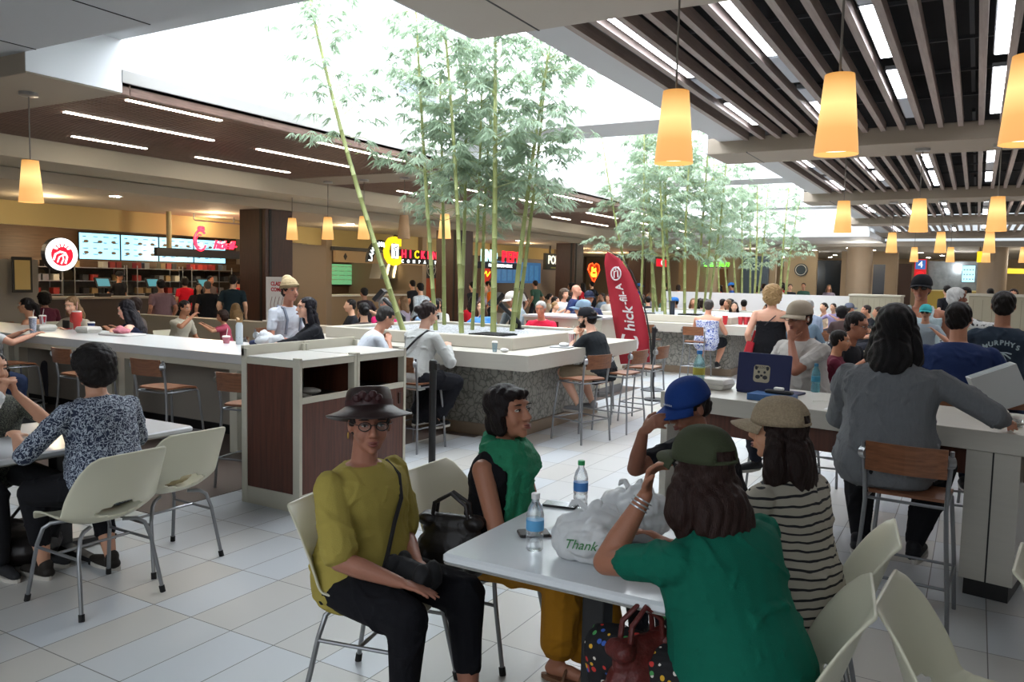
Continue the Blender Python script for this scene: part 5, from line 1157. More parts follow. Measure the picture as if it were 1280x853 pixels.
# free standing menu sign behind the capped couple
t = thing('poster_board', 'white poster board on the counter reading CLASSIC COMBO, behind the beanie', 'poster', (-9.78, 9.1, .95)); B().box(0, .5, 0, .03, .0, .71).build('board', mat('poster_white', 'd5d2cc', .6), t); B().box(-.02, .52, -.06, .1, -.0, .02).build('foot', WHITE, t)
for z, s_ in ((.6, 'CLASSIC'), (.51, 'COMBO')): text('letters', s_, .085, mat('red_ink', 'b5202a'), face_M((.27, -.004, z), NR), t, depth=.003, bold=.003)
b = B()
for k in range(4): b.tube([(.12+.08*k, -.004, .15), (.1+.08*k, -.004, .28), (.14+.08*k, -.004, .4)], .006, 5)
b.build('drawings', mat('ink_grey', '8a6f6a'), t)
box('wall_ledge', -13.0, -8.5, 8.98, 9.22, 0, .94, mat('tan_ledge', '9b907d', .5), kind='structure')
# everyone else, placed by where the head is
def HP(label, hx_, hy_, hz_, face, pose='sit', lean=8, s=.97, **k):
    g_ = R(face); yo = (.505*math.sin(R(lean))+.022+.0012*lean)*s; top_ = (.505*math.cos(R(lean))+.143)*s
    loc = (hx_+math.sin(g_)*yo, hy_-math.cos(g_)*yo, 0)
    if pose == 'sit': k['sz'] = max(.40, hz_-.095*s-top_)
    else: s = hz_/(.9+.505*math.cos(R(lean))+.143)
    k.setdefault('hand_', 0); k.pop('hand_')
    if pose == 'sit' and 'LH' not in k and k['sz'] > .5: k['LH'] = (-.12, .36, k['sz']+.40); k.setdefault('RH', (.14, .34, k['sz']+.40))
    st = k.pop('stool', True)
    if st and pose == 'sit' and k.get('vox', 0) < .0195:
        nm = ' '.join(label.split(',')[0].split()[:11])
        if k['sz'] > .52: o = S((loc[0], loc[1], 0), face, 'bar stool under the '+nm); o.scale.z = k['sz']/.672
        else: o = chair((loc[0]-math.sin(g_)*.06, loc[1]+math.cos(g_)*.06, 0), face, 'cream shell chair under the '+nm)
    return person(label, loc, face, pose, s=s, lean=lean, **k)
FLOR = voro('navy_floral_cloth', '1c2740', 'a9b3c0', 40, .8, .06, c3='1c2740', soft=.03)
# left edge
HP('person with black curly hair in a navy floral top, seen from behind at left', -4.16, 2.62, 1.19, 92, lean=12, s=.97, g=1.3, sk='a97f68', top='half', topm=FLOR, bot='capri', bc='17171b', hair='poof', hc='171211', stool=False, vox=.0075, LH=(-.28, .36, .82), RH=(.2, .38, .8), sz=.42, shoe='2a2622', RF=(.14, .2, .09), hl=.2)
HP('person eating, holding food in a napkin with both hands at the left edge', -4.90, 2.50, 1.13, -90, lean=8, s=.93, g=1.15, sk='ab7f66', top='tee', topm=voro('black_speckled_cloth', '1a1b1c', '6d7160', 60, .8, .05), bot='pants', bc='232326', hair='bob', hc='17120f', stool=False, vox=.0085, LH=(-.03, .26, 1.0), RH=(.05, .26, 1.0), curl=.8, palm={1: (-.8, 0, .3), -1: (.8, 0, .3)}, dirL=(.3, 0, .9), dirR=(-.3, 0, .9))
W = dict(vox=.013)
HP('person in a white tee with a bare forearm on the left counter, at the edge', -9.15, 4.62, 1.27, -12, lean=14, s=1.0, sk='b98a74', top='tee', tc='d8d8d6', bc='2a3550', hair='short', hc='8c8478', RH=(.26, .52, 1.0), LH=(-.1, .5, 1.0), **W)
HP('person with dark ponytail and bare shoulders behind the patterned cup', -11.3, 6.2, 1.2, 125, lean=14, sk='a3765c', top='strapless', tc='8f8a84', bc='22222a', hair='pony', hc='191413', **W)
HP('person with long blonde hair looking down, red tumbler before them', -10.15, 6.15, 1.25, 200, lean=10, hp=14, sk='c79c84', top='half', tc='b3ab98', bc='4a4a52', hair='long', hl=.26, hc='86684a', vox=.0105)
HP('person in a grey brown tee facing left behind the dark haired one in navy', -9.75, 6.75, 1.25, 125, lean=6, g=1.1, sk='a0725b', top='tee', tc='5f5450', bc='22242c', hair='short', hc='2a1d18', **W)
HP('person with long black hair in a navy tank top, leaning over the counter', -8.95, 6.1, 1.24, 118, lean=24, hp=18, s=1.0, sk='cf9f8c', top='tank', tc='1e2238', bc='1d1f2b', hair='long', hl=.42, hc='17141a', vox=.0105)
HP('person in a white tee eating with chopsticks beyond the left counter', -10.3, 8.0, 1.17, -85, lean=20, hp=10, sk='9d6f55', top='tee', tc='c4bfae', bc='3a3a3e', hair='short', hc='191413', RH=(.05, .40, 1.05), **W)
HP('small child with curly brown hair and pink top at the table', -9.75, 8.2, 1.06, 140, s=.72, lean=12, hp=10, sk='a5785e', top='tee', tc='a8485c', bc='4a4458', hair='curly', hc='2b1a13', **W)
Q = dict(vox=.0155)
HP('standing person in a mauve brown tee in the queue, back turned', -13.6, 10.0, 1.45, 75, 'stand', 2, g=1.25, sk='9d6e58', top='tee', tc='7d6266', bot='pants', bc='26262c', hair='short', hc='1a1513', **Q)
HP('person in a bright red shirt standing behind the chicken counter', -16.9, 13.1, 1.48, 70, 'stand', 3, sk='9a6c56', top='tee', tc='c01428', bot='pants', bc='1d1d22', hair='bob', hc='171312', **Q)
HP('person with long black hair and dark dress facing the seats in the queue', -15.0, 12.0, 1.36, -120, 'stand', 2, sk='ad8168', top='tee', tc='2c2328', bot='pants', bc='201c20', hair='long', hc='151113', **Q)
HP('person in a black tee with shaved head in the queue', -14.1, 11.5, 1.42, 60, 'stand', 2, g=1.2, sk='a87a62', top='tee', tc='15161a', bot='pants', bc='1a1a1f', hair='short', hc='57524c', **Q)
HP('person in a dark teal tee and black trousers standing by the walnut column', -12.5, 10.8, 1.56, 40, 'stand', 2, g=1.15, sk='b08a72', top='tee', tc='1c2b33', bot='pants', bc='17181c', hair='short', hc='16120f', **Q)
HP('person in a red shirt half hidden in the queue by the black tee', -15.9, 13.9, 1.5, 60, 'stand', 2, sk='9a6c56', top='tee', tc='b0202c', bot='pants', bc='1d1d22', hair='short', hc='171312', **Q)
HP('person in a maroon shirt seated near the shop entrance', -14.0, 8.0, 1.2, 70, lean=6, g=1.1, sk='8a6450', top='tee', tc='5c2836', bc='26262c', hair='curly', hc='1a1512', **Q)
HP('person with dark hair cut by the left edge by the entrance', -14.3, 7.2, 1.3, 120, lean=6, sk='8a6048', top='tee', tc='2b333e', bc='26262c', hair='short', hc='18130f', **Q)
HP('person with blonde hair bending low beside the walnut column', -11.4, 9.9, 1.0, 60, lean=30, hp=20, sk='b08a72', top='tee', tc='20242c', bc='1c1f28', hair='long', hc='7a5f3e', **Q)
HP('person in a grey shirt behind the registers', -18.0, 14.8, 1.5, -90, 'stand', 2, sk='a87a62', top='tee', tc='6b5f5c', bot='pants', bc='1d1d22', hair='short', hc='171312', **Q)
HP('person in a black shirt and cap behind the registers', -19.6, 13.2, 1.55, -90, 'stand', 2, sk='a87a62', top='tee', tc='202024', bot='pants', bc='1d1d22', hair='short', hc='171312', hat='cap', hatc='202024', **Q)
# middle left
def beanie_x(t, TM, HT, k):
    s = k['s']; m = mat('grey_strap', '7d8492', .8)
    for x in (-.09, .09): b = B(); b.tube([TM @ (Vector(p)*s) for p in ((x, .125, .2), (x, .13, .36), (x*1.05, .06, .47), (x, -.06, .47), (x*.8, -.135, .33), (x*.6, -.13, .15))], .016, 6); b.build('overall_strap', m, t, smooth=True)
HP('person in a cream beanie and white tee in profile at the counter', -6.45, 6.35, 1.53, -98, lean=10, s=1.0, g=1.12, sk='a3705c', top='tee', tc='c3c7cf', bc='8a93a3', hair='short', hc='2a1d18', hat='beanie', vox=.0085, LH=(.0, .34, 1.05), RH=(.14, .34, 1.0), extra=beanie_x)
HP('person with long black hair and black jacket, arm stretched along the counter', -5.98, 6.1, 1.37, 142, lean=14, hy=10, s=.96, sk='c1937c', top='34', tc='17181d', bc='1d2030', hair='long', hl=.30, hc='15121a', vox=.0085, LH=(-.30, .55, 1.0), RH=(.10, .5, .98), dirL=(-.2, 1, 0))
HP('person in a white tee bending forward between counter and planter', -5.45, 6.75, 1.27, -35, lean=34, hp=28, s=1.0, g=1.1, sk='a87a64', top='tee', tc='cdd3dc', bc='23252e', hair='short', hc='33312f', vox=.0105)
HP('grey haired person in a magenta polo at a table beyond', -7.9, 9.75, 1.27, -100, lean=6, g=1.1, sk='a36f5e', top='tee', tc='b01c58', bc='3c3c44', hair='short', hc='6b6a68', **W)
HP('person with a black bun and hands raised behind the white tee', -7.35, 8.6, 1.23, 60, lean=6, sk='b08872', top='tee', tc='4a3f3c', bc='26262c', hair='bun', hc='141114', RH=(.2, .3, 1.2), **W)
HP('worker in dark clothes standing before the chicken stall', -10.6, 12.4, 1.37, 80, 'stand', 6, sk='8a6450', top='tee', tc='2a2226', bot='pants', bc='1d1d22', hair='short', hc='161210', **Q)
HP('worker in a white spotted coat standing by the orange stall', -10.4, 14.0, 1.47, 75, 'stand', 6, sk='b08a72', top='long', topm=voro('white_spotted_cloth', 'c4ccd2', '8a949c', 40, .8, .06), bot='pants', bc='4a4a50', hair='short', hc='161210', **Q)
HP('person with dark hair low behind the sweatshirt', -7.6, 10.6, 1.25, 160, lean=8, sk='a87c66', top='tee', tc='9aa39a', bc='303036', hair='short', hc='1a1414', **W)
def sweat_x(t, TM, HT, k): strap(t, TM, k['s'], mat('black_strap', '19171a', .6), [(.10, .03, .475), (.10, -.07, .46), (.05, -.135, .36), (-.03, -.15, .24), (-.11, -.15, .12), (-.15, -.08, .04)], 'crossbody_strap', .011)
HP('person in a pale sweatshirt with black strap on a stool, back to camera', -4.80, 6.62, 1.34, -6, lean=20, hp=18, hy=-22, s=1.0, g=1.12, sk='b08a76', top='long', tc='b9bbb8', bot='skirt', bc='1b1c22', hair='bun', hc='2a201f', stool=False, vox=.0085, RH=(.17, .34, 1.0), LH=(-.1, .36, 1.0), extra=sweat_x, LF=(-.12, .2, .28), RF=(.14, .2, .28), shoe='17181b')
S((-4.80, 6.42, 0), -4, 'bar stool under the person in the pale sweatshirt')
HP('person in white with brown hair facing the camera beyond the bamboo', -7.5, 11.9, 1.2, 200, lean=8, sk='c09880', top='tee', tc='cfcfd2', bc='4a4a50', hair='long', hc='4a3426', **W)
HP('sunglasses-on-head person in a bright red tee leaning on the planter bar', -5.5, 10.35, 1.28, 190, lean=14, hp=10, g=1.15, sk='b5765f', top='tee', tc='e02848', bc='3c3c44', hair='short', hc='b5b3ae', **W)
HP('person in a grey hoodie bending over a blue bag beyond the bamboo', -6.9, 11.9, 1.36, 150, lean=32, hp=20, g=1.15, sk='a87a62', top='long', tc='8b969c', bc='3a3f4a', hair='short', hc='4a3f38', hat='cap', hatc='d4cfc6', **W)
def phones(n): pass
HP('bearded person in a black tee, glasses and cap on a planter bar stool', -3.90, 8.5, 1.27, 84, lean=20, hy=12, s=.99, g=1.25, sk='c49a85', top='tee', tc='22262a', bot='shorts', bc='9a8a74', hair='short', hc='1d1613', beard=1, hat='capback', hatc='1c1d22', glasses='0d0d0f', stool=False, vox=.0085, LH=(-.06, .34, 1.06), RH=(.06, .33, 1.08), curl=.8, palm={1: (-.8, 0, .3), -1: (.8, 0, .3)}, dirL=(.3, 0, .9), dirR=(-.3, 0, .9), LF=(-.14, .22, .28), RF=(.14, .2, .28), shoe='8f8f92')
HP('person in a pale cap hunched just behind the bearded one', -4.45, 9.55, 1.33, 110, lean=18, sk='b5876e', top='tank', tc='b59a86', bc='6a4a44', hair='short', hc='6a4a36', hat='cap', hatc='8fa6bb', **W)
HP('person in a navy tee and navy cap reaching over the far side', -5.8, 12.7, 1.40, -140, lean=20, g=1.35, sk='b07a62', top='tee', tc='2c3350', bc='2c2f3a', hair='short', hc='7a746c', hat='cap', hatc='23283c', RH=(.3, .45, 1.1), **Q)
HP('bald person in a blue shirt beyond the planter', -6.8, 14.3, 1.5, -60, 'stand', 8, g=1.2, sk='b5806a', top='tee', tc='27345e', bot='pants', bc='2c2f3a', hair='bald', **Q)
HP('person in a white and blue visor cap behind the feather flag', -5.4, 13.4, 1.34, 170, lean=16, hp=18, g=1.1, sk='b5806a', top='tee', tc='7b8a8c', bc='2c2f3a', hair='short', hc='5a4a3c', hat='visor', hatc='c9c9c6', **Q)
HP('blond toddler in white by the far planter', -6.7, 13.2, 1.22, -90, s=.7, sk='c79a80', top='tee', tc='c9c6c0', bc='6a6a72', hair='short', hc='8a6a44', **Q)
HP('person in a white cap and tee by the dark plants', -7.6, 15.4, 1.4, -120, lean=10, sk='c09078', top='tee', tc='d2d4d6', bc='3a3c44', hair='curly', hc='4a3c30', **Q)
# middle right
HP('person in a blue floral tank top on a stool at the second planter', -4.12, 14.15, 1.30, 4, lean=8, s=1.02, g=1.3, sk='b5846c', top='tank', topm=voro('blue_white_floral_cloth', '3a4f9c', 'c3c8d8', 26, .8, .14), bot='shorts', bc='1a1c22', hair='short', hc='4a4542', LF=(-.13, .2, .28), RF=(.16, .2, .28), stool=False, vox=.0115)
HP('person with dark shoulder hair facing the camera over red cups', -4.75, 18.3, 1.18, 195, lean=8, sk='c09880', top='tee', tc='2a2a2e', bc='2a2a30', hair='long', hl=.22, hc='1d1614', **Q)
def blonde_x(t, TM, HT, k):
    s = k['s']; b = B(); b.tube([TM @ (Vector(p)*s) for p in ((.12, -.03, .46), (.04, -.115, .38), (-.06, -.135, .28))], .007, 6); b.build('thin_strap', BLACK, t)
    b = B(); M = TM @ Matrix.Translation((-.24, -.02, -.02)) @ Matrix.Rotation(R(14), 4, 'Y'); b.rbox(-.05, .05, -.10, .10, -.36, 0, .02)
    o = b.build('red_bag', mat('red_tote', 'b5192a', .6), t); o.matrix_local = M @ Matrix.Translation((0, 0, .1)); text('bag_letters', 'LOVE', .12, mat('white_print', 'd8d0d0', .7), face_M((-.052, 0, -.18), (-1, 0, 0), R(90)), o, depth=.004)
    for z in (.0,): b = B(); b.tube([(0, -.06, 0), (0, -.05, .14), (0, .05, .14), (0, .06, 0)], .008, 6); b.build('bag_handle', MC['red_tote'], o)
HP('standing blonde person with curly hair in a black strappy top, red bag', -2.18, 10.2, 1.58, 6, 'stand', 2, g=1.2, sk='bd8f78', top='strapless', tc='17171b', bot='pants', bc='1b1b20', hair='curly', hc='a98a60', vox=.0095, extra=blonde_x)
HP('grey haired person in a light blue shirt beyond the laptop', -2.6, 15.2, 1.33, 40, lean=10, hy=-40, g=1.1, sk='b5846e', top='long', tc='a3b4cc', bc='3c4250', hair='short', hc='9b9b98', **Q)
HP('person in a steel blue shirt, back turned, beyond the laptop', -2.25, 12.6, 1.3, 10, lean=16, g=1.3, sk='a87a62', top='half', tc='6f8496', bc='2b3040', hair='short', hc='2a2220', **W)
HP('child in lilac near the low white wall', -2.75, 19.0, 1.22, 160, s=.8, lean=12, sk='b08a72', top='tee', tc='8f86a8', bc='3a3a44', hair='short', hc='2a201c', **Q)
HP('person in red plaid with a backpack near the low white wall', -2.3, 18.2, 1.22, -50, lean=24, sk='c0907a', top='tee', topm=stripes('red_plaid', 'b02848', '6a1830', .05, .3), bc='3a3a44', hair='short', hc='4a443e', hat='cap', hatc='6a6f80', **Q)
HP('person in dark clothes bending beside the red plaid one', -2.0, 18.3, 1.2, 120, lean=20, sk='a87a62', top='tee', tc='23252b', bc='23252b', hair='short', hc='2a2220', **Q)
HP('small head peeking over beside the cream divider', -1.65, 19.4, 1.1, 175, s=.8, sk='b08a72', top='tee', tc='3a2c2c', bc='3a3a44', hair='short', hc='231b18', **Q)
# right table
def ear_x(t, TM, HT, k): b = B(); b.ell((-.083, .004, -.008), (.007, .006, .014), 8, 6); o = b.build('earbud', WHITE, t); o.matrix_local = HT
HP('person in a white tee, beige cap and glasses behind the navy laptop', -1.20, 6.58, 1.455, 150, lean=12, hy=4, hp=6, s=1.03, g=1.2, sk='8a5c49', top='tee', tc='b7b3ad', bc='2c2f3a', hair='short', hc='17120f', hat='cap', hatc='a89c8a', glasses='131313', stool=False, vox=.007, LH=(-.02, .24, 1.27), RH=(.16, .42, .99), poleL=(-.5, .5, -1), dirL=(.1, -.1, 1), curl={-1: 1.0, 1: .3}, palm={-1: (.2, -1, 0), 1: (0, 0, -1)}, extra=ear_x)
HP('person with black bob hair in a grey linen shirt, back to the camera', -.36, 4.72, 1.49, -6, lean=7, s=1.08, g=1.42, sk='a87a66', top='34', topm=mat('grey_linen', '6c6f72', .9, noise=.14, nscale=60, bump=.5, bscale=120, stretch=(1, 1, .3)), bot='pants', bc='16161a', hair='long', hl=.2, hc='120f10', hsc=1.12, stool=False, vox=.0075, RH=(.50, .40, 1.02), LH=(-.16, .42, 1.0), poleR=(1, -.2, -.5), curl=.3, fold=.009, LF=(-.16, .26, .3), RF=(.12, .3, .3), shoe='1c1c20')
HP('small child in a maroon tee eating fries in profile', -.93, 6.95, 1.27, -84, s=.74, lean=8, hp=4, sk='a87a5e', top='tee', tc='5c1c2e', bc='2a2c3a', hair='short', hc='17120f', vox=.009, RH=(.06, .32, 1.05), LH=(-.05, .34, 1.05))
HP('person with short dark hair and glasses leaning in behind the child', -.86, 7.35, 1.38, -110, lean=20, hp=12, s=.98, sk='9a6c56', top='tee', tc='1d1e22', bc='2a2c3a', hair='short', hc='1b1412', glasses='18181a', **W)
HP('person in black, back turned, beyond the child', -.66, 8.2, 1.33, 20, lean=14, g=1.3, sk='a87a62', top='long', tc='141418', bc='17171c', hair='short', hc='151214', **W)
HP('person in a navy short sleeved shirt with a blue glove, back turned', -.10, 6.45, 1.5, 6, lean=14, hy=-18, s=1.04, g=1.32, sk='9c6e56', top='half', tc='1f2f58', bc='1d2130', hair='short', hc='14100f', vox=.0085, RH=(.24, .36, 1.03), LH=(-.2, .42, 1.05), poleR=(.8, -.2, -.8))
def palm_x(t, TM, HT, k):
    s = k['s']; m = mat('tee_print', '9fb0b4', .8)
    def tt(body, z, sz, bow=0): 
        n = len(body)
        for i, ch in enumerate(body):
            u = (i-(n-1)/2)/max(1, (n-1)/2); M = TM @ face_M((u*-.105*-1*s, -.162*s, (z-bow*u*u)*s), (0, -1, 0)) @ Matrix.Rotation(R(-18*bow/.05*u*.8) if bow else 0, 4, 'Z'); text('print_letter', ch, sz, m, M, t, depth=.01, bold=.002)
    tt('MURPHYS', .36, .05, .035); tt('HAWAII', .06, .035)
    b = B(); 
    b.tube([TM @ (Vector(p)*s) for p in ((0, -.165, .12), (.01, -.168, .2), (0, -.168, .28))], .006, 6)
    for a in (-60, -25, 15, 160, 200, 240): b.tube([TM @ (Vector((0+.07*u*math.cos(R(a)), -.168, .285+.05*u*math.sin(R(a))-.02*u*u))*s) for u in (0, .5, 1)], .006, 5)
    b.tube([TM @ (Vector((x, -.165, .1+.012*math.sin(x*90)))*s) for x in [(-.09+.02*i) for i in range(10)]], .006, 5); b.build('palm_print', m, t)
HP('person in a dark tee with a pale palm tree print, back turned', .19, 7.55, 1.58, 0, lean=5, s=1.04, g=1.2, sk='8a5f4a', top='tee', tc='25303c', bot='shorts', bc='2c3a55', hair='short', hc='17120f', stool=False, vox=.0095, extra=palm_x, LF=(-.14, .3, .3), RF=(.14, .3, .3), shoe='c9c4b8')
S((.19, 7.50, 0), 0, 'bar stool under the person in the palm tree tee')
HP('person in a grey tee cut by the right edge', .62, 9.0, 1.53, 10, lean=8, g=1.25, sk='8a5f4a', top='tee', tc='4a5256', bc='2c2f3a', hair='short', hc='17120f', **W)
HP('standing person in a white tank top, black cap and sunglasses', -.49, 9.15, 1.70, 176, 'stand', 2, g=1.15, sk='8f5f4a', top='tank', tc='b9cdd2', bot='shorts', bc='2c3a55', hair='short', hc='17120f', hat='cap', hatc='17181c', glasses='0d0d10', vox=.0095)
HP('small child in a teal cap and sunglasses held up before the tank top', -.42, 8.75, 1.47, 176, s=.62, stool=False, sk='a87a62', top='tee', tc='8f9aa0', bc='4a5058', hair='short', hc='2a201c', hat='cap', hatc='3fa6a8', glasses='0d0d10', vox=.0105, LH=(-.1, .15, 1.3), RH=(.1, .15, 1.3))
HP('person in a black and white scarf stretching a hand right', -.20, 10.6, 1.6, -60, 'stand', 14, g=1.1, sk='6a4636', top='long', topm=voro('black_white_cloth', '1c1c20', 'b9b9b6', 18, .8, .2), bot='pants', bc='17171c', hair='short', hc='bdbdba', RH=(.3, .5, 1.3), **W)
# the far crowd: a few kinds, then individuals copied from them
KINDS = [dict(tc='c42030', hc='1a1513', hair='long'), dict(tc='23252b', hc='17120f', hair='short'), dict(tc='8aa6c6', hc='2a2220', hair='short'), dict(tc='d8d8d6', hc='2b1f1a', hair='bob'),
         dict(tc='e0701e', hc='1c1614', hair='short'), dict(tc='4a3c3a', hc='141114', hair='curly'), dict(tc='3f5f52', hc='3a2a20', hair='short'), dict(tc='b9a58c', hc='1a1513', hair='bun'), dict(tc='2f4a86', hc='1a1513', hair='short', hat='cap', hatc='2f6ab0'), dict(tc='8a7f8c', hc='6a5036', hair='long')]
CN = ['red', 'black', 'light blue', 'white', 'orange', 'brown', 'green', 'tan', 'blue', 'mauve']
proto = {}
SPOTS = [ # kind, x, y, z head, face, pose, where
 (0, -6.15, 20.3, 1.3, 30, 's', 'left of the blonde'), (1, -5.9, 19.9, 1.2, 60, 's', 'left of the blonde'), (4, -5.55, 20.3, 1.28, -20, 's', 'left of the blonde'), (5, -5.3, 19.9, 1.22, 150, 's', 'left of the blonde'), (1, -5.0, 20.2, 1.2, 20, 's', 'left of the blonde'),
 (8, -6.6, 19.6, 1.25, 120, 's', 'among the second bamboo'), (9, -6.2, 19.9, 1.35, 200, 's', 'among the second bamboo'), (6, -7.1, 20.2, 1.25, 170, 's', 'among the second bamboo'), (3, -7.6, 19.8, 1.2, 90, 's', 'among the second bamboo'), (2, -6.9, 20.3, 1.25, 30, 's', 'among the second bamboo'), (1, -7.7, 20.7, 1.2, 30, 's', 'among the second bamboo'),
 (0, -6.7, 33, 1.65, 160, 't', 'beyond the low white wall'), (1, -6.2, 32, 1.6, 200, 't', 'beyond the low white wall'), (5, -7.2, 31, 1.5, 30, 't', 'beyond the low white wall'), (6, -5.9, 33, 1.65, 180, 't', 'beyond the low white wall'), (0, -5.6, 30, 1.4, 180, 's', 'beyond the low white wall'), (3, -5.2, 31, 1.4, 120, 's', 'beyond the low white wall'), (2, -4.3, 28, 1.5, 30, 's', 'beyond the low white wall'),
 (1, -7.8, 30, 1.5, 60, 's', 'beyond the low white wall'), (8, -8.2, 31, 1.6, 100, 't', 'beyond the low white wall'), (7, -4.9, 32, 1.5, 60, 's', 'beyond the low white wall'), (5, -6.5, 29, 1.4, 0, 's', 'beyond the low white wall'), (1, -7.2, 28.5, 1.4, 90, 's', 'beyond the low white wall'), (1, -2.6, 24, 1.55, 60, 's', 'behind the cream boxed divider'), (9, -3.0, 25, 1.35, 60, 's', 'behind the cream boxed divider'),
 (1, -.6, 22, 1.65, 30, 't', 'at the far right'), (5, -.2, 21, 1.6, 150, 't', 'at the far right'), (3, .6, 18, 1.6, 170, 't', 'at the far right'), (6, .9, 17, 1.6, 120, 't', 'at the far right'), (1, .3, 24, 1.6, 0, 't', 'at the far right'),
 (9, -10.2, 16.3, 1.45, -60, 't', 'before the left stalls'), (1, -11.2, 17.4, 1.5, 80, 't', 'before the left stalls'), (3, -10.8, 19.0, 1.5, 60, 't', 'before the left stalls'), (5, -11.8, 21, 1.5, 90, 't', 'before the left stalls'), (7, -10.4, 20, 1.3, -60, 's', 'before the left stalls'), (6, -12.4, 23, 1.55, 70, 't', 'before the left stalls'),
 (0, -11.4, 24.5, 1.5, 80, 't', 'before the left stalls'), (2, -10.2, 23.4, 1.3, 150, 's', 'before the left stalls'), (1, -12.2, 27, 1.55, 70, 't', 'before the left stalls'), (8, -11, 28.4, 1.5, -60, 't', 'before the left stalls'), (9, -9.8, 26.6, 1.3, 110, 's', 'before the left stalls'), (3, -9.2, 21.5, 1.25, 180, 's', 'before the left stalls'),
 (5, -9.0, 18.4, 1.3, 100, 's', 'before the left stalls'), (4, -9.6, 24.6, 1.3, 30, 's', 'before the left stalls'), (1, -8.6, 16.8, 1.4, -80, 's', 'before the left stalls'), (6, -8.9, 25.6, 1.3, 200, 's', 'before the left stalls'), (2, -12.8, 31, 1.55, 60, 't', 'before the left stalls'), (1, -11.5, 33, 1.55, 90, 't', 'before the left stalls'), (5, -10.2, 31, 1.4, 90, 's', 'before the left stalls'), (0, -9.4, 34, 1.5, 90, 't', 'before the left stalls'),
 (1, -13.2, 17.5, 1.5, 80, 't', 'before the left stalls'), (7, -13.4, 21.6, 1.5, 80, 't', 'before the left stalls'), (2, -8.3, 11.4, 1.25, 60, 's', 'behind the pale sweatshirt'), (3, -8.9, 12.6, 1.3, 200, 's', 'behind the pale sweatshirt'), (1, -9.1, 10.4, 1.2, 150, 's', 'behind the pale sweatshirt'),
 (1, -2.9, 16.2, 1.2, 60, 's', 'in front of the low white wall'), (3, -3.3, 17.6, 1.2, 200, 's', 'in front of the low white wall'), (5, -2.2, 16.4, 1.2, 20, 's', 'in front of the low white wall'), (7, -3.0, 19.6, 1.2, 150, 's', 'in front of the low white wall'), (6, -1.6, 17.3, 1.2, 100, 's', 'in front of the low white wall'), (2, -3.5, 18.9, 1.2, -60, 's', 'in front of the low white wall'), (0, -1.2, 15.4, 1.2, 30, 's', 'in front of the low white wall'),
 (3, -4.0, 26, 1.5, 150, 's', 'beyond the low white wall'), (0, -5.9, 27.5, 1.5, 60, 's', 'beyond the low white wall'), (1, -4.9, 27, 1.5, 200, 's', 'beyond the low white wall'), (4, -6.9, 26.5, 1.5, 20, 's', 'beyond the low white wall'), (7, -6.3, 31, 1.6, 120, 't', 'beyond the low white wall'), (9, -5.1, 34, 1.6, 180, 't', 'beyond the low white wall'), (3, -7.6, 34, 1.6, 60, 't', 'beyond the low white wall'),
 (9, -10.0, 13.0, 1.2, 100, 's', 'before the left stalls'), (0, -9.3, 14.4, 1.2, 30, 's', 'before the left stalls'), (5, -10.6, 22.0, 1.5, 100, 't', 'before the left stalls'), (3, -9.6, 29, 1.5, 60, 't', 'before the left stalls'), (4, -11.8, 19.2, 1.5, 90, 't', 'before the left stalls'), (6, -8.8, 23.2, 1.2, 160, 's', 'before the left stalls'), (1, -8.3, 28, 1.2, 60, 's', 'before the left stalls'),
 (9, -5.2, 19.6, 1.25, 140, 's', 'right of the flag'), (1, -4.3, 20.0, 1.22, 200, 's', 'right of the flag'), (2, -3.7, 17.2, 1.25, 100, 's', 'right of the flag'), (3, -5.9, 19.7, 1.25, 20, 's', 'right of the flag')]
seen = {}
for kd, x, y, z, f, ps, wh in SPOTS:
    key = (kd, ps); lab = '%s %s person in %s, %s' % ('distant' if y > 15 else 'farther', 'standing' if ps == 't' else 'seated', CN[kd], wh)
    grp = '%s in %s %s' % ('standing people' if ps == 't' else 'seated people', CN[kd], wh)
    zz = 1.56 if ps == 't' else 1.20
    if key not in proto:
        k = dict(KINDS[kd]); proto[key] = HP(lab, x, y, zz, f, 'stand' if ps == 't' else 'sit', 5, sk=('a87a62', 'b58c74', '8a6450')[kd % 3], bot='pants', bc='2a2c34', vox=.02, group=grp, **k); t_ = proto[key]
    else:
        t_ = copy_tree(proto[key], (x, y, 0), R(f), lab, grp)
    if ps == 't': q = z/zz; t_.scale = (q, q, q)
# ---------------------------------------------------------------- things on tables
CLEAR = mat('clear_pet', 'dfe9ee', .06, trans=.92, alpha=.55); LBL = mat('blue_label', '3f86c0', .5)
def water(loc, label, cap='d8d8d8', lab='5aa0d0', liq=None, sc_=1.0, full=True):
    t = thing('water_bottle', label, 'bottle', loc)
    prof = [(.026, 0), (.031, .006), (.031, .03), (.029, .035), (.031, .04), (.031, .055), (.029, .06), (.0315, .065), (.0315, .115), (.030, .12), (.0315, .125), (.030, .135), (.024, .158), (.0135, .175), (.0135, .19)]
    B().lathe([(r*sc_, z*sc_) for r, z in prof], 20).build('body', CLEAR if not liq else mat('pet_'+liq, liq, .08, trans=.6, alpha=.8), t, smooth=True)
    B().lathe([(.0318*sc_, .075*sc_), (.0322*sc_, .08*sc_), (.0322*sc_, .108*sc_), (.0318*sc_, .112*sc_)], 20).build('label', mat('bottle_label_'+lab, lab, .5), t, smooth=True)
    B().lathe([(.0150*sc_, .186*sc_), (.0152*sc_, .19*sc_), (.0152*sc_, .204*sc_), (.013*sc_, .206*sc_)], 16).build('cap', mat('cap_'+cap, cap, .4), t); return t
TZ = .739
water((-1.335, 2.51, TZ), 'clear water bottle with white cap standing nearest on the front table', sc_=1.02)
water((-1.43, 3.10, TZ), 'water bottle with green cap at the far edge of the front table', cap='2f9a5a', lab='3f78b8')
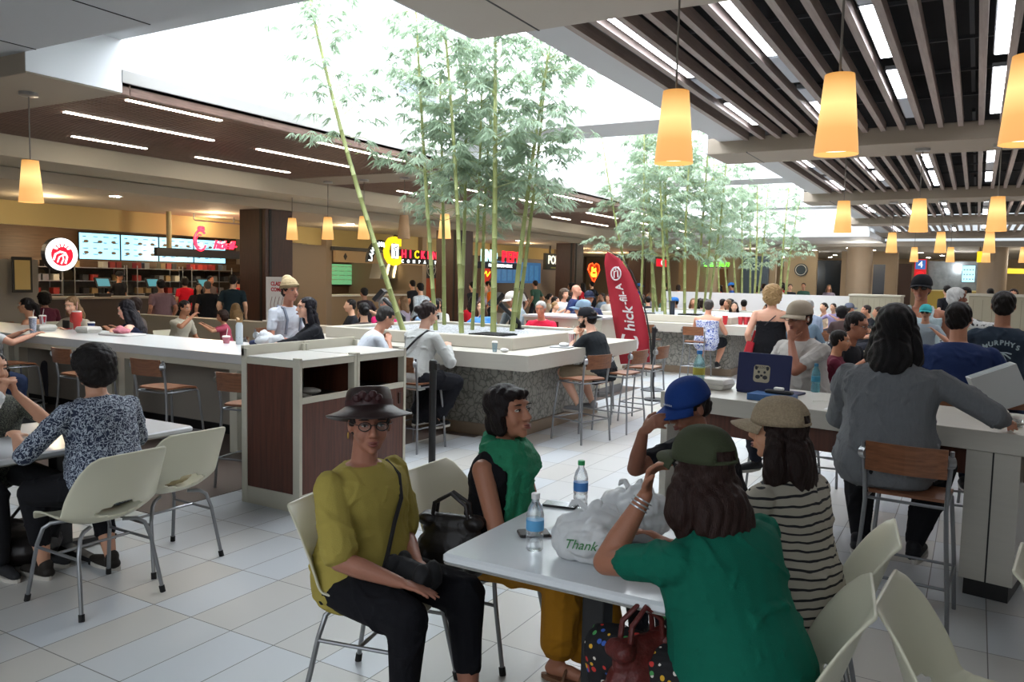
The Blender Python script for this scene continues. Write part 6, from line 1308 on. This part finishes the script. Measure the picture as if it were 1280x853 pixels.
water((-1.72, 5.72, .947), 'tall water bottle with blue cap and yellow label on the oak table', cap='1f6fb8', lab='a8a03c', liq='8fc4cc', sc_=1.35)
water((-.97, 6.08, .947), 'small teal water bottle beside the laptop person elbow', cap='2f6f8c', lab='2f7f98', liq='6fb4c4')
t = thing('smartphone', 'smartphone with bright screen lying beside the water bottle', 'phone', (-1.33, 2.72, TZ), R(-62)); B().rbox(-.037, .037, -.075, .075, 0, .009, .01).build('case', mat('phone_case', '5a3a34', .5), t); b = B(); b.rbox(-.033, .033, -.068, .05, .009, .0095, .008); b.build('screen', mat('phone_screen', 'b4bac2', .1, emit='aab2bc', es=.25), t)
t = thing('wallet', 'black folded wallet under the phone on the front table', 'wallet', (-1.42, 2.66, TZ), R(-50)); B().rbox(-.04, .04, -.06, .06, 0, .012, .01).build('wallet_body', mat('black_leather', '1a1614', .5), t)
t = thing('smartphone', 'dark phone at the far left corner of the front table', 'phone', (-1.51, 3.07, TZ), R(-80)); B().rbox(-.037, .037, -.075, .075, 0, .009, .01).build('case', BLACK, t); B().rbox(-.034, .034, -.07, .07, .009, .0095, .008).build('screen', mat('phone_glass', '20262c', .08), t)
BAGM = mat('white_plastic_bag', 'd3d5d6', .45, alpha=.93, sss=0)
def plastic_bag(loc, r, h, label, seed, rz=0, txt=None):
    t = thing('plastic_bag', label, 'bag', loc, R(rz)); g = np.random.default_rng(seed); p = Pr()
    p.e((0, 0, h*.42), (r, r*.82, h*.42)); p.e((r*.3, r*.1, h*.5), (r*.6, r*.6, h*.38)); p.e((-r*.35, -r*.1, h*.36), (r*.62, r*.6, h*.36)); p.c((0, 0, h*.7), (.02, .01, h*.98), r*.3, r*.1)
    def sc_(v):
        n = v-np.array([0, 0, h*.4]); n /= np.linalg.norm(n, axis=1, keepdims=True)+1e-6; d = np.zeros(len(v))
        for q in range(9):
            k = g.normal(0, 1, 3); k *= g.uniform(22, 60)/np.linalg.norm(k); d += np.abs(np.sin(v @ k+g.random()*6+2*np.sin(v[:, q % 3]*30)))*.0055
        v = v+n*(d-.015)[:, None]; v[:, 2] = np.maximum(v[:, 2], .001); return v
    p.fuse('bag_body', .005, BAGM, t, 2, sc_)
    for sx in (-1, 1): b = B(); b.tube([(sx*.02, 0, h*.9), (sx*.05, .01, h*1.02), (sx*.075, .02, h*.97), (sx*.09, .02, h*.88)], [.012, .010, .012, .004], 6); b.build('knot_ear', BAGM, t, smooth=True)
    if txt: text('print', txt, .045, mat('green_print', '2f7a3c', .6), face_M((.03, -r*.93, h*.42), (.1, -1, .1)), t, depth=.003, shear=.35)
    return t
plastic_bag((-1.13, 2.55, TZ), .125, .19, 'white plastic carrier bag with green script, nearest on the front table', 3, 10, 'Thank you')
plastic_bag((-1.10, 2.86, TZ), .14, .20, 'white knotted plastic bag behind the one with green script', 8, -20)
# handbags
def handbag(loc, rz, w, d, h, m, label, name='handbag', handles=True, parent_cat='bag'):
    t = thing(name, label, parent_cat, loc, R(rz)); p = Pr()
    for x in (-1, 1):
        for y in (-1, 1): p.e((x*w*.36, y*d*.25, .06), (w*.16, d*.3, .06)); p.e((x*w*.33, y*d*.12, h*.9), (w*.14, d*.2, h*.12))
    p.e((0, 0, h*.4), (w*.5, d*.5, h*.42)); p.e((0, 0, h*.72), (w*.42, d*.32, h*.3)); p.c((-w*.34, 0, h*.9), (w*.34, 0, h*.9), d*.2, d*.2)
    def sc_(v): v = v.copy(); v[:, 2] = np.maximum(v[:, 2], .002); return v
    p.fuse('bag_body', .006, m, t, 3, sc_, .004, 35, 6)
    if handles:
        for y in (-1, 1): b = B(); b.tube([(-w*.25, y*d*.15, h*.92), (-w*.22, y*d*.15, h*1.2), (0, y*d*.1, h*1.38), (w*.22, y*d*.15, h*1.2), (w*.25, y*d*.15, h*.92)], .009, 7); b.build('handle', m, t, smooth=True)
    b = B(); b.tube([(-w*.34, 0, h*.985), (w*.34, 0, h*.985)], .004, 5); b.build('zip', mat('brass', '9a7a3a', .35, .8), t); return t
BL = mat('black_bag_leather', '1b1615', .5, bump=.2, bscale=50)
handbag((-1.90, 2.81, .45), 12, .33, .15, .25, BL, 'black leather handbag on the chair between the two older people')
handbag((-1.80, 2.40, .535), -10, .22, .12, .09, mat('black_fabric_pouch', '17171a', .8, bump=.3), 'small black crossbody pouch on the lap of the yellow blouse', 'pouch', False)
b = B()
handbag((-.84, 2.30, .36), 60, .26, .16, .26, mat('maroon_snake_bag', '5a1f1b', .5, noise=.5, nscale=60, bump=.5, bscale=60), 'maroon textured bag hanging at the lap of the teal shirt', 'shoulder_bag', True)
t = thing('tote_bag', 'white tote with a big black letter at the bottom by the teal shirt', 'bag', (-.80, 2.12, 0), R(25)); B().rbox(-.13, .13, -.06, .06, 0, .40, .03).build('bag_body', mat('white_canvas', 'b9b5ac', .8, bump=.3), t); text('big_letter', 'X', .22, BLACK, face_M((-.03, -.062, .26), (0, -1, 0)), t, depth=.003, shear=.2, bold=.006); text('letters', 'LAS VEGAS', .05, BLACK, face_M((.10, -.062, .2), (0, -1, 0), R(90)), t, depth=.003)
for x in (-.06, .06): B().tube([(x, -.05, .39), (x, -.03, .5), (x, .03, .5), (x, .05, .39)], .008, 6).build('handle', mat('tote_handle', 'a8a49a', .8), t)
# left table and the empty chair
t = thing('patterned_bag', 'cream bag with red flowers on the seat of the empty cream chair', 'bag', (-4.12, 3.03, .455), R(88)); p = Pr(); p.e((0, 0, .045), (.17, .15, .045)); p.e((.06, 0, .06), (.1, .12, .05)); p.fuse('bag_body', .007, voro('cream_red_flowers', 'b3a687', 'a83c40', 9, .8, .12, 'F1', soft=.03), t, 3, None, .004, 40, 2)
t = thing('napkin_pile', 'crumpled white napkins on the left table', 'napkins', (-4.66, 3.13, TZ)); p = Pr(); p.e((0, 0, .03), (.12, .09, .03)); p.e((.04, .03, .045), (.08, .06, .03)); p.e((-.05, 0, .045), (.06, .05, .03)); p.fuse('paper', .006, mat('white_paper', 'd8d8d6', .8), t, 1, lambda v: np.column_stack([v[:, 0], v[:, 1], np.maximum(v[:, 2], .001)]), .008, 60, 5)
t = thing('pen', 'blue pen lying beside the napkins', 'pen', (-4.42, 2.98, TZ), R(30)); B().cyl((-.06, 0, .005), (.06, 0, .005), .0045).build('barrel', mat('blue_plastic', '1f3fa0', .4), t); B().cyl((.06, 0, .005), (.072, 0, .005), .003, .001).build('tip', STEEL, t)
t = thing('napkin', 'white napkin around the food held by the eating person', 'napkin', (-4.70, 2.40, .94)); p = Pr(); p.e((0, 0, .05), (.045, .05, .05)); p.fuse('paper', .005, MC['white_paper'], t, 1, None, .008, 60, 7)
t = thing('black_bag', 'black bag slumped on the floor under the left table', 'bag', (-4.75, 2.55, 0)); p = Pr(); p.e((0, 0, .11), (.24, .2, .11)); p.e((-.1, 0, .16), (.12, .12, .08)); p.fuse('bag_body', .01, BL, t, 3, None, .01, 25, 9); B().tube([(-.1, -.05, .2), (-.1, .05, .30), (.08, .05, .28), (.1, 0, .18)], .01, 6).build('handle', BL, t)
t = thing('backpack', 'dark blue backpack hanging at the far left under the counter', 'bag', (-5.45, 3.5, 0)); p = Pr(); p.e((0, 0, .25), (.18, .12, .25)); p.e((0, -.08, .16), (.14, .07, .12)); p.fuse('bag_body', .01, mat('navy_nylon', '232a36', .7), t, 3, None, .006, 25, 9); B().tube([(-.05, 0, .48), (0, 0, .54), (.05, 0, .48)], .01, 6).build('handle', BLACK, t)
# left counter clutter
CZ = .952
def cup(loc, m, label, h=.13, straw=True, r=.042, group=None, lid=True):
    t = thing('paper_cup', label, 'cup', loc, 0, group); B().lathe([(r*.72, 0), (r*.74, .004), (r, h-.006), (r*1.03, h)], 20).build('cup_body', m, t, smooth=True)
    if lid: B().lathe([(r*1.06, h-.004), (r*1.06, h+.004), (r*.9, h+.010), (r*.85, h+.012)], 20).build('lid', WHITE, t)
    if straw: B().cyl((0, 0, h), (.012, .01, h+.09), .0035).build('straw', WHITE, t)
    return t
cup((-9.52, 5.3, CZ), voro('blue_white_dots', '1f2f5c', 'c8ccd6', 70, .5, .12), 'tall navy cup with white pattern at the left end of the counter', .19)
cup((-10.3, 5.86, CZ), stripes('red_white_blue_cup', 'd0d0d4', 'b02034', .028, .4, 0), 'striped red, white and blue cup left of the red tumbler', .16)
cup((-9.56, 6.04, CZ), mat('navy_cup', '243a6c', .5), 'small navy cup right of the red tumbler', .10, False)
t = thing('tumbler', 'big red insulated tumbler with a handle and straw on the left counter', 'tumbler', (-9.83, 6.02, CZ)); m = mat('coral_red', 'c43a34', .35); B().lathe([(.038, 0), (.04, .006), (.045, .09), (.062, .12), (.062, .22), (.058, .225)], 24).build('body', m, t, smooth=True); B().tube([(-.05, 0, .20), (-.12, 0, .19), (-.13, 0, .10), (-.05, 0, .08)], .012, 8).build('handle', m, t, smooth=True); B().lathe([(.055, .222), (.055, .235), (.04, .24)], 20).build('lid', WHITE, t); B().cyl((0, 0, .23), (.02, 0, .36), .005).build('straw', mat('pink_straw', 'd8a8a0'), t)
def clam(loc, rz, label, w=.22, d=.22, open_=False, group=None):
    t = thing('food_box', label, 'container', loc, R(rz), group); m = mat('white_foam', 'd2d0c8', .6)
    def tray(z0, z1, r0, r1): return [[(x*r*w/2, y*r*d/2, z) for x, y in ((-1, -1), (1, -1), (1, 1), (-1, 1))] for r, z in ((r0, z0), (r1, z1))]
    b = B(); b.loft(tray(0, .038, .82, 1.0)); b.build('base', m, t, bevel=.006)
    if not open_: b = B(); b.loft(tray(.04, .075, 1.0, .84)); b.build('lid', m, t, bevel=.006)
    else: b = B(); M = Matrix.Translation((0, d/2, .04)) @ Matrix.Rotation(R(70), 4, 'X'); b.loft([[M @ (Vector(p)+Vector((0, d/2, 0))) for p in r] for r in tray(0, .03, 1.0, .84)]); b.build('lid', m, t)
    return t
clam((-9.3, 5.84, CZ), 8, 'white foam food box closed beside the red tumbler'); clam((-9.95, 5.68, CZ), -6, 'white food box in front of the striped cup')
t = thing('food_tray', 'white paper tray with pink wrapping in front of the navy tank top', 'tray', (-8.7, 5.88, CZ), R(6)); B().rbox(-.24, .24, -.15, .15, 0, .02, .03).build('tray', mat('white_tray', 'cfcbc8', .5), t); p = Pr(); p.e((-.02, 0, .05), (.11, .08, .035)); p.e((-.06, .02, .07), (.05, .05, .035)); p.fuse('pink_wrapper', .006, mat('pink_paper', 'c47884', .7, noise=.3, nscale=20), t, 1, None, .008, 60, 4)
t = thing('phone_stand', 'black phone and case lying before the blonde person', 'phone', (-10.08, 6.03, CZ)); B().box(-.06, .06, -.01, .01, 0, .11).build('phone', BLACK, t); B().rbox(-.08, .08, -.04, .04, 0, .01).build('red_mat', mat('red_mat', 'a02030'), t)
t = thing('flask', 'tall white bottle with dark marks and a tan stopper on the counter end', 'bottle', (-6.82, 5.97, CZ)); B().lathe([(.036, 0), (.038, .005), (.038, .2), (.03, .225), (.022, .235)], 20).build('body', voro('white_dark_marks', 'c4ccd0', '3a4250', 22, .4, .05, 'F1'), t, smooth=True); b = B(); b.prism([(-.03, .235), (.03, .235), (.05, .275), (.0, .26), (-.03, .285)], .03, 1, -.015); b.build('stopper', mat('tan_stopper', 'b08a5c', .6), t)
cup((-7.0, 5.95, CZ), mat('pink_white_cup', 'c87884', .5, noise=.4, nscale=30), 'small pink and white cup beside the tall white bottle', .07)
t = thing('jacket_pile', 'white and navy jacket heaped on the counter before the beanie', 'jacket', (-6.35, 5.95, CZ)); p = Pr(); p.e((0, 0, .06), (.18, .12, .06)); p.e((-.08, .02, .1), (.1, .08, .06)); p.e((.1, 0, .08), (.1, .08, .05)); p.fuse('cloth', .009, mat('pale_jacket', 'bfc1c4', .85), t, 2, None, .014, 30, 3); p = Pr(); p.e((-.15, -.06, .035), (.07, .05, .035)); p.fuse('navy_lining', .009, mat('navy_cloth', '242c4c', .85), t, 2)
t = thing('carrier_bag', 'blue and black bags on the stool beside the tray station', 'bag', (-5.0, 4.62, .676)); p = Pr(); p.e((0, 0, .05), (.16, .12, .05)); p.e((.05, .02, .09), (.1, .08, .05)); p.fuse('blue_bag', .009, mat('bright_blue_nylon', '2f7fb5', .6), t, 2, None, .01, 30, 3); p = Pr(); p.e((-.1, 0, .12), (.06, .06, .04)); p.fuse('pink_cloth', .009, mat('pink_cloth', 'b56a80', .8), t, 2)
t = thing('backpack', 'black backpack on the floor under the left counter by the tray station', 'bag', (-5.0, 5.35, 0)); p = Pr(); p.e((0, 0, .17), (.2, .15, .17)); p.e((0, -.1, .13), (.15, .08, .1)); p.fuse('bag_body', .01, mat('black_nylon', '18191c', .7), t, 3, None, .006, 25, 9); B().tube([(-.05, 0, .33), (0, 0, .39), (.05, 0, .33)], .01, 6).build('handle', BLACK, t)
# planter bar clutter
cup((-4.05, 8.42, CZ), stripes('red_white_cup', 'd6d2ce', 'a8202c', .02, .45, 0), 'red and white striped cup before the bearded person', .14)
t = thing('food_tray', 'papers and small tray on the planter bar before the bearded person', 'tray', (-4.02, 8.1, CZ), R(10)); B().rbox(-.12, .12, -.1, .1, 0, .012, .02).build('tray', mat('grey_tray', 'aeb0b2', .5), t); p = Pr(); p.e((.02, .02, .03), (.06, .06, .025)); p.fuse('napkin', .005, MC['white_paper'], t, 1, None, .006, 60, 4)
cup((-4.3, 7.1, CZ), mat('clear_blue_cup', '8fb6cc', .1, trans=.6, alpha=.7), 'small clear blue cup with a napkin beside the pale sweatshirt', .10, False, .03)
t = thing('napkin', 'crumpled napkin beside the clear blue cup', 'napkin', (-4.2, 7.13, CZ)); p = Pr(); p.e((0, 0, .022), (.05, .04, .022)); p.fuse('paper', .005, MC['white_paper'], t, 1, None, .006, 60, 4)
t = thing('plastic_bag', 'bright blue bag lying on the far edge of the nearest planter', 'bag', (-6.1, 9.7, CZ)); p = Pr(); p.e((0, 0, .10), (.26, .16, .10)); p.e((.1, 0, .12), (.14, .1, .10)); p.fuse('bag_body', .012, mat('bright_blue_plastic', '2f86d8', .4), t, 2, None, .015, 25, 3); B().tube([(-.05, 0, .18), (0, 0, .26), (.05, 0, .18)], .012, 6).build('handle', MC['bright_blue_plastic'], t)
for i, (x, y, rz, l) in enumerate(((-5.2, 9.2, 60, 'longer black floodlight arm leaning from the gravel of the nearest planter'), (-6.95, 9.0, 20, 'black floodlight rising left in the nearest planter'))):
    t = thing('floodlight', l, 'light', (x, y, 1.05), R(rz)); B().lathe([(.07, 0), (.07, .015)], 16).build('base', BLACK, t); b = B(); b.tube([(0, 0, .01), (0, 0, .08), (-.30, 0, .34)], .03, 8); b.build('arm', BLACK, t); b = B(); M = Matrix.Translation((-.36, 0, .39)) @ Matrix.Rotation(R(-48), 4, 'Y'); b.box(-.10, .10, -.08, .08, -.03, .03, M); b.build('head', BLACK, t)
for i, (x, y) in enumerate(((-4.85, 7.95), (-5.9, 15.5), (-5.0, 15.9))):
    t = thing('rubber_mat', ('black rubber mat on the gravel at the near corner of the nearest planter', 'left black mat on the gravel of the second planter', 'right black mat on the gravel of the second planter')[i], 'mat', (x, y, 1.05)); b = B()
    for k in range(9): b.box(-.2+.045*k, -.17+.045*k, -.2, .2, 0, .025)
    b.box(-.2, .22, -.2, -.18, 0, .02); b.box(-.2, .22, .18, .2, 0, .02); b.build('grille', RUBBER, t)
t = thing('bollard', 'short black post standing in the second planter', 'post', (-5.05, 14.9, 1.05)); B().cyl((0, 0, 0), (0, 0, .28), .05).build('post', mat('dark_blue_post', '1c2430', .5), t); B().lathe([(.06, .28), (.06, .30)], 14).build('cap', BLACK, t)
RC = mat('red_cup', 'c4202c', .45)
cup((-3.95, 14.62, CZ), RC, 'tall red cup on the second planter bar', .17, True, .05); 
pc = cup((-3.75, 14.95, CZ), mat('red_white_print', 'c4303c', .5, noise=.5, nscale=30), 'red and white paper cup in the row of three on the second planter bar', .15, False, .05, 'red and white cups in a row')
for dx in (.14, .28): copy_tree(pc, (-3.75+dx*.6, 14.95+dx*.3, CZ))
t = thing('table_sign', 'small white card sign standing on the far edge of the nearest planter', 'sign', (-6.9, 9.7, CZ), R(10)); B().box(-.09, .09, -.01, .01, 0, .24).build('card', mat('white_card', 'cfcfcf', .6), t); b = B(); b.box(-.06, .06, -.013, -.01, .14, .2); b.box(-.05, .05, -.013, -.01, .05, .1); b.build('print', BLACK, t)
# right table
ang = R(-11)
def RT(u, v, z=.946): return (-1.9+u*math.cos(ang)-v*math.sin(ang), 5.42+u*math.sin(ang)+v*math.cos(ang), z)
t = thing('laptop', 'navy laptop with a bulldog sticker open on the oak table', 'laptop', RT(.58, .38), R(-14)); t.scale = (1.1,)*3; B().rbox(-.18, .18, .0, .25, 0, .014, .01).build('keyboard_base', mat('navy_laptop', '1c2450', .4), t)
M = Matrix.Translation((0, 0, .012)) @ Matrix.Rotation(R(84), 4, 'X')
b = B(); b.rbox(-.18, .18, 0, .25, -.005, .005, .012); o = b.build('lid', MC['navy_laptop'], t); o.matrix_local = M
b = B(); b.rbox(-.16, .16, .02, .235, -.0062, -.005, .004); q = b.build('screen', mat('laptop_screen', '7a8aa0', .2, emit='8ea0b8', es=.4), o)
SM_ = Matrix.Translation((-.01, .12, .0055)) @ Matrix.Rotation(PI, 4, 'Z')
b = B(); b.rbox(-.055, .055, -.055, .055, 0, .001, .02); q = b.build('sticker', mat('sticker_cream', 'a8a08a', .6), o); q.matrix_local = Matrix.Translation((-.01, .12, .0055))
b = B()
for sx in (-1, 1): b.ell((sx*.02, .01, .002), (.009, .009, .002), 8, 5); b.ell((sx*.025, -.022, .002), (.018, .014, .002), 8, 5); b.ell((sx*.038, .035, .002), (.01, .014, .002), 8, 5)
b.ell((0, -.012, .002), (.010, .008, .002), 8, 5); b.build('bulldog_face', mat('sticker_dark', '2a2c34', .6), q)
t2 = text_mesh('BULLDOGS', .02, .001); t2.materials.clear(); t2.materials.append(mat('sticker_dark')); 
oo = bpy.data.objects.new('sticker_letters', t2); C.objects.link(oo); oo.parent = q; oo.matrix_local = Matrix.Translation((0, .04, .0015))
t = thing('book', 'blue box like book with a white label in front of the laptop', 'book', RT(.74, .18), R(-8)); B().rbox(-.14, .14, -.09, .09, 0, .042, .004).build('cover', mat('blue_book', '2f5a8c', .5), t); B().box(.03, .10, -.092, -.09, .006, .034).build('label', mat('white_label', 'cfcfcf', .6), t); b = B(); b.box(.04, .09, -.0935, -.092, .012, .018); b.box(.04, .08, -.0935, -.092, .022, .028); b.build('print', BLACK, t)
t = thing('power_bank', 'black power bank with a white earbud case on the blue book', 'gadget', RT(.77, .22, .989), R(-8)); B().rbox(-.09, .09, -.03, .03, 0, .022, .01).build('power_bank_body', BLACK, t); B().rbox(-.035, .03, -.02, .02, .022, .042, .012).build('earbud_case', WHITE, t)
clam(RT(.20, .42), -10, 'open food clamshell with leftovers beside the tall water bottle', .24, .2)
t = thing('snack_bag', 'crumpled snack paper with brown leftovers behind the food clamshell', 'paper', RT(.36, .66), 0); p = Pr(); p.e((0, 0, .04), (.07, .06, .04)); p.e((.03, .02, .08), (.04, .04, .04)); p.fuse('paper', .006, mat('brown_white_paper', 'a08c7c', .7, noise=.6, nscale=30), t, 1, None, .01, 50, 3)
b = B(); b.tube([(-.05, 0, .0), (0, 0, .1), (.02, .01, .14)], .006, 5); b.build('fork', WHITE, t)
t = thing('cable', 'white charging cable curled on the oak table beside the blue book', 'cable', RT(1.05, .36)); b = B(); b.tube([(-.1, 0, .004), (-.05, .05, .004), (.02, .06, .004), (.08, .02, .004), (.05, -.05, .004), (.12, -.08, .004), (.2, -.03, .004)], .003, 5); b.build('wire', WHITE, t, smooth=True); B().box(.19, .215, -.035, -.02, 0, .008).build('plug', WHITE, t)
t = thing('paper_sheet', 'bright white paper sheet on the oak table left of the grey linen shirt', 'paper', RT(1.22, .13), R(-8)); B().box(-.10, .10, -.07, .07, 0, .002).build('sheet', mat('bright_paper', 'eeeeee', .6), t)
t = thing('paper_bag', 'white paper bag tilted open on the table right of the grey linen shirt', 'bag', RT(2.0, .68), R(12)); b = B(); M = Matrix.Rotation(R(-24), 4, 'Y'); vs = []
b.box(-.13, .13, -.07, .07, .0, .24, Matrix.Translation((0, 0, .055)) @ M); b.build('bag_body', mat('white_bag_paper', 'b4b8b8', .7), t); b = B(); b.box(-.12, .12, -.06, .06, .2405, .2415, Matrix.Translation((0, 0, .055)) @ M); b.build('opening', mat('bag_shadow', '8c9494', .9), t)
t = thing('glove', 'blue glove worn by the person in the navy short sleeved shirt', 'glove', RT(2.32, .62, 1.0)); p = Pr(); p.c((0, 0, 0), (.0, .0, .09), .04, .045); p.e((0, 0, -.01), (.04, .04, .03)); p.fuse('cuff', .007, mat('blue_nitrile', '2458b0', .5), t, 2)
t = thing('sauce_cup', 'clear small plastic cup on the table near the outstretched hand', 'cup', RT(2.12, .3)); B().lathe([(.03, 0), (.04, .035), (.042, .037)], 18).build('cup_body', CLEAR, t, smooth=True); B().lathe([(.03, .012), (.035, .016)], 14).build('sauce', mat('sauce', '8a7a5a', .4), t)
clam(RT(2.28, .2), 10, 'flat food box half under the outstretched hand', .2, .16)
t = thing('baseball_cap', 'black cap with white script lying at the right edge of the oak table', 'cap', RT(2.62, .38), R(120)); cap_hat(Matrix.Translation((0, 0, -.025)), cloth('17171a'), t, name='cap_body'); text('script', 'Sac', .05, WHITE, face_M((.0, -.121, .055), (0, -1, .3)), t, depth=.004, shear=.3)
t = thing('seat_cloth', 'folded blue cloth on the stool under the palm tree tee', 'cloth', (.19, 7.50, .676)); B().rbox(-.18, .18, -.17, .16, 0, .035, .04).build('cloth', mat('denim_blue', '2c5f94', .8), t)
bpy.data.scenes.remove(TS)
